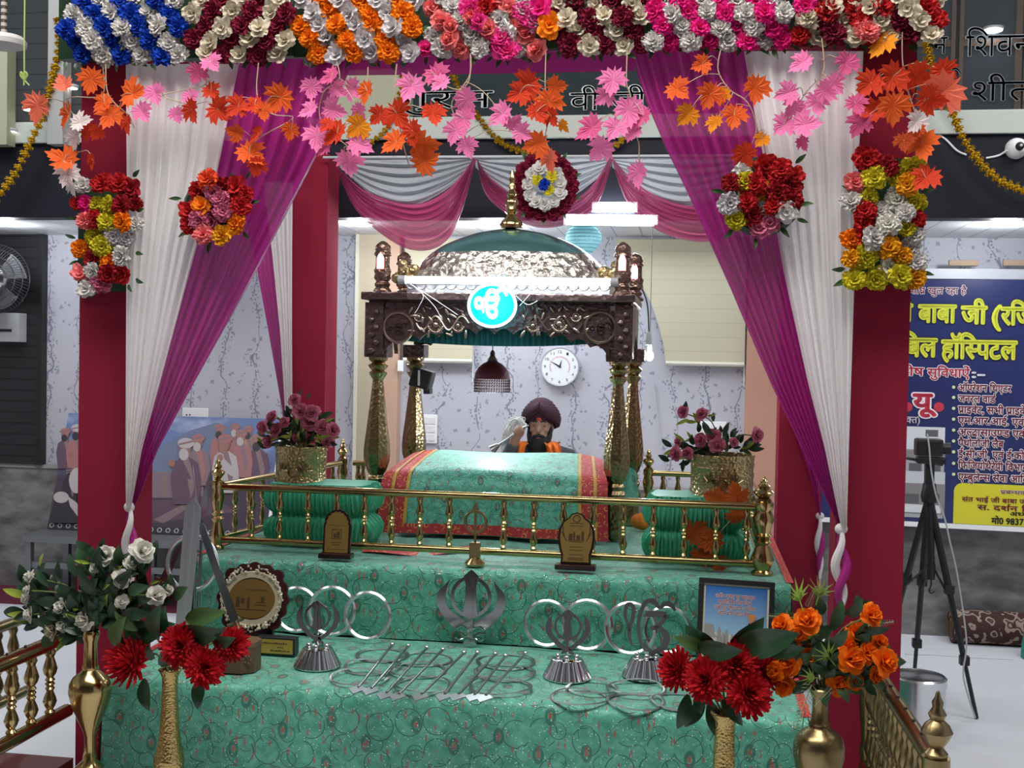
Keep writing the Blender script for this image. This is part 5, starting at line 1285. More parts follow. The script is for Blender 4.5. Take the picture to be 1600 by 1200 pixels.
# black spot speaker on the back left post
c = P(660, 593, YQ-.09); r = thing('small_speaker', 'small black speaker clamped to the back left canopy post', 'speaker', c)
MB().box(-.055, .055, -.05, .05, -.05, .05, 0, Matrix.Translation((c.x+.0, c.y, c.z+.005)) @ Matrix.Rotation(.25, 4, 'Y')).build('cabinet', BLACK, r, smooth=False, bevel=.008)
MB().box(c.x+.015, c.x+.05, c.y-.04, c.y+.03, c.z-.075, c.z-.045).build('driver_hood', BLACK, r, smooth=False, bevel=.004); MB().box(c.x-.012, c.x-.002, c.y-.055, c.y-.048, c.z-.03, c.z+.05).build('bracket', GREYP, r, smooth=False)
r, a, c = wallbox('white_sensor', 'small white device tilted on the tan pier behind the canopy', 'device', 622, 563, 631, 580, .02, WHITEP, YW-.095)
# plug on a cable and the bare bulb on the right of the canopy
c = P(1014, 530, 6.08); r = thing('hanging_plug', 'grey extension plug hanging on a dark cable right of the canopy', 'plug', c)
MB().prism([(-.016, 0), (.016, 0), (.013, .06), (.004, .07), (-.004, .07), (-.013, .06)], .03, frame((c.x, c.y, c.z-.03), (1, 0, 0), (0, 0, 1))).build('plug_body', GREYP, r, smooth=False)
MB().tube(smooth_path([P(1014, 520, 6.075), P(1012, 480, 6.06), P(1006, 458, 6.04), P(994, 436, 6.0)], 6), .0035, 6).build('cable', BLACK, r)
c = P(1015, 556, 6.4); r = thing('bare_bulb', 'glowing white bulb hanging right of the carved canopy', 'bulb', c)
MB().ball(c, (.022, .022, .028), 14, 10).build('glass_bulb', LAMPG, r); MB().lathe([(.012, .024), (.014, .04), (.010, .055), (1e-5, .056)], 10, Matrix.Translation(c)).build('socket', WHITEP, r)
MB().tube([c+Vector((0, 0, .055)), Vector((c.x, c.y, ZC+.02))], .002, 5).build('cord', BLACK, r)
point('bulb_light', c+Vector((0, -.06, 0)), 4, .03, (.9, .95, 1))
tag(MB().tube(smooth_path([P(1022, 600, yw-.006), P(1028, 650, yw-.006), P(1032, 690, yw-.006), P(1043, 750, yw-.006), P(1050, 790, yw-.006)], 5), .004, 5).build('wall_cable', GREYP), 'thin grey cable running down the wallpaper right of the canopy', 'cable')
# paper lantern
c = P(912, 372, 6.75); r = thing('paper_lantern', 'pale teal ribbed paper lantern under the ceiling behind the dome', 'lantern', c)
pr = [(max(.01, .105*math.sin(PI*(i+.6)/19.2)+(.004 if i % 2 else 0)), -.11+.22*i/18) for i in range(19)]
MB().lathe(pr, 24, Matrix.Translation(c)).build('paper_shade', translucent(mat('teal_paper', (.28, .52, .56), .7), (.3, .6, .65), .4), r, ang=80)
MB().tube([c+Vector((0, 0, .10)), Vector((c.x, c.y, ZC))], .002, 5).build('cord', WHITEP, r)
m = MB()
for i in range(11): m.torus(.106*math.sin(PI*(i+1.2)/13.4)+.002, .0022, 28, 5, Matrix.Translation(c+Vector((0, 0, -.10+.02*i))))
m.build('rib_wires', mat('lantern_rib', (.10, .22, .25), .5), r)
# tube lights on the fascia edge
for lb, x0, x1, y in (('long bright tube light on the fascia edge right of the wreath', 885, 1022, 343), ('short bright tube light just above the long one', 930, 990, 323)):
    a = P(x0, y, YB-.03); b_ = P(x1, y+2, YB-.03); r = thing('ceiling_tube_light', lb, 'light', (a+b_)/2)
    MB().tube([a, b_], .030 if x0 < 900 else .02, 12).build('tube', TUBE, r); MB().box(a.x-.02, b_.x+.02, YB-.004, YB+.0, min(a.z, b_.z)-.02, max(a.z, b_.z)+.03).build('batten', WHITEP, r, smooth=False)
# downlights under the gallery
for px, py, lb in ((563, 347, 'round ceiling downlight beside the left pink swag'), (770, 351, 'round ceiling downlight left of the dome finial'), (1573, 343, 'round ceiling downlight above the blue hospital banner'), (2, 349, 'round ceiling downlight above the wall fan')):
    p = PZ(px, py, ZC); y = max(p.y, YB+.25); c = P(px, py, y); c = Vector((c.x, y, ZC))
    r = thing('downlight', lb, 'light', c)
    MB().lathe([(.075, -.012), (.085, -.002), (.085, 0), (.07, -.002)], 24, Matrix.Translation(c)).build('trim_ring', WHITEP, r)
    MB().lathe([(1e-5, -.012), (.072, -.012), (.072, -.004)], 24, Matrix.Translation(c)).build('lamp_disc', LAMPG, r, smooth=False)
    point('downlight_lamp', c+Vector((0, 0, -.06)), 9, .06, (.92, .96, 1))
# ------------------------------------------------------------------ steel emblems, rings, arrows, plaques on the step
ZS = Z2+.004
def crescent(R, w, a0, a1, n=22):                          # tapering curved blade outline
    o = []; i = []
    for k in range(n+1):
        t = k/n; a = a0+(a1-a0)*t; ww = w*math.sin(PI*min(1, .12+.88*t)*.93)**.7 if t < 1 else 0
        o.append((R*math.cos(a), R*math.sin(a))); i.append(((R-ww)*math.cos(a), (R-ww)*math.sin(a)))
    return o+list(reversed(i))
KL = [(-35, 104), (-45, 93), (-53, 84), (-56, 72), (-53, 60), (-46, 48), (-33, 33), (-25, 27), (-17, 33), (-6, 31), (-6, 38), (-29, 52), (-37, 60), (-41, 70), (-41, 84), (-38, 94)]
def khanda(parent, M, k, mt, d=.006, loops=True, wide=1.0):
    """double edged blade, ring and two curved swords; picture-pixel units, origin at the foot"""
    B = [(-5, 30), (-4.5, 44), (-13, 50), (-9.5, 66), (-8.5, 96), (-12, 111), (0, 122), (12, 111), (8.5, 96), (9.5, 66), (13, 50), (4.5, 44), (5, 30)]
    if not loops: B = [(-3, 20), (-3.5, 44), (-11, 50), (-11, 58), (-8, 78), (-8, 96), (-14, 110), (0, 120), (14, 110), (8, 96), (8, 78), (11, 58), (11, 50), (3.5, 44), (3, 20)]
    o = MB().prism([(x*k, y*k) for x, y in B], d, M @ Matrix.Translation((0, 0, d*1.6)))
    o.prism([(x*k*.32, (50+(y-50)*.94)*k) for x, y in B[2:-2]], d*1.5, M @ Matrix.Translation((0, 0, d*1.6)))
    o.build('double_edged_blade', mt, parent, smooth=False)
    n = 40; m = MB(); vs = []; fs = []
    for i in range(n):
        a = 2*PI*i/n
        for R, z in ((33, 0), (33, d), (27.5, d), (27.5, 0)): vs.append((R*k*math.cos(a), (78+R*math.sin(a))*k, z))
    for i in range(n):
        for j in range(4): fs.append((i*4+j, ((i+1) % n)*4+j, ((i+1) % n)*4+(j+1) % 4, i*4+(j+1) % 4))
    m.add(vs, fs, 0, M @ Matrix.Translation((0, 0, d*.8))); m.build('ring', mt, parent, ang=20)
    if loops: K = smooth_path([(x, y, 0) for x, y in KL], 3)
    else: K = smooth_path([(x, y, 0) for x, y in ((-38, 106), (-49, 92), (-54, 74), (-50, 58), (-40, 44), (-20, 26), (6, 12), (16, 10), (10, 18), (-14, 34), (-30, 50), (-37, 60), (-40, 74), (-39, 90))], 3)
    for sx in (1, -1):
        MB().prism([(sx*p.x*k, p.y*k) for p in K[:-1]], d, M @ Matrix.Translation((0, 0, d*(.1 if sx > 0 else -.9)))).build('curved_sword', mt, parent, smooth=False)
    if loops:
        m = MB().prism([(-6*k, 36*k), (-4*k, 16*k), (-11*k, 4*k), (-6*k, 0), (6*k, 0), (11*k, 4*k), (4*k, 16*k), (6*k, 36*k)], d, M @ Matrix.Translation((0, 0, d*.5)))
        for sx in (-1, 1):
            m.tube([M @ Vector((sx*x*k, y*k, d)) for x, y in ((5, 28), (14, 32), (23, 27), (24, 22), (15, 22), (6, 17), (10, 11), (18, 9), (23, 13))], 1.6*k, 6)
        m.build('hilt_loops', mt, parent)
def ribbed_base(parent, c, r0, r1, h, mt, n=28):
    vs = []; fs = []; N = n*4
    for i, (r, z) in enumerate(((r0*.98, 0), (r0, .004), (r1, h*.92), (r1*.96, h), (r1*.9, h*1.02), (1e-4, h*1.05))):
        for k in range(N):
            q = r*(1+(.018 if (k//2) % 2 else -.012)*(1 if 0 < i < 4 else 0)); a = 2*PI*k/N; vs.append((c.x+q*math.cos(a), c.y+q*math.sin(a), c.z+z))
    for i in range(5):
        for k in range(N): fs.append((i*N+k, i*N+(k+1) % N, (i+1)*N+(k+1) % N, (i+1)*N+k))
    m = MB(); m.add(vs, fs); m.build('ribbed_base', mt, parent, ang=25)
MIRROR = mat('polished_steel', (.42, .42, .44), .16, 1.0)
MIRROR2 = mat('mirror_steel', (.42, .45, .44), .07, 1.0)
DARKMIR2 = mat('dark_chrome', (.10, .095, .10), .15, .9)
SWORDST = mat('sword_steel', (.55, .59, .64), .25, .7)
def stand(px, pyb, label, kind):
    c = PZ(px, pyb-6, ZS); k = c.y/FPX*1.0; r = thing('emblem_stand', label, 'emblem', c)
    h = 29*k; ribbed_base(r, c, 38*k, 25*k, h, CHROME)
    m = MB()
    for dx, dy in ((-15, 0), (0, -10), (15, 0)): m.ball((c.x+dx*k, c.y+dy*k, c.z+h+4*k), 4.5*k, 10, 8)
    if kind == 'khanda':
        M = frame((c.x, c.y, c.z+h+1*k), (1, .04, 0), (0, 0, 1)); khanda(r, M, k*.66, DARKMIR2, .007, False)
        m.tube([(c.x, c.y, c.z+h*.9), (c.x, c.y, c.z+h+12*k)], 4*k, 8)
    else:
        M = frame((c.x, c.y, c.z+h), (1, .03, 0), (0, 0, 1)); q = MB()
        def stroke(pts, ws):                             # flat calligraphic stroke; pixels relative to the foot
            pa_ = smooth_path([(x, y, 0) for x, y in pts], 5); n_ = len(pa_); L_ = []; R2 = []
            for i, p in enumerate(pa_):
                t = pa_[min(i+1, n_-1)]-pa_[max(i-1, 0)]; t.normalize(); w = interp([(j*5, v) for j, v in enumerate(ws)], i)/2
                L_.append((p.x-t.y*w, p.y+t.x*w)); R2.append((p.x+t.y*w, p.y-t.x*w))
            vs = [(x*k, y*k, z) for z in (0, .009) for x, y in L_+R2]; fs = []
            for i in range(n_-1):
                fs += [(i, i+1, n_+i+1, n_+i), (2*n_+i, 3*n_+i, 3*n_+i+1, 2*n_+i+1), (i, 2*n_+i, 2*n_+i+1, i+1), (n_+i, n_+i+1, 3*n_+i+1, 3*n_+i)]
            fs += [(0, n_, 3*n_, 2*n_), (n_-1, 3*n_-1, 4*n_-1, 2*n_-1)]
            q.add(vs, fs, 0, M)
        stroke([(-27, 40), (-31, 52), (-35, 66), (-33, 80), (-26, 82), (-22, 74), (-24, 58), (-28, 46), (-27, 30), (-23, 18)], [3, 4, 5, 6, 6, 6, 6, 7, 5, 2])
        stroke([(42, 76), (36, 84), (26, 86), (18, 79), (10, 88), (-2, 88), (-10, 74), (-14, 52), (-11, 28), (-2, 12), (10, 4)], [3, 7, 8, 4, 8, 7, 6, 6, 5, 4, 3])
        stroke([(-4, 69), (10, 69), (29, 69)], [8, 9, 9])
        stroke([(29, 69), (22, 57), (10, 47)], [8, 7, 6])
        stroke([(4, 46), (16, 48), (26, 42), (30, 30), (24, 17), (12, 10), (2, 14), (-3, 26), (3, 32)], [5, 8, 9, 11, 10, 7, 4, 3, 2])
        q.build('holy_symbol', DARKMIR2, r, smooth=False)
        m.tube([(c.x, c.y, c.z+h*.9), (c.x, c.y, c.z+h+10*k)], 5*k, 8)
    m.build('stand_studs', CHROME, r)
stand(496, 1046, 'chrome crossed swords emblem on a ribbed base, beside the round shield plaque', 'khanda')
stand(886, 1064, 'chrome crossed swords emblem on a ribbed base, right of the arrows', 'khanda')
stand(1010, 1062, 'chrome numeral and open letter emblem on a ribbed base, left of the framed picture', 'symbol')
# large mirror emblem leaning on the upper step
c = P(736, 1012, 4.545); k = 4.55/FPX
r = thing('large_emblem', 'large mirror steel crossed swords emblem leaning against the upper step, at the middle', 'emblem', c)
khanda(r, frame((c.x, c.y-.025, max(c.z, ZS+.006)), (1, 0, 0), (.0, .06, 1)), k, MIRROR2, .006, True)
# steel rings leaning on the upper step
def leaning_ring(px, py, rad, label, y, w=6.5):
    c = P(px, py, y); k = y/FPX; R = rad*k
    tilt = .12; o = MB(); M = frame((c.x, c.y, max(c.z, ZS+R+w*k*.5)), (1, 0, 0), (0, tilt, 1))
    n = 48; vs = []; fs = []
    for i in range(n):
        a = 2*PI*i/n
        for q, z in ((R, .0), (R-w*k*.5, .006), (R-w*k, 0), (R-w*k*.5, -.004)): vs.append((q*math.cos(a), q*math.sin(a), z))
    for i in range(n):
        for j in range(4): fs.append((i*4+j, ((i+1) % n)*4+j, ((i+1) % n)*4+(j+1) % 4, i*4+(j+1) % 4))
    o.add(vs, fs, 0, M); return tag(o.build('steel_ring', STEEL, ang=20), label, 'ring')
leaning_ring(463, 966, 38, 'steel ring half hidden behind the round shield plaque', 4.56)
leaning_ring(518, 968, 41, 'steel ring leaning directly behind the left crossed swords emblem', 4.54)
leaning_ring(574, 973, 40, 'steel ring leaning clear of the left emblem, nearest the arrows', 4.505)
leaning_ring(854, 989, 38, 'steel ring leaning behind the right crossed swords emblem, on its left side', 4.56)
leaning_ring(917, 992, 41, 'steel ring leaning behind the right crossed swords emblem, on its right side', 4.54)
leaning_ring(985, 995, 42, 'steel ring leaning behind the letter emblem, on its left side', 4.515)
leaning_ring(1042, 996, 38, 'steel ring leaning behind the letter emblem, next to the framed picture', 4.56)
# flat throwing rings lying on the step
ri = [0]
def flat_ring(px, py, rad, label, lift):
    c = PZ(px, py, ZS); k = c.y/FPX*.99; R = rad*k; ri[0] += 1
    m = MB(); n = 56; vs = []; fs = []
    for i in range(n):
        a = 2*PI*i/n; wz = lift+.004*math.sin(a*2+ri[0])
        for q, z in ((R, .001), (R-3*k, .004), (R-5.5*k, .001), (R-3*k, -.001)): vs.append((c.x+q*math.cos(a), c.y+q*math.sin(a), ZS+z+wz))
    for i in range(n):
        for j in range(4): fs.append((i*4+j, ((i+1) % n)*4+j, ((i+1) % n)*4+(j+1) % 4, i*4+(j+1) % 4))
    m.add(vs, fs); return tag(m.build('throwing_ring', IRON, ang=20), label, 'ring', 'flat steel rings on the green step')
FLB = 'flat steel ring lying on the green step %s'
for i, (x, y, q, w) in enumerate(((597, 1024, 44, 'behind the left end of the arrows'), (582, 1043, 47, 'under the shafts of the leftmost arrows'), (562, 1061, 49, 'beside the leftmost arrow heads'),
    (664, 1031, 46, 'behind the middle arrows'), (652, 1049, 48, 'under the middle of the arrow shafts'), (660, 1073, 48, 'under the middle arrow heads'),
    (790, 1034, 48, 'behind the right end of the arrows'), (789, 1052, 50, 'under the rightmost arrow shafts'), (782, 1075, 52, 'beside the rightmost arrow heads'),
    (906, 1090, 48, 'by the edge, before the right swords emblem'), (925, 1076, 42, 'behind the edge one below the swords emblem'), (994, 1078, 48, 'just before the letter emblem'), (993, 1096, 47, 'at the edge below the letter emblem'), (1060, 1097, 45, 'partly under the dark red flowers'))):
    flat_ring(x, y, q, FLB % w, .001+.0035*(i % 3))
# arrows
def arrow(x0, y0, x1, y1, label, head=True):
    a = PZ(x0, y0, ZS+.035); b = PZ(x1, y1, ZS+.03); d = (b-a).normalized(); r = thing('arrow', label, 'arrow', (a+b)/2)
    b0 = b-d*.055
    MB().tube([a, b0], .0052, 8).build('shaft', IRON, r)
    MB().ball(a, .010, 8, 6).build('nock', STEEL, r)
    sd = d.cross(Vector((0, 0, 1))).normalized(); w = .030
    M = frame(b0-d*.012-Vector((0, 0, .004)), sd, d)
    MB().prism([(0, -.01), (w*.6, .008), (w, .030), (0, .088), (-w, .030), (-w*.6, .008)], .004, M).build('arrow_head', mat('grey_blade', (.32, .36, .38), .35, .9), r, smooth=False)
ARW = [(613, 1007, 554, 1081), (638, 1009, 574, 1083), (667, 1012, 597, 1090), (692, 1015, 616, 1092), (725, 1020, 651, 1092), (746, 1020, 689, 1092), (774, 1022, 710, 1092), (790, 1025, 736, 1093), (821, 1021, 752, 1094)]
ORD = ['first from the left end of the row', 'second from the left end of the row', 'third from the left end of the row', 'fourth from the left end of the row', 'at the middle of the row', 'fourth from the right end of the row', 'third from the right end of the row', 'second from the right end of the row', 'last at the right end of the row']
for q, o in zip(ARW, ORD): arrow(*q, 'grey steel arrow on the green step, '+o)
# plaques on the upper platform
WOODP = mat('plaque_wood', (.020, .007, .006), .3)
GOLDL = mat('gold_print', (.60, .42, .12), .4, .5)
def plaque(px, base_py, outline, inner, bw, label, Y, deco):
    c = P(px, base_py, Y); k = Y/FPX; z = Z1+.012; r = thing('trophy_plaque', label, 'plaque', (c.x, Y, z))
    MB().box(c.x-bw*k, c.x+bw*k, Y-.03, Y+.03, z, z+8*k).build('base', WOODP, r, smooth=False, bevel=.004)
    M = frame((c.x, Y+.012, z+8*k), (1, 0, 0), (0, .12, 1))
    MB().prism([(x*k, y*k) for x, y in outline], .014, M).build('wood_back', WOODP, r, smooth=False)
    MB().prism([(x*k, y*k) for x, y in inner], .003, M @ Matrix.Translation((0, 0, .014))).build('gold_plate', GOLDPLATE, r, smooth=False)
    m = MB(); T = M @ Matrix.Translation((0, 0, .0175)); deco(m, T, k); m.build('engraving', mat('engraved_brown', (.06, .03, .012), .5), r, smooth=False)
def dome_out(hw, h, sh, n=9, e=1.5):
    o = [(-hw, 0), (hw, 0), (hw, sh)]
    for i in range(n*4+1):
        a = PI*i/(n*4); b = e*abs(math.sin(a*n)); o.append(((hw-b)*math.cos(a), sh+(h-sh-b)*math.sin(a)))
    return o
def bar(m, T, k, x0, x1, y0, y1): m.add([(x0*k, y0*k, 0), (x1*k, y0*k, 0), (x1*k, y1*k, 0), (x0*k, y1*k, 0)], [(0, 1, 2, 3)], 0, T)
def deco1(m, T, k):
    for a in ((-8, 8, 22, 23), (-8, 8, 37, 38), (-8, -7, 22, 38), (7, 8, 22, 38), (-5, -1, 24, 31), (0, 5, 24, 34), (-9, 9, 16, 17), (-7, 7, 12, 13), (-16, 16, 5, 5.6), (-16, 16, 44, 44.6)): bar(m, T, k, *a)
def deco2(m, T, k):
    for y in (63, 59, 34, 26, 21, 14): bar(m, T, k, -11, 11, y, y+1)
    for a in ((-13, 13, 36, 37), (-12, -6, 37, 47), (-5, -2, 37, 50), (0, 6, 37, 45), (8, 12, 37, 51)): bar(m, T, k, *a)
    m.torus(5.5*k, .8*k, 18, 4, T @ Matrix.Translation((0, 71*k, 0)))
    for s in (-1, 1):
        for i in range(3): m.add([(s*(15+i*2.5)*k, (36+i*4)*k, 0), (s*(16+i*2.5)*k, (35+i*4)*k, 0), (s*(24-i)*k, (50+i*6)*k, 0), (s*(23-i)*k, (51+i*6)*k, 0)], [(0, 1, 2, 3)], 0, T)
    for i in range(6): m.torus(2*k, .5*k, 10, 4, T @ Matrix.Translation(((-10+4*i)*k, 8*k, 0)))
plaque(525, 877, dome_out(23, 71, 45), dome_out(19.5, 67, 44), 27, 'small dark wood plaque with an arched gold plate, left on the upper platform', 4.665, deco1)
O2 = [(-24, 0), (24, 0), (23, 12), (27, 24), (29.5, 40), (28, 54), (22, 66), (13, 72), (9, 78), (0, 81)]
O2 = O2+[(-x, y) for x, y in reversed(O2[2:-1])]
plaque(899, 897, O2, [(x*.87, 3+y*.94) for x, y in O2], 32, 'dark wood plaque with a curvy gold plate and wreath, right on the upper platform', 4.665, deco2)
# round shield plaque with its name block, wooden box beside it
c = PZ(430, 1024, ZS); k = c.y/FPX
r = thing('name_block', 'black block with a gold name plate, below the round shield plaque', 'plaque', c)
MB().box(c.x-33*k, c.x+33*k, c.y, c.y+.05, ZS, ZS+29*k).build('block', BLACK, r, smooth=False, bevel=.003)
MB().box(c.x-30*k, c.x+30*k, c.y-.002, c.y, ZS+3*k, ZS+26*k).build('gold_plate', mat('bright_gold_plate', (.50, .33, .07), .4, .5), r, smooth=False)
m = MB(); T = frame((c.x, c.y-.003, ZS), (1, 0, 0), (0, 0, 1)); rr_ = random.Random(4)
for (y, x0, x1, w) in ((19, -28, 20, 2), (13, 4, 14, 1.6), (7, -8, 25, 1.8)):
    x = x0
    while x < x1: q = rr_.uniform(1.6, 4); bar(m, T, k, x, min(x+q, x1), y, y+w*rr_.uniform(.8, 1.3)); x += q+1
m.build('engraving', mat('engraved_dark', (.05, .03, .02), .5), r, smooth=False)
Y0 = c.y+.09; c = P(397, 935, Y0); k = Y0/FPX
r = thing('shield_plaque', 'round dark wood shield plaque with an ornate silver gilt rim, at the left', 'plaque', (c.x, Y0, ZS))
N = []
for i in range(96):
    a = 2*PI*i/96; q = 58+1.8*math.cos(16*a)+(4 if abs(math.sin(2*a)) > .93 else 0); N.append((q*k*math.cos(a)*1.04, q*k*math.sin(a)))
M = frame((c.x, Y0, c.z), (1, 0, 0), (0, .16, 1))
MB().prism(N, .018, M).build('wood_shield', mat('maroon_wood', (.035, .006, .008), .3), r, smooth=False)
MB().box(c.x-42*k, c.x+34*k, Y0-.012, Y0+.012, ZS, c.z-46*k).build('shield_foot', mat('maroon_wood_foot', (.03, .006, .007), .3), r, smooth=False)
RIM = mat('silver_gilt', (.78, .72, .58), .35, .7, bump=('voronoi', 90, .8, .004))
MB().lathe([(38*k, .018), (39*k, .025), (49*k, .025), (51*k, .018)], 48, M @ Matrix.Diagonal((1, .88, 1, 1))).build('rim', mat('cream_metal', (.66, .58, .42), .4, .6), r, smooth=False)
m = MB(); rr_ = random.Random(8)
for i in range(260):
    a = rr_.uniform(0, 2*PI); bias = abs(math.sin(a))**3; q = 48+rr_.uniform(0, 5+7*bias)-3*bias; m.ball(M @ Vector((q*k*math.cos(a), .95*q*k*math.sin(a), .026+rr_.uniform(0, .008))), k*rr_.uniform(1.2, 2.6), 6, 4)
m.build('filigree', RIM, r)
MB().lathe([(1e-5, .021), (40*k, .0265)], 40, M @ Matrix.Diagonal((1, .80, 1, 1))).build('gold_disc', mat('brown_gold', (.24, .14, .045), .3, .5), r, smooth=False)
m = MB(); T = M @ Matrix.Translation((0, 0, .0275))
for a in ((-26, -20, -14, 2), (-18, -12, -8, 0), (-7, -3, -16, 2), (8, 24, -6, -5), (6, 26, -10, -9), (16, 22, -4, 4), (-24, 26, -18, -17), (-10, 26, 14, 15)): bar(m, T, k, *a)
m.build('engraving', mat('engraved_umber', (.05, .025, .01), .5), r, smooth=False)
c = PZ(372, 1050, ZS); k = c.y/FPX
r = thing('wooden_box', 'brown octagonal wooden box half hidden behind the red flowers at the left', 'box', c)
O = [(-38, -10), (-30, -20), (8, -20), (27, -8), (27, 16), (14, 26), (-26, 26), (-38, 14)]
MB().prism([(x*k, y*k*1.2) for x, y in O], 42*k, Matrix.Translation((c.x, c.y+.03, ZS))).build('box_body', BROWNWOOD, r, smooth=False)
MB().prism([(x*k*1.03, y*k*1.23) for x, y in O], 7*k, Matrix.Translation((c.x, c.y+.03, ZS+42*k))).build('lid', mat('brown_lid', (.13, .075, .04), .45), r, smooth=False)
m = MB(); q = Vector((c.x+18*k, c.y+.03-16*k*1.2, ZS+22*k))
for i in range(6): m.ball(q+Vector((6*k*math.cos(i), -.002, 6*k*math.sin(i))), (.006, .003, .006), 6, 4)
m.build('carved_rose', BROWNWOOD, r)
# weapons at the left end
k = 4.35/FPX
def blade(name, label, p0, p1, w0, w1, Y0, Y1, mt, hilt=0, spike=False, thick=.006):
    a, b = P(*p0, Y0), P(*p1, Y1); d = (b-a); L = d.length; d.normalize(); sd = d.cross(Vector((0, -1, 0))).normalized()
    r = thing(name, label, 'sword', a); M = frame(a, sd, d)
    o = [(-w0*k, 0), (w0*k, 0), (w1*k, L*.90), (w1*k*.9, L*.95), (0, L), (-w1*k*.9, L*.95), (-w1*k, L*.90)]
    m = MB().prism(o, thick, M); m.prism([(x*.25, y*.97) for x, y in o], thick*1.7, M @ Matrix.Translation((0, 0, -thick*.35))); m.build('blade', mt, r, smooth=False)
    if hilt:
        MB().tube([a-d*.10, a-d*.07, a-d*.03, a], [.010, .014, .011, .013], 10).build('hilt', BRASS_D, r)
        MB().tube([a-sd*.035, a+sd*.035], .007, 8).build('crossguard', BRASS_D, r)
    return r
blade('broad_sword', 'broad upright steel sword with a wide blade, leaning at the left end of the step', (279, 1056), (304, 778), 10.5, 13.5, 4.18, 4.26, SWORDST, 0, thick=.008)
blade('curved_kirpan', 'dark steel kirpan slanting right with a gold hilt beside the round shield plaque', (368, 972), (313, 815), 7, 6, 4.22, 4.32, STEEL_D, 1)
blade('curved_kirpan', 'dark steel kirpan slanting left behind the broad sword', (255, 908), (288, 838), 6, 7, 4.33, 4.36, STEEL_D, 1)
a, b = P(308, 800, 4.30), P(297, 728, 4.30); r = thing('spear', 'thin steel spear tip rising behind the broad sword', 'spear', P(300, 1046, 4.30))
MB().tube([P(300, 1046, 4.30), a], .006, 8).build('shaft', STEEL_D, r); MB().prism([(-.004, 0), (.004, 0), (0, (b-a).length)], .004, frame(a, (1, 0, .1), (b-a))).build('spear_tip', STEEL, r, smooth=False)
a, b = P(316, 812, 4.36), P(331, 738, 4.36); r = thing('spear', 'second spear with a leaf shaped tip beside the brass railing post', 'spear', P(300, 985, 4.36))
MB().tube([P(306, 1040, 4.36), a], .006, 8).build('shaft', STEEL_D, r); MB().prism([(-.006, 0), (.006, 0), (.017, .05), (0, (b-a).length), (-.017, .05)], .004, frame(a, (1, 0, -.15), (b-a))).build('spear_tip', STEEL, r, smooth=False)
c = P(300, 880, 4.33)
tag(MB().torus(43*k, 3.6*k, 48, 8, frame(c, (1, 0, 0), (0, .12, 1)), 0, 1.04).build('steel_hoop', mat('bright_steel', (.78, .79, .8), .3, .85)), 'large steel hoop standing behind the broad sword', 'ring')
# framed picture
YF = 4.50; k = YF/FPX; c = P(1146, 1030, YF); hw, H_ = 58*k, 130*k
r = thing('framed_picture', 'black framed blue picture with lettering, leaning beside the orange roses', 'picture', (c.x, YF, ZS))
M = frame((c.x, YF-.025, ZS+.002), (1, .03, -.03), (0, .22, 1))
for q in ((-hw, hw, 0, 8*k), (-hw, hw, H_-8*k, H_), (-hw, -hw+8*k, 8*k, H_-8*k), (hw-8*k, hw, 8*k, H_-8*k)): MB().box(q[0], q[1], q[2], q[3], 0, .018, 0, M).build('frame_bar', BLACK, r, smooth=False, bevel=.002)
MB().box(-hw+7*k, hw-7*k, 7*k, H_-7*k, .002, .008, 0, M).build('mount', mat('cream_mount', (.7, .66, .52), .6), r, smooth=False)
def m_skyprint():
    m = mat('sky_print', (.1, .35, .7), .5, spec=.3); g = NT(m); sp = g.n('ShaderNodeSeparateXYZ'); g.l(g.coord('UV'), sp.inputs[0])
    g.l(g.mix(sp.outputs[1], (.42, .62, .72), (.025, .15, .46)), g.b.inputs['Base Color']); return m
m = MB(); x0, x1, y0, y1 = -hw+11*k, hw-11*k, 11*k, H_-11*k
m.grid(lambda u, v: (x0+(x1-x0)*u, y0+(y1-y0)*v, .0088), 2, 2, 0, lambda u, v: (u, v), M); pr = m.build('print', m_skyprint(), r, smooth=False)
m = MB(); pal = [mat('print_'+n, c_, .6) for n, c_ in (('sand', (.52, .48, .42)), ('stone', (.28, .26, .25)), ('skyblue', (.16, .42, .62)), ('skin', (.45, .24, .16)), ('saffron', (.60, .22, .06)), ('dark', (.03, .03, .05)), ('deepblue', (.03, .08, .30)))]
def flat(pts, mi, z=.0092): m.prism([(x*k, y*k) for x, y in pts], .0006, M @ Matrix.Translation((0, 0, z)), mi)
def ell(x, y, rx, ry, n=14): return [(x+rx*math.cos(2*PI*i/n), y+ry*math.sin(2*PI*i/n)) for i in range(n)]
flat([(-47, 11), (46, 11), (46, 30), (20, 40), (-8, 46), (-28, 48), (-47, 50)], 0)
flat([(-47, 40), (-47, 60), (-33, 60), (-31, 46), (-26, 40)], 1, .0096)
for x, h in ((-24, 58), (-18, 50), (-13, 55), (-4, 48)): flat([(x-4, 12), (x+4, 12), (x+3, h-8), (x, h), (x-3, h-9)], 1, .0099)
flat([(-16, 11), (-4, 11), (-3, 24), (-9, 30), (-16, 26)], 2, .0102); flat(ell(-1, 34, 6, 6), 6, .0102)
flat([(17, 11), (40, 11), (38, 40), (34, 60), (26, 65), (19, 60), (16, 40)], 2, .0104); flat([(27, 62), (31, 62), (34, 40), (31, 40)], 6, .0107); flat([(32, 62), (35, 60), (38, 42), (35, 42)], 6, .0107)
flat(ell(24, 69, 4.5, 6), 3, .0108); flat(ell(25, 74, 5.5, 5), 4, .0111); flat([(20, 66), (25, 63), (22, 54), (19, 56)], 5, .0111)
m.build('printed_figures', pal, pr, smooth=False)
m = MB()
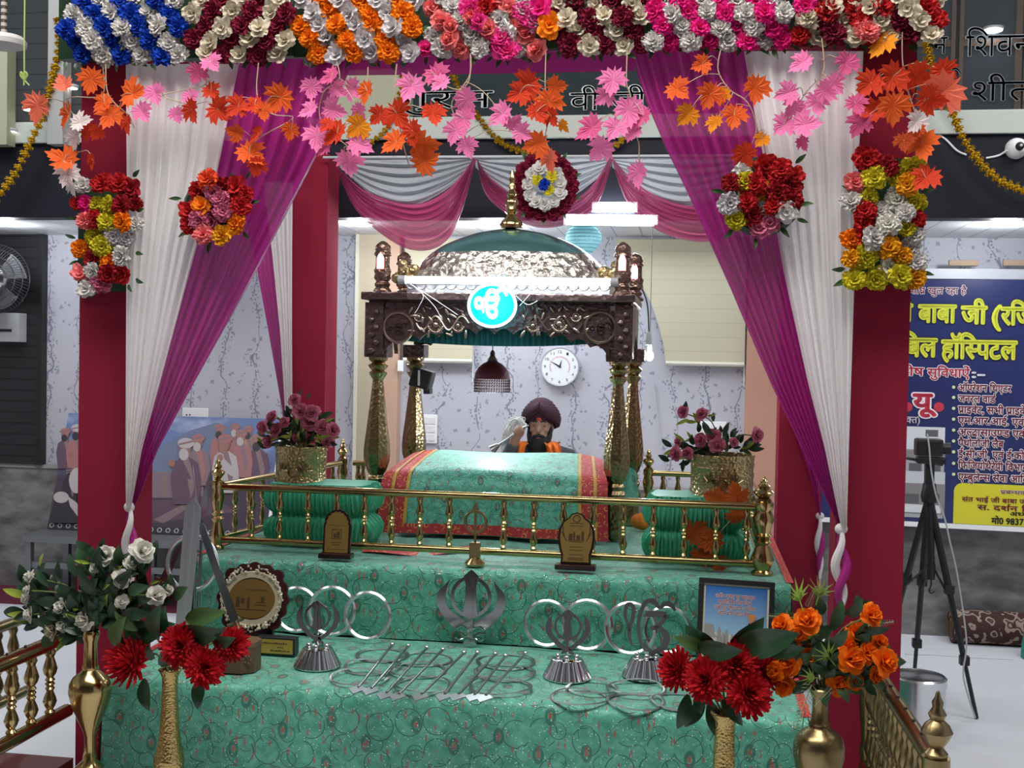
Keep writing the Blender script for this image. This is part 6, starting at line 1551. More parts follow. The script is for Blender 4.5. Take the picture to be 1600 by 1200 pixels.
for i, t in enumerate(('अमीर अवार पूर पयावहर', 'कुदरति कै वास विचु', 'एक पूर कै वयव अपारा', 'कोरे धनि कोउ मेखु')):
    t = t.replace('चु', 'चु'); text_on(m, t.replace('ति', 'ित').replace('वि', 'िव').replace('नि', 'िन'), M @ Matrix.Translation((-2*k, (101-i*8.6)*k, .0095)), width=(60, 50, 62, 50)[i]*k, height=8.5*k, bold=.012, outline=.05, z=.0006, center=True)
m.build('printed_lettering', [mat('print_red', (.42, .06, .10), .6), mat('print_white', (.8, .78, .8), .6)], pr, smooth=False)
# ------------------------------------------------------------------ vases of flowers in front
def plinth(x, y, r, top, label):
    return tag(MB().lathe([(1e-5, 0.001), (r, .001), (r, top-.012), (r*1.05, top-.008), (r*1.05, top), (1e-5, top)], 24, Matrix.Translation((x, y, 0))).build('vase_plinth', mat('plinth_dark', (.05, .03, .02), .6)), label, 'plinth')
def vase(px, pyt, pyb, Y, prof, mt, label, plabel):
    """prof: (half width px, y px) from the foot up"""
    k = Y/FPX*.985; c = P(px, pyt, Y); zb = P(px, pyb, Y).z
    r = thing('brass_vase', label, 'vase', (c.x, Y, zb))
    pr = [(1e-5, zb)]+[(a*k, P(px, y, Y).z) for a, y in prof]; a, y = prof[-1]; pr += [(a*k*.8, P(px, y+1, Y).z), (a*k*.7, P(px, y+14, Y).z), (1e-5, P(px, y+16, Y).z)]
    MB().lathe(pr, 32, Matrix.Translation((c.x, Y, 0))).build('vase_body', mt, r, ang=50)
    plinth(c.x, Y, .047, zb-.001, plabel)
    return Vector((c.x, Y, c.z))
HAM = mat('hammered_brass', (.50, .36, .14), .28, 1.0, bump=('voronoi', 120, .6, .004))
b0 = vase(142, 985, 1262, 3.68, [(24, 1262), (22, 1252), (13, 1238), (10, 1226), (13, 1215), (22, 1206), (24, 1198), (12, 1188), (9, 1172), (9, 1150), (13, 1138), (22, 1120), (31, 1100), (36, 1080), (35, 1068), (29, 1058), (18, 1050), (13, 1046), (14, 1043), (12, 1038), (11, 1020), (11, 1003), (14, 995), (16, 988), (14, 985)], BRASS,
          'tall waisted brass vase holding white roses, at the lower left', 'small dark plinth under the white rose vase')
LEAFA = leaf_mesh(mat('mid_leaf', (.028, .075, .03), .45), .5, .2)
bouquet('white roses with dark leaves and lime sprigs in the left brass vase', 3.66, b0,
    [(222,862,40,'ivory'),(166,868,34,'ivory'),(190,905,30,'ivory'),(190,940,22,'ivory'),(243,930,34,'ivory'),(262,922,20,'ivory'),(100,948,34,'ivory'),(132,968,36,'ivory'),(106,976,34,'ivory'),(84,984,32,'cream'),(48,902,24,'ivory'),(44,935,24,'ivory'),(48,960,26,'ivory'),(44,922,18,'ivory'),(150,885,22,'ivory'),(128,930,20,'ivory'),(205,880,24,'ivory')],
    [(165,900,1.4,60),(180,920,.8,60),(150,930,1.9,60),(190,960,.1,64),(130,935,2.4,50),(170,940,1.2,66,LEAFA),(110,925,2.7,44),(85,930,2.9,44),(200,925,.3,50,LEAFA),(75,915,2.2,34,LEAFA),(90,960,3.4,36),(160,870,2.6,30,LEAFA),(60,895,.8,30,LEAFA),(95,905,1.6,34),(215,935,.2,44),(225,940,-.4,34,LEAFA),(180,985,-.3,60,LEAFA),(120,900,1.9,40,LEAFA),
     (62,885,1.2,26,LEAFY and LEAF3),(100,925,1.8,22,LEAF3),(112,952,.2,22,LEAF3),(205,890,.9,24,LEAF3),(235,912,.3,22,LEAF3),(175,890,.4,22,LEAF3),(140,880,2.9,26,LEAF3),(70,900,2.8,24,LEAF3),(205,905,1.4,22,LEAF3),(55,915,.4,22,LEAF3)], 'rose', 'ivory', 'rose', fill=330, base_px=(142, 982), fsz=34, fmesh=(LEAF2, LEAF2, LEAFA, LEAFA, LEAF2, LEAF3))
b0 = vase(1282, 1074, 1330, 3.62, [(30, 1330), (26, 1318), (12, 1300), (10, 1286), (16, 1262), (26, 1232), (34, 1205), (39, 1180), (39, 1165), (36, 1153), (28, 1144), (17, 1138), (15, 1134), (17, 1131), (13, 1125), (12, 1108), (12, 1092), (15, 1084), (19, 1076), (17, 1074)], BRASS_D,
          'brass vase holding orange roses, at the lower right', 'small dark plinth under the orange rose vase')
FRN = MB()
for i in range(13):
    t = i/13
    for s in (-1, 1): FRN.prism([(0, t), (s*.20*(1-t*.75), t+.09), (s*.16*(1-t*.75), t+.05)], .004)
FRN.tube([(0, 0, 0), (0, 1, .05)], .012, 4); FERNM = FRN.mesh('fern_frond', FERN, smooth=False)
SPK = MB()
for i in range(9):
    a = 2*PI*i/9
    SPK.prism([(0, .3), (.12*math.cos(a)-.04, .55+.1*math.sin(a)), (.42*math.cos(a), .72+.35*math.sin(a)), (.12*math.cos(a)+.05, .5+.1*math.sin(a))], .01)
SPK.tube([(0, 0, 0), (0, .5, 0)], .02, 4); SPIKEY = SPK.mesh('lime_sprig', mat('lime_sprig', (.24, .36, .05), .5), smooth=False)
bouquet('orange roses with fern fronds and lime sprigs in the right brass vase', 3.60, b0,
    [(1262,970,40),(1222,978,34),(1230,1008,38),(1266,1024,40),(1232,1038,40),(1212,1048,30),(1226,1070,32),(1360,962,36),(1338,990,36),(1372,1004,30),(1330,1030,44),(1380,1034,44),(1310,1068,34),(1336,1064,28),(1355,1020,32),(1325,1010,32),(1250,990,28),(1368,1055,26)],
    [(1285,960,1.9,44,LEAFA),(1320,960,.7,44,LEAFA),(1300,985,1.3,50,LEAFA),(1300,1010,1.0,44,LEAFA),(1330,965,1.2,40,LEAFA),(1285,1000,2.4,40,LEAFA),(1310,1035,.6,40,LEAFA),(1265,1000,2.0,36,LEAFA),(1350,985,.3,40),(1290,1040,1.8,40),(1275,1055,2.6,40),
     (1255,955,1.9,50,SPIKEY),(1275,945,1.4,50,SPIKEY),(1305,1040,2.2,50,SPIKEY),(1275,1010,2.0,40,SPIKEY),(1285,1060,3.0,40,SPIKEY),(1350,1030,.6,36,SPIKEY),(1245,1070,3.4,34,SPIKEY),
     (1268,1070,4.3,70,FERNM),(1300,1045,.6,46,FERNM),(1240,965,3.0,46,FERNM),(1345,980,.2,50,FERNM),(1215,1015,3.1,40,FERNM),(1262,948,1.2,34,FERNM),(1258,1110,4.5,66,FERNM),(1300,1075,3.9,40,FERNM)], 'rose', 'oroses', 'rose', fill=170, base_px=(1284, 1060), fsz=32, fmesh=(LEAFA, LEAFA, LEAF, LEAFA))
POM = {c: fl_pom(FC[c], 11, 120, .5, .10) for c in ('crimson', 'red')}
BIGLEAF = leaf_mesh(mat('broad_leaf', (.018, .058, .024), .32), .52, .3); BIGLEAF2 = leaf_mesh(mat('variegated_leaf', (.06, .13, .03), .4), .46, .25)
def pom_bouquet(label, Y, base, items, leaves):
    r = thing('flower_bunch', label, 'flowers', base); st = MB(); rr = random.Random(len(items))
    for x, y, s, dy in items:
        p = P(x, y, Y+dy); dx, dz = p.x-base.x, p.z-base.z
        put(POM['crimson'], 'carnation', r, p, face((dx*1.1, -.22, dz*.5+.05), rr.uniform(0, 6)), s*Y/FPX*1.32)
        st.tube(smooth_path([base+Vector((0, 0, -.02)), base.lerp(p, .5)+Vector((0, .03, .03)), p+Vector((0, .02, 0))], 4), .004, 5)
    for x, y, a, s, me in leaves: put_leaf(r, x, y, Y+rr.uniform(-.02, .06), s*1.25, a, rr, me, rr.uniform(-.1, .4))
    st.build('stem', STEMM, r)
SLIM = [(24, 1200), (26, 1190), (24, 1180), (19, 1160), (16, 1135), (14, 1105), (13, 1075), (13.5, 1058), (17, 1050), (20, 1046), (18, 1044)]
b0 = vase(266, 1044, 1200, 3.66, SLIM, HAM, 'slim hammered brass vase holding red carnations, left front', 'small dark plinth under the left slim vase')
pom_bouquet('red carnations with broad leaves in the left slim vase', 3.64, b0, [(210, 1034, 66, 0), (283, 1010, 56, -.03), (318, 1042, 54, -.05), (360, 1008, 48, .0), (300, 1022, 44, .03)],
    [(205,1000,.35,70,BIGLEAF),(180,1012,1.0,66,BIGLEAF2),(285,985,.2,74,BIGLEAF),(290,968,.25,64,BIGLEAF2),(245,1000,1.2,64,BIGLEAF),(250,1040,.9,54,BIGLEAF),(330,1000,.3,54,BIGLEAF),(225,1060,-1.2,44,BIGLEAF),(312,1060,-1.5,40,BIGLEAF),(262,1000,1.5,50,BIGLEAF),(215,985,2.4,40,BIGLEAF2),(240,1030,2.2,60,BIGLEAF)])
b0 = vase(1133, 1112, 1282, 3.60, [(26, 1282), (28, 1270), (24, 1250), (19, 1225), (17, 1195), (16, 1160), (16, 1135), (17, 1125), (21, 1118), (23, 1114), (21, 1112)], HAM, 'slim hammered brass vase holding dark red carnations, right front', 'small dark plinth under the right slim vase')
pom_bouquet('dark red carnations with broad leaves in the right slim vase', 3.58, b0, [(1062, 1047, 52, .02), (1105, 1064, 56, -.04), (1150, 1038, 56, .0), (1167, 1085, 58, -.05), (1190, 1052, 48, .03), (1125, 1040, 44, .04)],
    [(1100,1012,2.75,44,BIGLEAF2),(1090,1010,.1,60,BIGLEAF),(1150,1010,.35,84,BIGLEAF),(1140,1020,.9,64,BIGLEAF),(1120,1020,2.4,54,BIGLEAF),(1100,1095,-2.2,40,BIGLEAF),(1075,1085,-1.9,44,BIGLEAF),(1130,1090,-.9,40,BIGLEAF),(1110,1095,-1.4,44,BIGLEAF),(1195,1015,.25,54,BIGLEAF),(1120,1090,2.4,50,BIGLEAF),(1095,1080,-1.6,34,BIGLEAF)])
# ------------------------------------------------------------------ blue banner on the right
bo = P(1262, 816, 7.40); bdir = Vector((math.cos(-.085), math.sin(-.085), 0)); BM = frame(bo, bdir, (0, 0, 1)); BN = BM.col[2].to_3d(); BMI = BM.inverted()
def bxy(px, py):
    d = ray(px, py); t = (bo-CAM).dot(BN)/d.dot(BN); q = BMI @ (CAM+d*t); return q.x, q.y
BW = bxy(1680, 600)[0]; BH = (bxy(1500, 437)[1]-bxy(1500, 826)[1]); By0 = bxy(1500, 826)[1]
bn = thing('vinyl_banner', 'dark blue hospital banner with yellow lettering, behind the camera tripod', 'banner', bo)
def wv(x, y): return .006*math.sin(4*x+1.5*y)+.004*math.sin(9*y)
MB().grid(lambda u, v: (BW*u, By0+BH*v, -.004), 10, 10, 0, None, BM).build('vinyl_sheet', mat('banner_blue', (.022, .030, .115), .3), bn, smooth=False)
m = MB().box(0, BW, By0-.002, By0+.028, -.0035, -.001, 0, BM); m.build('white_hem', WHITEP, bn, smooth=False)
BMATS = [mat('banner_yellow', (.62, .64, .05), .4), mat('banner_black', (.01, .01, .012), .5), mat('banner_white', (.85, .83, .86), .4), mat('banner_red', (.50, .04, .07), .4), mat('banner_ink', (.20, .015, .04), .4)]
def line(txt, x0, x1, yb, hpx, fg, bg=None, bold=.03, outl=.05, name='lettering', end=None):
    """x0..x1 and baseline yb in picture pixels; text may run past the picture edge"""
    a = bxy(x0, yb); b = bxy(x1, yb+(x1-x0)*.045); w = b[0]-a[0]
    h = bxy(x0, yb-hpx)[1]-a[1]
    m = MB(); text_on(m, txt, BM @ Matrix.Translation((a[0], a[1], .0)) @ Matrix.Rotation(math.atan2(b[1]-a[1], w)*.0, 4, 'Z'), width=w, height=h/.72, bold=bold, outline=outl if bg is not None else None, z=.003, mi=0, mo=1)
    m.build(name, [BMATS[fg], BMATS[bg if bg is not None else fg]], bn, smooth=False)
line('शीघ^र खुल रहा है'.replace('घ^र', 'घ^'), 1422, 1510, 459, 11, 4, 2, .015, .045)
for w_, a_, b_ in (('जी', 1390, 1425), ('बाबा', 1435, 1493), ('जी', 1502, 1541), ('(', 1551, 1563), ('रिज0)', 1564, 1640)): line(w_, a_, b_, 503+(a_-1435)*.03, 30, 0, 1, .045, .03)
line('िबल', 1406, 1463, 556, 31, 0, 1, .045, .03); line('हॉि{स}पटल', 1471, 1588, 559, 31, 0, 1, .045, .03)
line('िवशेष', 1388, 1443, 586, 14, 3, 2, .02, .05); line('सुिवधाऐं', 1449, 1515, 588, 14, 3, 2, .02, .05); line(':-', 1519, 1538, 590, 14, 2, None, .03)
line('यू', 1427, 1462, 640, 28, 3, 2, .04, .05); line('सी', 1375, 1408, 638, 28, 3, 2, .04, .05)
for x_ in (1418, 1467): q = bxy(x_, 636); MB().lathe([(1e-5, 0), (.030, 0), (.030, .001), (.021, .0012), (.021, .003), (1e-5, .003)], 16, BM @ Matrix.Translation((q[0], q[1], 0))).build('dot', BMATS[3], bn, smooth=False)
line('(वातानुकूिलत युक{त})'.replace('क{त}', '{क}त'), 1330, 1437, 658, 11, 2, None, .01)
for i, (t, x1) in enumerate((('ऑपरेशन िथएटर', 1580), ('जनरल वाड~', 1555), ('प^ाइवेट, सभी प^ाइवेट', 1610), ('एम.आर.आई. एवं सी.टी.', 1640), ('अ{ल}ट^ासाउ{ण}ड एवं िडिजटल', 1660), ('पैथोलॉजी लैब', 1568), ('ई.सी.जी. एवं ई.को.', 1603), ('िफिजयोथैरेपी िवभाग', 1606), ('ए{म}बुले{न}स सेवा आिद', 1606))):
    y = (612, 629, 646, 663, 681, 698, 715, 733, 751)[i]
    line(t, 1497, x1, y-1, 12, 4, 2, .022, .055)
LIME = mat('banner_lime', (.60, .70, .35), .4)
for i in range(9):
    y = (605, 621, 638, 655, 672, 689, 706, 724, 741)[i]; q = bxy(1490, y); MB().lathe([(1e-5, 0), (.010, 0), (.010, .002), (1e-5, .002)], 12, BM @ Matrix.Translation((q[0], q[1], .0))).build('bullet_dot', LIME, bn, smooth=False)
q0 = bxy(1489, 822); q1 = bxy(1489, 754); R_ = .05; x0, y0, y1, x1 = q0[0], By0+.03, q1[1], BW
pts = [(x0, y0), (x1, y0), (x1, y1)]+[(x0+R_-R_*math.sin(a), y1-R_+R_*math.cos(a)) for a in [PI/2*i/8 for i in range(9)]]
MB().prism(pts, .0015, BM @ Matrix.Translation((0, 0, -.003))).build('yellow_panel', mat('banner_yellow_panel', (.62, .58, .03), .4), bn, smooth=False)
line('प^बन{ध}क कमेटी'.replace('न{ध}', '{न}ध'), 1563, 1640, 771, 6, 4, 2, .01, .04)
line('संत भाई जी बाबा जी चैिरटी', 1503, 1640, 783, 7.5, 4, None, .02)
line('स. दश~न िसंह'.replace('श~न', 'श~न'), 1527, 1628, 796, 8.5, 4, None, .02)
line('अध{य}क्ष'.replace('ध{य}क्ष', '{ध}यक'), 1578, 1618, 806, 7, 1, None, .02)
line('मो0 9837', 1549, 1599, 818, 10, 1, None, .03)
m = MB(); GR = [mat('print_grey%d' % i, c_, .5) for i, c_ in enumerate(((.50, .53, .56), (.22, .21, .21), (.34, .36, .38), (.10, .10, .11), (.62, .65, .68)))]
def brect(xa, ya, xb, yb, mi, z=-.002):
    a = bxy(xa, yb); b = bxy(xb, ya); m.box(a[0], b[0], a[1], b[1], z, z+.0008, mi, BM)
brect(1380, 668, 1477, 806, 2); brect(1380, 668, 1477, 700, 4, -.0012); brect(1380, 705, 1477, 714, 1, -.0012); brect(1446, 672, 1466, 682, 3, -.0006)
for x in (1390, 1420, 1450): brect(x, 724, x+20, 736, 3, -.0012)
brect(1380, 738, 1477, 756, 0, -.0012); brect(1380, 757, 1477, 800, 1, -.0010)
for x in (1384, 1414, 1446): brect(x, 772, x+22, 786, 3, -.0006)
brect(1380, 790, 1470, 798, 4, -.0006)
m.build('hospital_picture', GR, bn, smooth=False)
# ------------------------------------------------------------------ camera tripod
YT = 5.75
tr = thing('camera_tripod', 'black tripod standing in front of the blue banner', 'tripod', P(1456, 1000, YT))
top = P(1452, 765, YT); low = P(1454, 905, YT)
MB().tube([top, P(1455, 880, YT)], .017, 10).build('centre_column', BLACK, tr)
MB().tube([P(1455, 880, YT), low], .020, 10).build('lower_column', BLACK, tr)
m = MB(); h0 = P(1455, 905, YT); m.tube(smooth_path([h0, h0+Vector((0, 0, -.03)), h0+Vector((-.008, 0, -.055)), h0+Vector((.004, 0, -.068)), h0+Vector((.018, 0, -.055))], 4), .004, 6); m.build('hook', BLACK, tr)
FZ = [PZ(1526, 1122, 0.004), PZ(1375, 1055, 0.004), Vector((top.x+.03, YT+.42, .004))]
for i, fpt in enumerate(FZ):
    a = top+Vector((0, 0, -.03)); d = fpt-a; j1, j2 = a+d*.42, a+d*.74
    l = MB().tube([a, j1], .017, 8).build('leg', BLACK, tr)
    MB().tube([j1-d*.02, j2], .014, 8).build('leg_section', BLACK, l); MB().tube([j2-d*.02, fpt], .010, 8).build('leg_section', BLACK, l)
    for jj in (j1, j2): MB().box(jj.x-.022, jj.x+.022, jj.y-.022, jj.y+.022, jj.z-.022, jj.z+.022).build('leg_clamp', BLACK, l, smooth=False, bevel=.004)
    MB().tube([P(1455, 880, YT), a+d*.48], .006, 6).build('brace', BLACK, tr)
MB().lathe([(.034, -.06), (.04, -.03), (.034, 0), (.03, .03)], 12, Matrix.Translation(top+Vector((0, 0, -.0)))).build('shoulder', BLACK, tr)
m = MB(); c = P(1452, 742, YT); m.box(c.x-.020, c.x+.020, YT-.02, YT+.02, c.z-.06, c.z+.05); m.tube([c+Vector((.06, 0, .05)), P(1395, 712, YT-.02)], .007, 8); m.build('pan_head', BLACK, tr, smooth=False)
vc = thing('video_camera', 'small black video camera mounted on the tripod', 'camera', P(1455, 718, YT))
c = P(1455, 700, YT)
MB().box(c.x-.075, c.x+.05, YT-.04, YT+.04, c.z-.038, c.z+.045).build('camera_body', BLACK, vc, smooth=False, bevel=.012)
MB().tube([c+Vector((.05, 0, 0)), c+Vector((.085, 0, -.002))], [.026, .03], 12).build('lens_barrel', BLACK, vc); MB().box(c.x-.065, c.x+.065, YT-.035, YT+.035, c.z-.075, c.z-.043).build('base_plate', BLACK, vc, smooth=False, bevel=.006)
tag(MB().tube(smooth_path([P(1449, 678, YT-.06), P(1452, 700, YT-.06), P(1455, 735, YT-.05), P(1463, 775, YT-.05), P(1476, 810, YT-.06), P(1485, 850, YT-.06), P(1496, 900, YT-.05), P(1510, 1000, YT-.04), P(1505, 1050, YT-.06), P(1512, 1085, YT-.05), P(1524, 1122, YT-.05)], 6), .004, 6).build('white_cable', GREYP), 'pale cable running down the camera tripod to the floor', 'cable')
# ------------------------------------------------------------------ steel canister, rolled rug, teal cloth
c = PZ(1432, 1165, 0.004); k = c.y/FPX; zt = P(1432, 1062, c.y).z; R_ = 40*k
r = thing('steel_canister', 'shiny round steel canister with a lid, behind the right brass railing', 'canister', c)
MB().lathe([(1e-5, .004), (R_, .004), (R_, .01), (R_*.985, .02), (R_*.985, zt), (1e-5, zt)], 36, Matrix.Translation((c.x, c.y, 0))).build('body', STEEL, r)
MB().lathe([(R_*.99, zt-.02), (R_*1.03, zt-.02), (R_*1.03, zt+.014), (R_*.96, zt+.022), (R_*.8, zt+.014), (1e-5, zt+.02)], 36, Matrix.Translation((c.x, c.y, 0))).build('lid', STEEL, r)
def m_damask():
    m = mat('damask_rug', (.09, .03, .025), .9); g = NT(m); c_ = g.coord('Object', (1, 1, 1)); n = g.noise(c_, 3, 2)
    v = g.n('ShaderNodeTexWave', wave_type='RINGS'); v.inputs['Scale'].default_value = 7; v.inputs['Distortion'].default_value = 9; v.inputs['Detail'].default_value = 1.5; v.inputs['Detail Scale'].default_value = 1.6; g.l(c_, v.inputs['Vector'])
    g.l(g.mix(g.band(v.outputs[0], .50, .98, .06), (.05, .018, .016), (.30, .23, .19)), g.b.inputs['Base Color']); return m
a = P(1486, 972, 7.33); b = P(1640, 972, 7.33); a.z = b.z = .103
r = thing('rolled_rug', 'rolled brown rug with a cream scroll pattern, on the floor below the banner', 'rug', (a+b)/2)
MB().tube([a, a.lerp(b, .3), a.lerp(b, .7), b], .10, 20).build('rug_roll', m_damask(), r)
m = MB(); d = (b-a).normalized(); up = Vector((0, 0, 1)); q = d.cross(up)
m.tube([a-d*.004+(q*math.cos(t)+up*math.sin(t))*(.014+.0052*t) for t in [i*.4 for i in range(40)]], .0045, 5); m.build('rolled_edge', BROWNWOOD, r)
c = PZ(1622, 1030, .0); m = MB()
m.grid(lambda u, v: (c.x+.10*math.cos(2*PI*u)*(1-.5*v*v)*(1+.1*math.sin(9*u)), c.y+.10*math.sin(2*PI*u)*(1-.5*v*v), .003+.26*v+.02*math.sin(7*u)*v), 30, 10)
m.add([(c.x+.05*math.cos(2*PI*i/12), c.y+.05*math.sin(2*PI*i/12), .262) for i in range(12)]+[(c.x, c.y, .28)], [(i, (i+1) % 12, 12) for i in range(12)])
tag(m.build('teal_cloth', mat('teal_cloth', (.02, .22, .18), .7)), 'bunched teal cloth at the right edge beside the rolled rug', 'cloth')
# creases of the floor sheets
a, b = PZ(1415, 1022, .004), PZ(1582, 1030, .004)
tag(MB().tube(smooth_path([a, a.lerp(b, .3)+Vector((0, .02, 0)), a.lerp(b, .6), b], 6), .007, 6).build('sheet_fold', SHEET), 'raised edge fold of the white floor sheet in front of the rug', 'sheet')
# wall top ledge with tan clips above the banner
for px, lb in ((1505, 'tan wooden clip above the left part of the banner'), (1590, 'tan wooden clip above the right part of the banner')):
    c = P(px, 411, 7.36); r = tag(MB().box(c.x-.085, c.x+.085, 7.34, 7.37, c.z-.017, c.z+.017).build('banner_clip', mat('tan_clip', (.36, .25, .16), .6), smooth=False, bevel=.003), lb, 'clip')
a = P(1425, 424, 7.44); b = P(1690, 430, 7.44); sbox('trim_7', a.x, b.x, 7.36, YW, a.z-.05, a.z+.012, mat('white_ledge', (.55, .57, .62), .4))
# dome camera and cable on the fascia
c = P(1591, 230, YB-.05); r = thing('dome_camera', 'white dome security camera on the dark fascia at the right', 'security camera', c)
MB().lathe([(.055, .05), (.055, .03), (.048, 0), (.03, -.02), (1e-5, -.022)], 20, frame(c, (1, 0, 0), (0, 0, 1)) @ Matrix.Rotation(PI, 4, 'X')).build('housing', WHITEP, r)
MB().ball(c+Vector((.0, -.03, 0)), (.022, .03, .022), 12, 8).build('lens', BLACK, r); MB().ball(c+Vector((.0, -.058, 0)), (.008, .006, .008), 8, 6).build('lens_glass', GREYP, r)
tag(MB().tube(smooth_path([P(1462, 207, YB-.008), P(1478, 218, YB-.008), P(1495, 235, YB-.008), P(1510, 242, YB-.008)], 5), .005, 5).build('loose_cable', WHITEP), 'short loose white cable on the dark fascia, left of the dome camera', 'cable')
tag(MB().tube(smooth_path([P(1541, 247, YB-.008), P(1560, 243, YB-.008), P(1572, 236, YB-.03), P(1582, 232, YB-.04)], 5), .005, 5).build('camera_cable', WHITEP), 'white cable joining the dome camera', 'cable')
# chrome letters standing on the glass
def chrome(txt, x0, x1, yb, h, label, bold=.0):
    a = P(x0, yb, YB-.02); b = P(x1, yb, YB-.02); m = MB()
    text_on(m, txt, frame((a.x, YB-.018, a.z), (1, 0, 0), (0, 0, 1)), width=b.x-a.x, height=h*YB/FPX/.72, bold=bold+.02, z=.004)
    tag(m.build('chrome_lettering', STEEL_D, smooth=False), label, 'lettering')
chrome('िशवन', 1508, 1612, 88, 34, 'chrome script letters on the gallery glass, upper row at the right')
chrome('न', 1456, 1480, 84, 28, 'single chrome letter on the gallery glass behind the marigold string')
chrome('शीत', 1518, 1612, 158, 32, 'chrome script letters on the gallery glass, lower row at the right')
chrome('ि', 1484, 1502, 140, 26, 'chrome vowel sign on the gallery glass beside the orange leaves')
chrome('गुरस', 622, 770, 170, 30, 'chrome script letters on the gallery glass left of centre, behind the leaves')
chrome('वी जी', 890, 1010, 172, 30, 'chrome script letters on the gallery glass, behind the right pink spray')
# fixtures and reflected lights of the gallery at the upper left
c = P(6, 68, 5.6); r = thing('hanging_dish_lamp', 'white dish lamp hanging on a patterned rod at the upper left', 'lamp', c)
k = 5.6/FPX
MB().lathe([(1e-5, -8*k), (20*k, -9*k), (36*k, -4*k), (37*k, 4*k), (30*k, 12*k), (12*k, 15*k), (1e-5, 15*k)], 32, Matrix.Translation(c)).build('dish', mat('dish_white', (.55, .52, .50), .4), r)
MB().tube([c+Vector((0, 0, 15*k)), c+Vector((0, 0, 120*k))], 5*k, 10).build('rod', m_slats((.40, .34, .30), (.05, .035, .03), 28, 2, .5, 'patterned_rod'), r)
c = P(38, 125, 5.5); r = thing('hanging_ribbon', 'lime green cord with a bow hanging at the upper left', 'cord', c)
GC = mat('lime_cord', (.35, .45, .12), .6); k = 5.5/FPX
MB().tube([P(39, -20, 5.5), P(38, 60, 5.5), c], .004, 6).build('cord', GC, r)
m = MB()
for s in (-1, 1): m.tube(smooth_path([c, c+Vector((s*6*k, -.005, 8*k)), c+Vector((s*3*k, -.01, 12*k)), c], 4), .006, 6); m.tube([c, c+Vector((s*5*k+4*k, 0, -9*k))], .004, 6)
m.build('bow', GC, r)
for px, py, lb in ((16, 204, 'glowing disc for a light reflected in the glass beside the olive post'), (112, 136, 'glowing disc for a reflected light behind the coral maple leaves'), (46, 170, 'glowing disc for a reflected light behind the leftmost maple leaf')):
    c = P(px, py, YB-.05); r = thing('gallery_light_and_reflection', lb, 'light', c)  # these discs glow in place of lamp reflections in the glass
    MB().lathe([(1e-5, -.012), (.034, -.01), (.034, 0)], 16, Matrix.Translation(c)).build('lamp_disc', mat('reflection_glow', (1, 1, 1), .5, emit=(1, .97, .92), es=3), r, smooth=False)
    MB().lathe([(.035, -.006), (.042, 0), (.042, .012), (1e-5, .014)], 16, Matrix.Translation(c)).build('rim', GREYP, r)
c = P(1552, 46, YW+.31); r = thing('gallery_light_and_reflection', 'bright round light in the gallery above the chrome letters at the right', 'light', c)
MB().lathe([(1e-5, -.012), (.055, -.01), (.055, 0)], 20, Matrix.Translation(c)).build('lamp_disc', LAMPG, r, smooth=False); MB().lathe([(.055, -.006), (.064, 0), (.064, .012), (1e-5, .014)], 16, Matrix.Translation(c)).build('rim', GREYP, r)
# ------------------------------------------------------------------ left: wall fan, dispenser, steel table, painting
c = P(-6, 436, 7.15); k = 7.15/FPX; R_ = 58*k
r = thing('wall_fan', 'dark wire caged wall fan at the left edge', 'fan', (c.x, YW, c.z))
T = frame(c, (1, .12, 0), (0, 0, 1))
m = MB(); WIRE = mat('dark_wire', (.10, .10, .11), .35, .8)
for q, z in ((1.0, 0), (.86, .035), (.66, .055), (.45, .065)): m.torus(R_*q, .003, 40, 5, T @ Matrix.Translation((0, 0, z)))
for i in range(64):
    a = 2*PI*i/64; m.tube([T @ Vector((R_*q*math.cos(a+.3*(1-q)), R_*q*math.sin(a+.3*(1-q)), z)) for q, z in ((1, 0), (.86, .035), (.66, .055), (.3, .068))], .0016, 4)
m.build('wire_cage', WIRE, r)
m = MB()
for i in range(4):
    a = 2*PI*i/4+.5; m.grid(lambda u, v, a=a: tuple(T @ Vector(((.2+.7*v)*R_*math.cos(a+(u-.5)*.9), (.2+.7*v)*R_*math.sin(a+(u-.5)*.9), .015+(u-.5)*.05))), 6, 6)
m.build('fan_blades', mat('smoky_blade', (.12, .12, .13), .3), r)
MB().lathe([(1e-5, .085), (.05, .08), (.085, .065), (.09, .05), (.06, -.09), (1e-5, -.1)], 20, T).build('motor_hub', CHROME, r)
MB().tube([T @ Vector((0, 0, -.09)), (c.x, YW-.06, c.z-.06), (c.x, YW-.06, c.z-.14)], .02, 8).build('wall_arm', BLACK, r)
rr2, a, b = wallbox('soap_dispenser', 'grey wall dispenser on the dark slatted panel at the left', 'dispenser', 6, 490, 42, 534, .10, GREYP, YW-.055)
MB().box(a.x+.01, b.x-.05, YW-.16, YW-.154, (a.z+b.z)/2-.03, (a.z+b.z)/2-.012).build('slot', BLACK, rr2, smooth=False)
st = thing('steel_table', 'long grey steel table against the wall at the left, carrying the painting', 'table', P(200, 900, 7.15))
SG = mat('grey_steel', (.22, .23, .24), .4, .7)
a = P(56, 830, 7.02); b = P(352, 832, 7.02); zt = a.z
MB().box(a.x, b.x, 6.86, 7.40, zt-.045, zt).build('table_top', SG, st, smooth=False, bevel=.004)
for x in (a.x+.03, (a.x+b.x)/2, b.x-.03):
    for y in (6.90, 7.36): MB().box(x-.02, x+.02, y-.02, y+.02, .003, zt-.045).build('leg', SG, st, smooth=False)
MB().box(a.x+.03, b.x-.03, 6.89, 6.92, .26, .30).build('lower_bar', SG, st, smooth=False)
pt = thing('large_painting', 'large painting of turbaned figures under a blue sky, leaning on the steel table', 'painting', P(240, 822, 7.12))
pa = P(74, 818, 7.12); PWD = P(416, 818, 7.12).x-pa.x
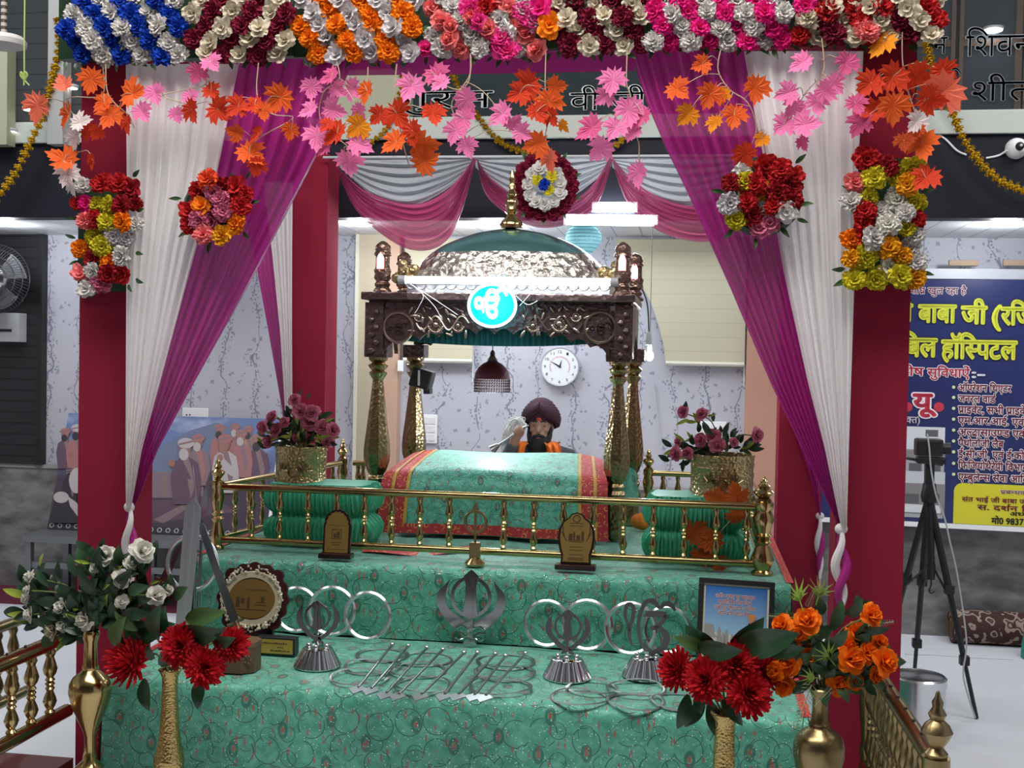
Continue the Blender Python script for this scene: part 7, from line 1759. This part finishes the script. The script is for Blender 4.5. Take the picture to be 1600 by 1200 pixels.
PMx = frame((pa.x, 7.12, zt+.004), (1, 0, 0), (0, .24/.72, 1)); PN = PMx.col[2].to_3d(); PMI = PMx.inverted()
def pxy(px, py):
    d = ray(px, py); t = (PMx.translation-CAM).dot(PN)/d.dot(PN); q = PMI @ (CAM+d*t); return q.x, q.y
PHT = pxy(300, 651)[1]
m = MB().box(0, PWD, 0, PHT, -.02, 0, 0, PMx); m.build('board', mat('board_edge', (.5, .5, .52), .5), pt, smooth=False)
def m_landscape():
    m = mat('painted_landscape', (.3, .3, .3), .3); g = NT(m); c_ = g.coord('UV'); sp = g.n('ShaderNodeSeparateXYZ'); g.l(c_, sp.inputs[0])
    n = g.noise(c_, 5, 4); y = g.math('ADD', sp.outputs[1], g.math('MULTIPLY', g.math('SUBTRACT', n.outputs[0], .5), .16))
    f = g.math('MULTIPLY', g.math('SUBTRACT', y, .42), 3.0, clamp=True)
    col = g.mix(f, (.06, .043, .062), (.12, .17, .33)); cl = g.math('MULTIPLY', g.math('SUBTRACT', n.outputs[0], .52), 6, clamp=True)
    col = g.mix(g.math('MULTIPLY', g.math('MULTIPLY', cl, f), .7), col, (.42, .44, .58)); g.l(col, g.b.inputs['Base Color']); return m
MB().grid(lambda u, v: (PWD*u, PHT*v, .001), 2, 2, 0, lambda u, v: (u, v), PMx).build('canvas', m_landscape(), pt, smooth=False)
PP = [mat('paint_'+n, tuple(q*.72 for q in c_), .5) for n, c_ in (('pink', (.40, .17, .17)), ('white', (.52, .46, .47)), ('skin', (.34, .16, .13)), ('dark', (.035, .028, .045)), ('plum', (.13, .07, .11)), ('hill', (.16, .20, .32)), ('building', (.24, .17, .21)), ('saffron', (.42, .24, .13)), ('dust', (.26, .17, .18)))]
m = MB()
def pf(pts, mi, z): m.prism([pxy(x, y) for x, y in reversed(pts)], .0008, PMx @ Matrix.Translation((0, 0, z)), mi)
def pe(x, y, rx, ry, mi, z, n=18): pf([(x+rx*math.cos(2*PI*i/n), y+ry*math.sin(2*PI*i/n)) for i in range(n)], mi, z)
pf([(236, 712), (262, 690), (300, 672), (340, 660), (372, 676), (412, 684), (412, 730), (236, 742)], 5, .0012)
pf([(236, 738), (278, 736), (280, 778), (236, 778)], 6, .0014); pf([(282, 742), (318, 738), (318, 776), (282, 778)], 6, .0014); pf([(252, 744), (262, 744), (262, 776), (252, 776)], 8, .0018); pf([(290, 750), (298, 750), (298, 776), (290, 776)], 4, .0018)
pf([(236, 782), (330, 776), (370, 800), (240, 818)], 4, .0016); pf([(240, 812), (290, 786), (300, 790), (256, 818)], 8, .002)
zz = [.0022]
def figure(x, y, s, robe, turban, beard=3, face_left=True, arm=None):
    z = zz[0]; zz[0] += .0012
    pf([(x-s*1.0, y+s*4.8), (x-s*1.25, y+s*2.6), (x-s*1.0, y+s*1.2), (x-s*.35, y+s*.75), (x+s*.45, y+s*.75), (x+s*1.15, y+s*1.25), (x+s*1.4, y+s*2.8), (x+s*1.2, y+s*4.8)], robe, z)
    pf([(x-s*.2, y+s*.8), (x+s*.35, y+s*.8), (x+s*.9, y+s*3.0), (x+s*.5, y+s*4.4), (x+s*.2, y+s*2.5)], 8 if robe != 8 else 0, z+.0002)
    pe(x, y, s*.52, s*.68, 2, z+.0003); pe(x+(-.1 if face_left else .1)*s, y+s*.48, s*.42, s*.52, beard, z+.0005)
    pe(x+s*.08, y-s*.50, s*.72, s*.46, turban, z+.0007); pf([(x-s*.6, y-s*.45), (x+s*.7, y-s*.75), (x+s*.75, y-s*.6), (x-s*.5, y-s*.3)], 8, z+.0009)
    if arm: pf(arm, robe, z+.001); pe(arm[0][0], arm[0][1], s*.3, s*.35, 2, z+.0012)
figure(343, 674, 12, 0, 0, 3); figure(367, 672, 11, 0, 0, 1); figure(388, 676, 11, 7, 0, 3); figure(402, 692, 14, 4, 0, 3); figure(377, 684, 13, 0, 0, 1)
figure(310, 692, 14, 8, 0, 1); figure(290, 702, 18, 4, 1, 1, True, [(269, 724), (268, 718), (290, 728), (300, 748), (290, 750), (276, 734)]); figure(352, 694, 16, 1, 0, 2, True, [(345, 716), (340, 706), (350, 716), (372, 738), (376, 752), (352, 738)])
figure(103, 680, 11, 4, 0, 3); figure(121, 676, 13, 0, 1, 3, True, [(112, 712), (110, 704), (126, 708), (134, 716), (130, 724)]); figure(110, 740, 9, 3, 4, 3)
pf([(80, 812), (92, 770), (112, 772), (132, 800), (140, 818), (84, 818)], 3, .0200); pe(98, 778, 12, 9, 1, .0206); pf([(108, 776), (122, 786), (138, 812), (130, 816), (112, 792)], 1, .0210); pe(122, 752, 12, 20, 1, .0190)
m.build('painted_figures', PP, pt, smooth=False)
m = MB().box(0, PWD, -.0, .045, .001, .004, 0, PMx); m.build('lower_border', mat('dark_border', (.03, .03, .035), .4), pt, smooth=False)
m = MB()
for i in range(26): m.torus(.014, .003, 10, 4, PMx @ Matrix.Translation((PWD*(i+.5)/26, .023, .004)))
m.build('border_motif', GREYP, pt)
MB().box(PWD-.0, PWD+.022, -.0, PHT, -.02, .006, 0, PMx).build('edge_strip', WHITEP, pt, smooth=False)
# ------------------------------------------------------------------ repeats share a group phrase
GROUPS = {'maple_spray': 'artificial maple sprays around the canopy', 'flower_garland': 'stretches of the flower garland on the front beam', 'flower_arrangement': 'rectangular flower panels on the front posts',
          'flower_bouquet': 'round bouquets on the drapes', 'marigold_string': 'marigold strings hung from the gallery', 'cloth_wrapped_post': 'red posts of the pavilion', 'cloth_wrapped_beam': 'red beams of the pavilion',
          'satin_drape': 'magenta drapes of the pavilion', 'sheer_drape': 'white drapes of the pavilion', 'swag_drape': 'pink swags at the back', 'sheer_scallop': 'grey sheer scallops at the back', 'drape_tail': 'twisted drape tails',
          'brass_railing': 'brass railings', 'steel_ring': 'steel rings leaning on the upper step', 'arrow': 'row of steel arrows on the green step', 'emblem_stand': 'chrome emblems on ribbed bases',
          'trophy_plaque': 'plaques on the upper platform', 'skirted_stool': 'green skirted stools', 'brass_tub': 'brass tubs of roses', 'brass_vase': 'brass flower vases in front', 'flower_bunch': 'bunches of artificial flowers',
          'vase_plinth': 'plinths under the vases', 'downlight': 'ceiling downlights', 'gallery_light_and_reflection': 'round lights in the gallery', 'ceiling_tube_light': 'tube lights on the fascia', 'switch_board': 'white switch boards',
          'roller_blind': 'cream roller blinds', 'chrome_lettering': 'chrome letters on the gallery glass', 'curved_kirpan': 'kirpans at the left end', 'spear': 'spears at the left end', 'banner_clip': 'clips above the banner',
          'embroidered_cloth': 'green cloths of the stepped platform', 'platform': 'steps of the platform'}
for o in list(bpy.data.objects):
    b_ = o.name.split('.')[0]
    if o.parent is None and 'category' in o and 'group' not in o and b_ in GROUPS: o['group'] = GROUPS[b_]
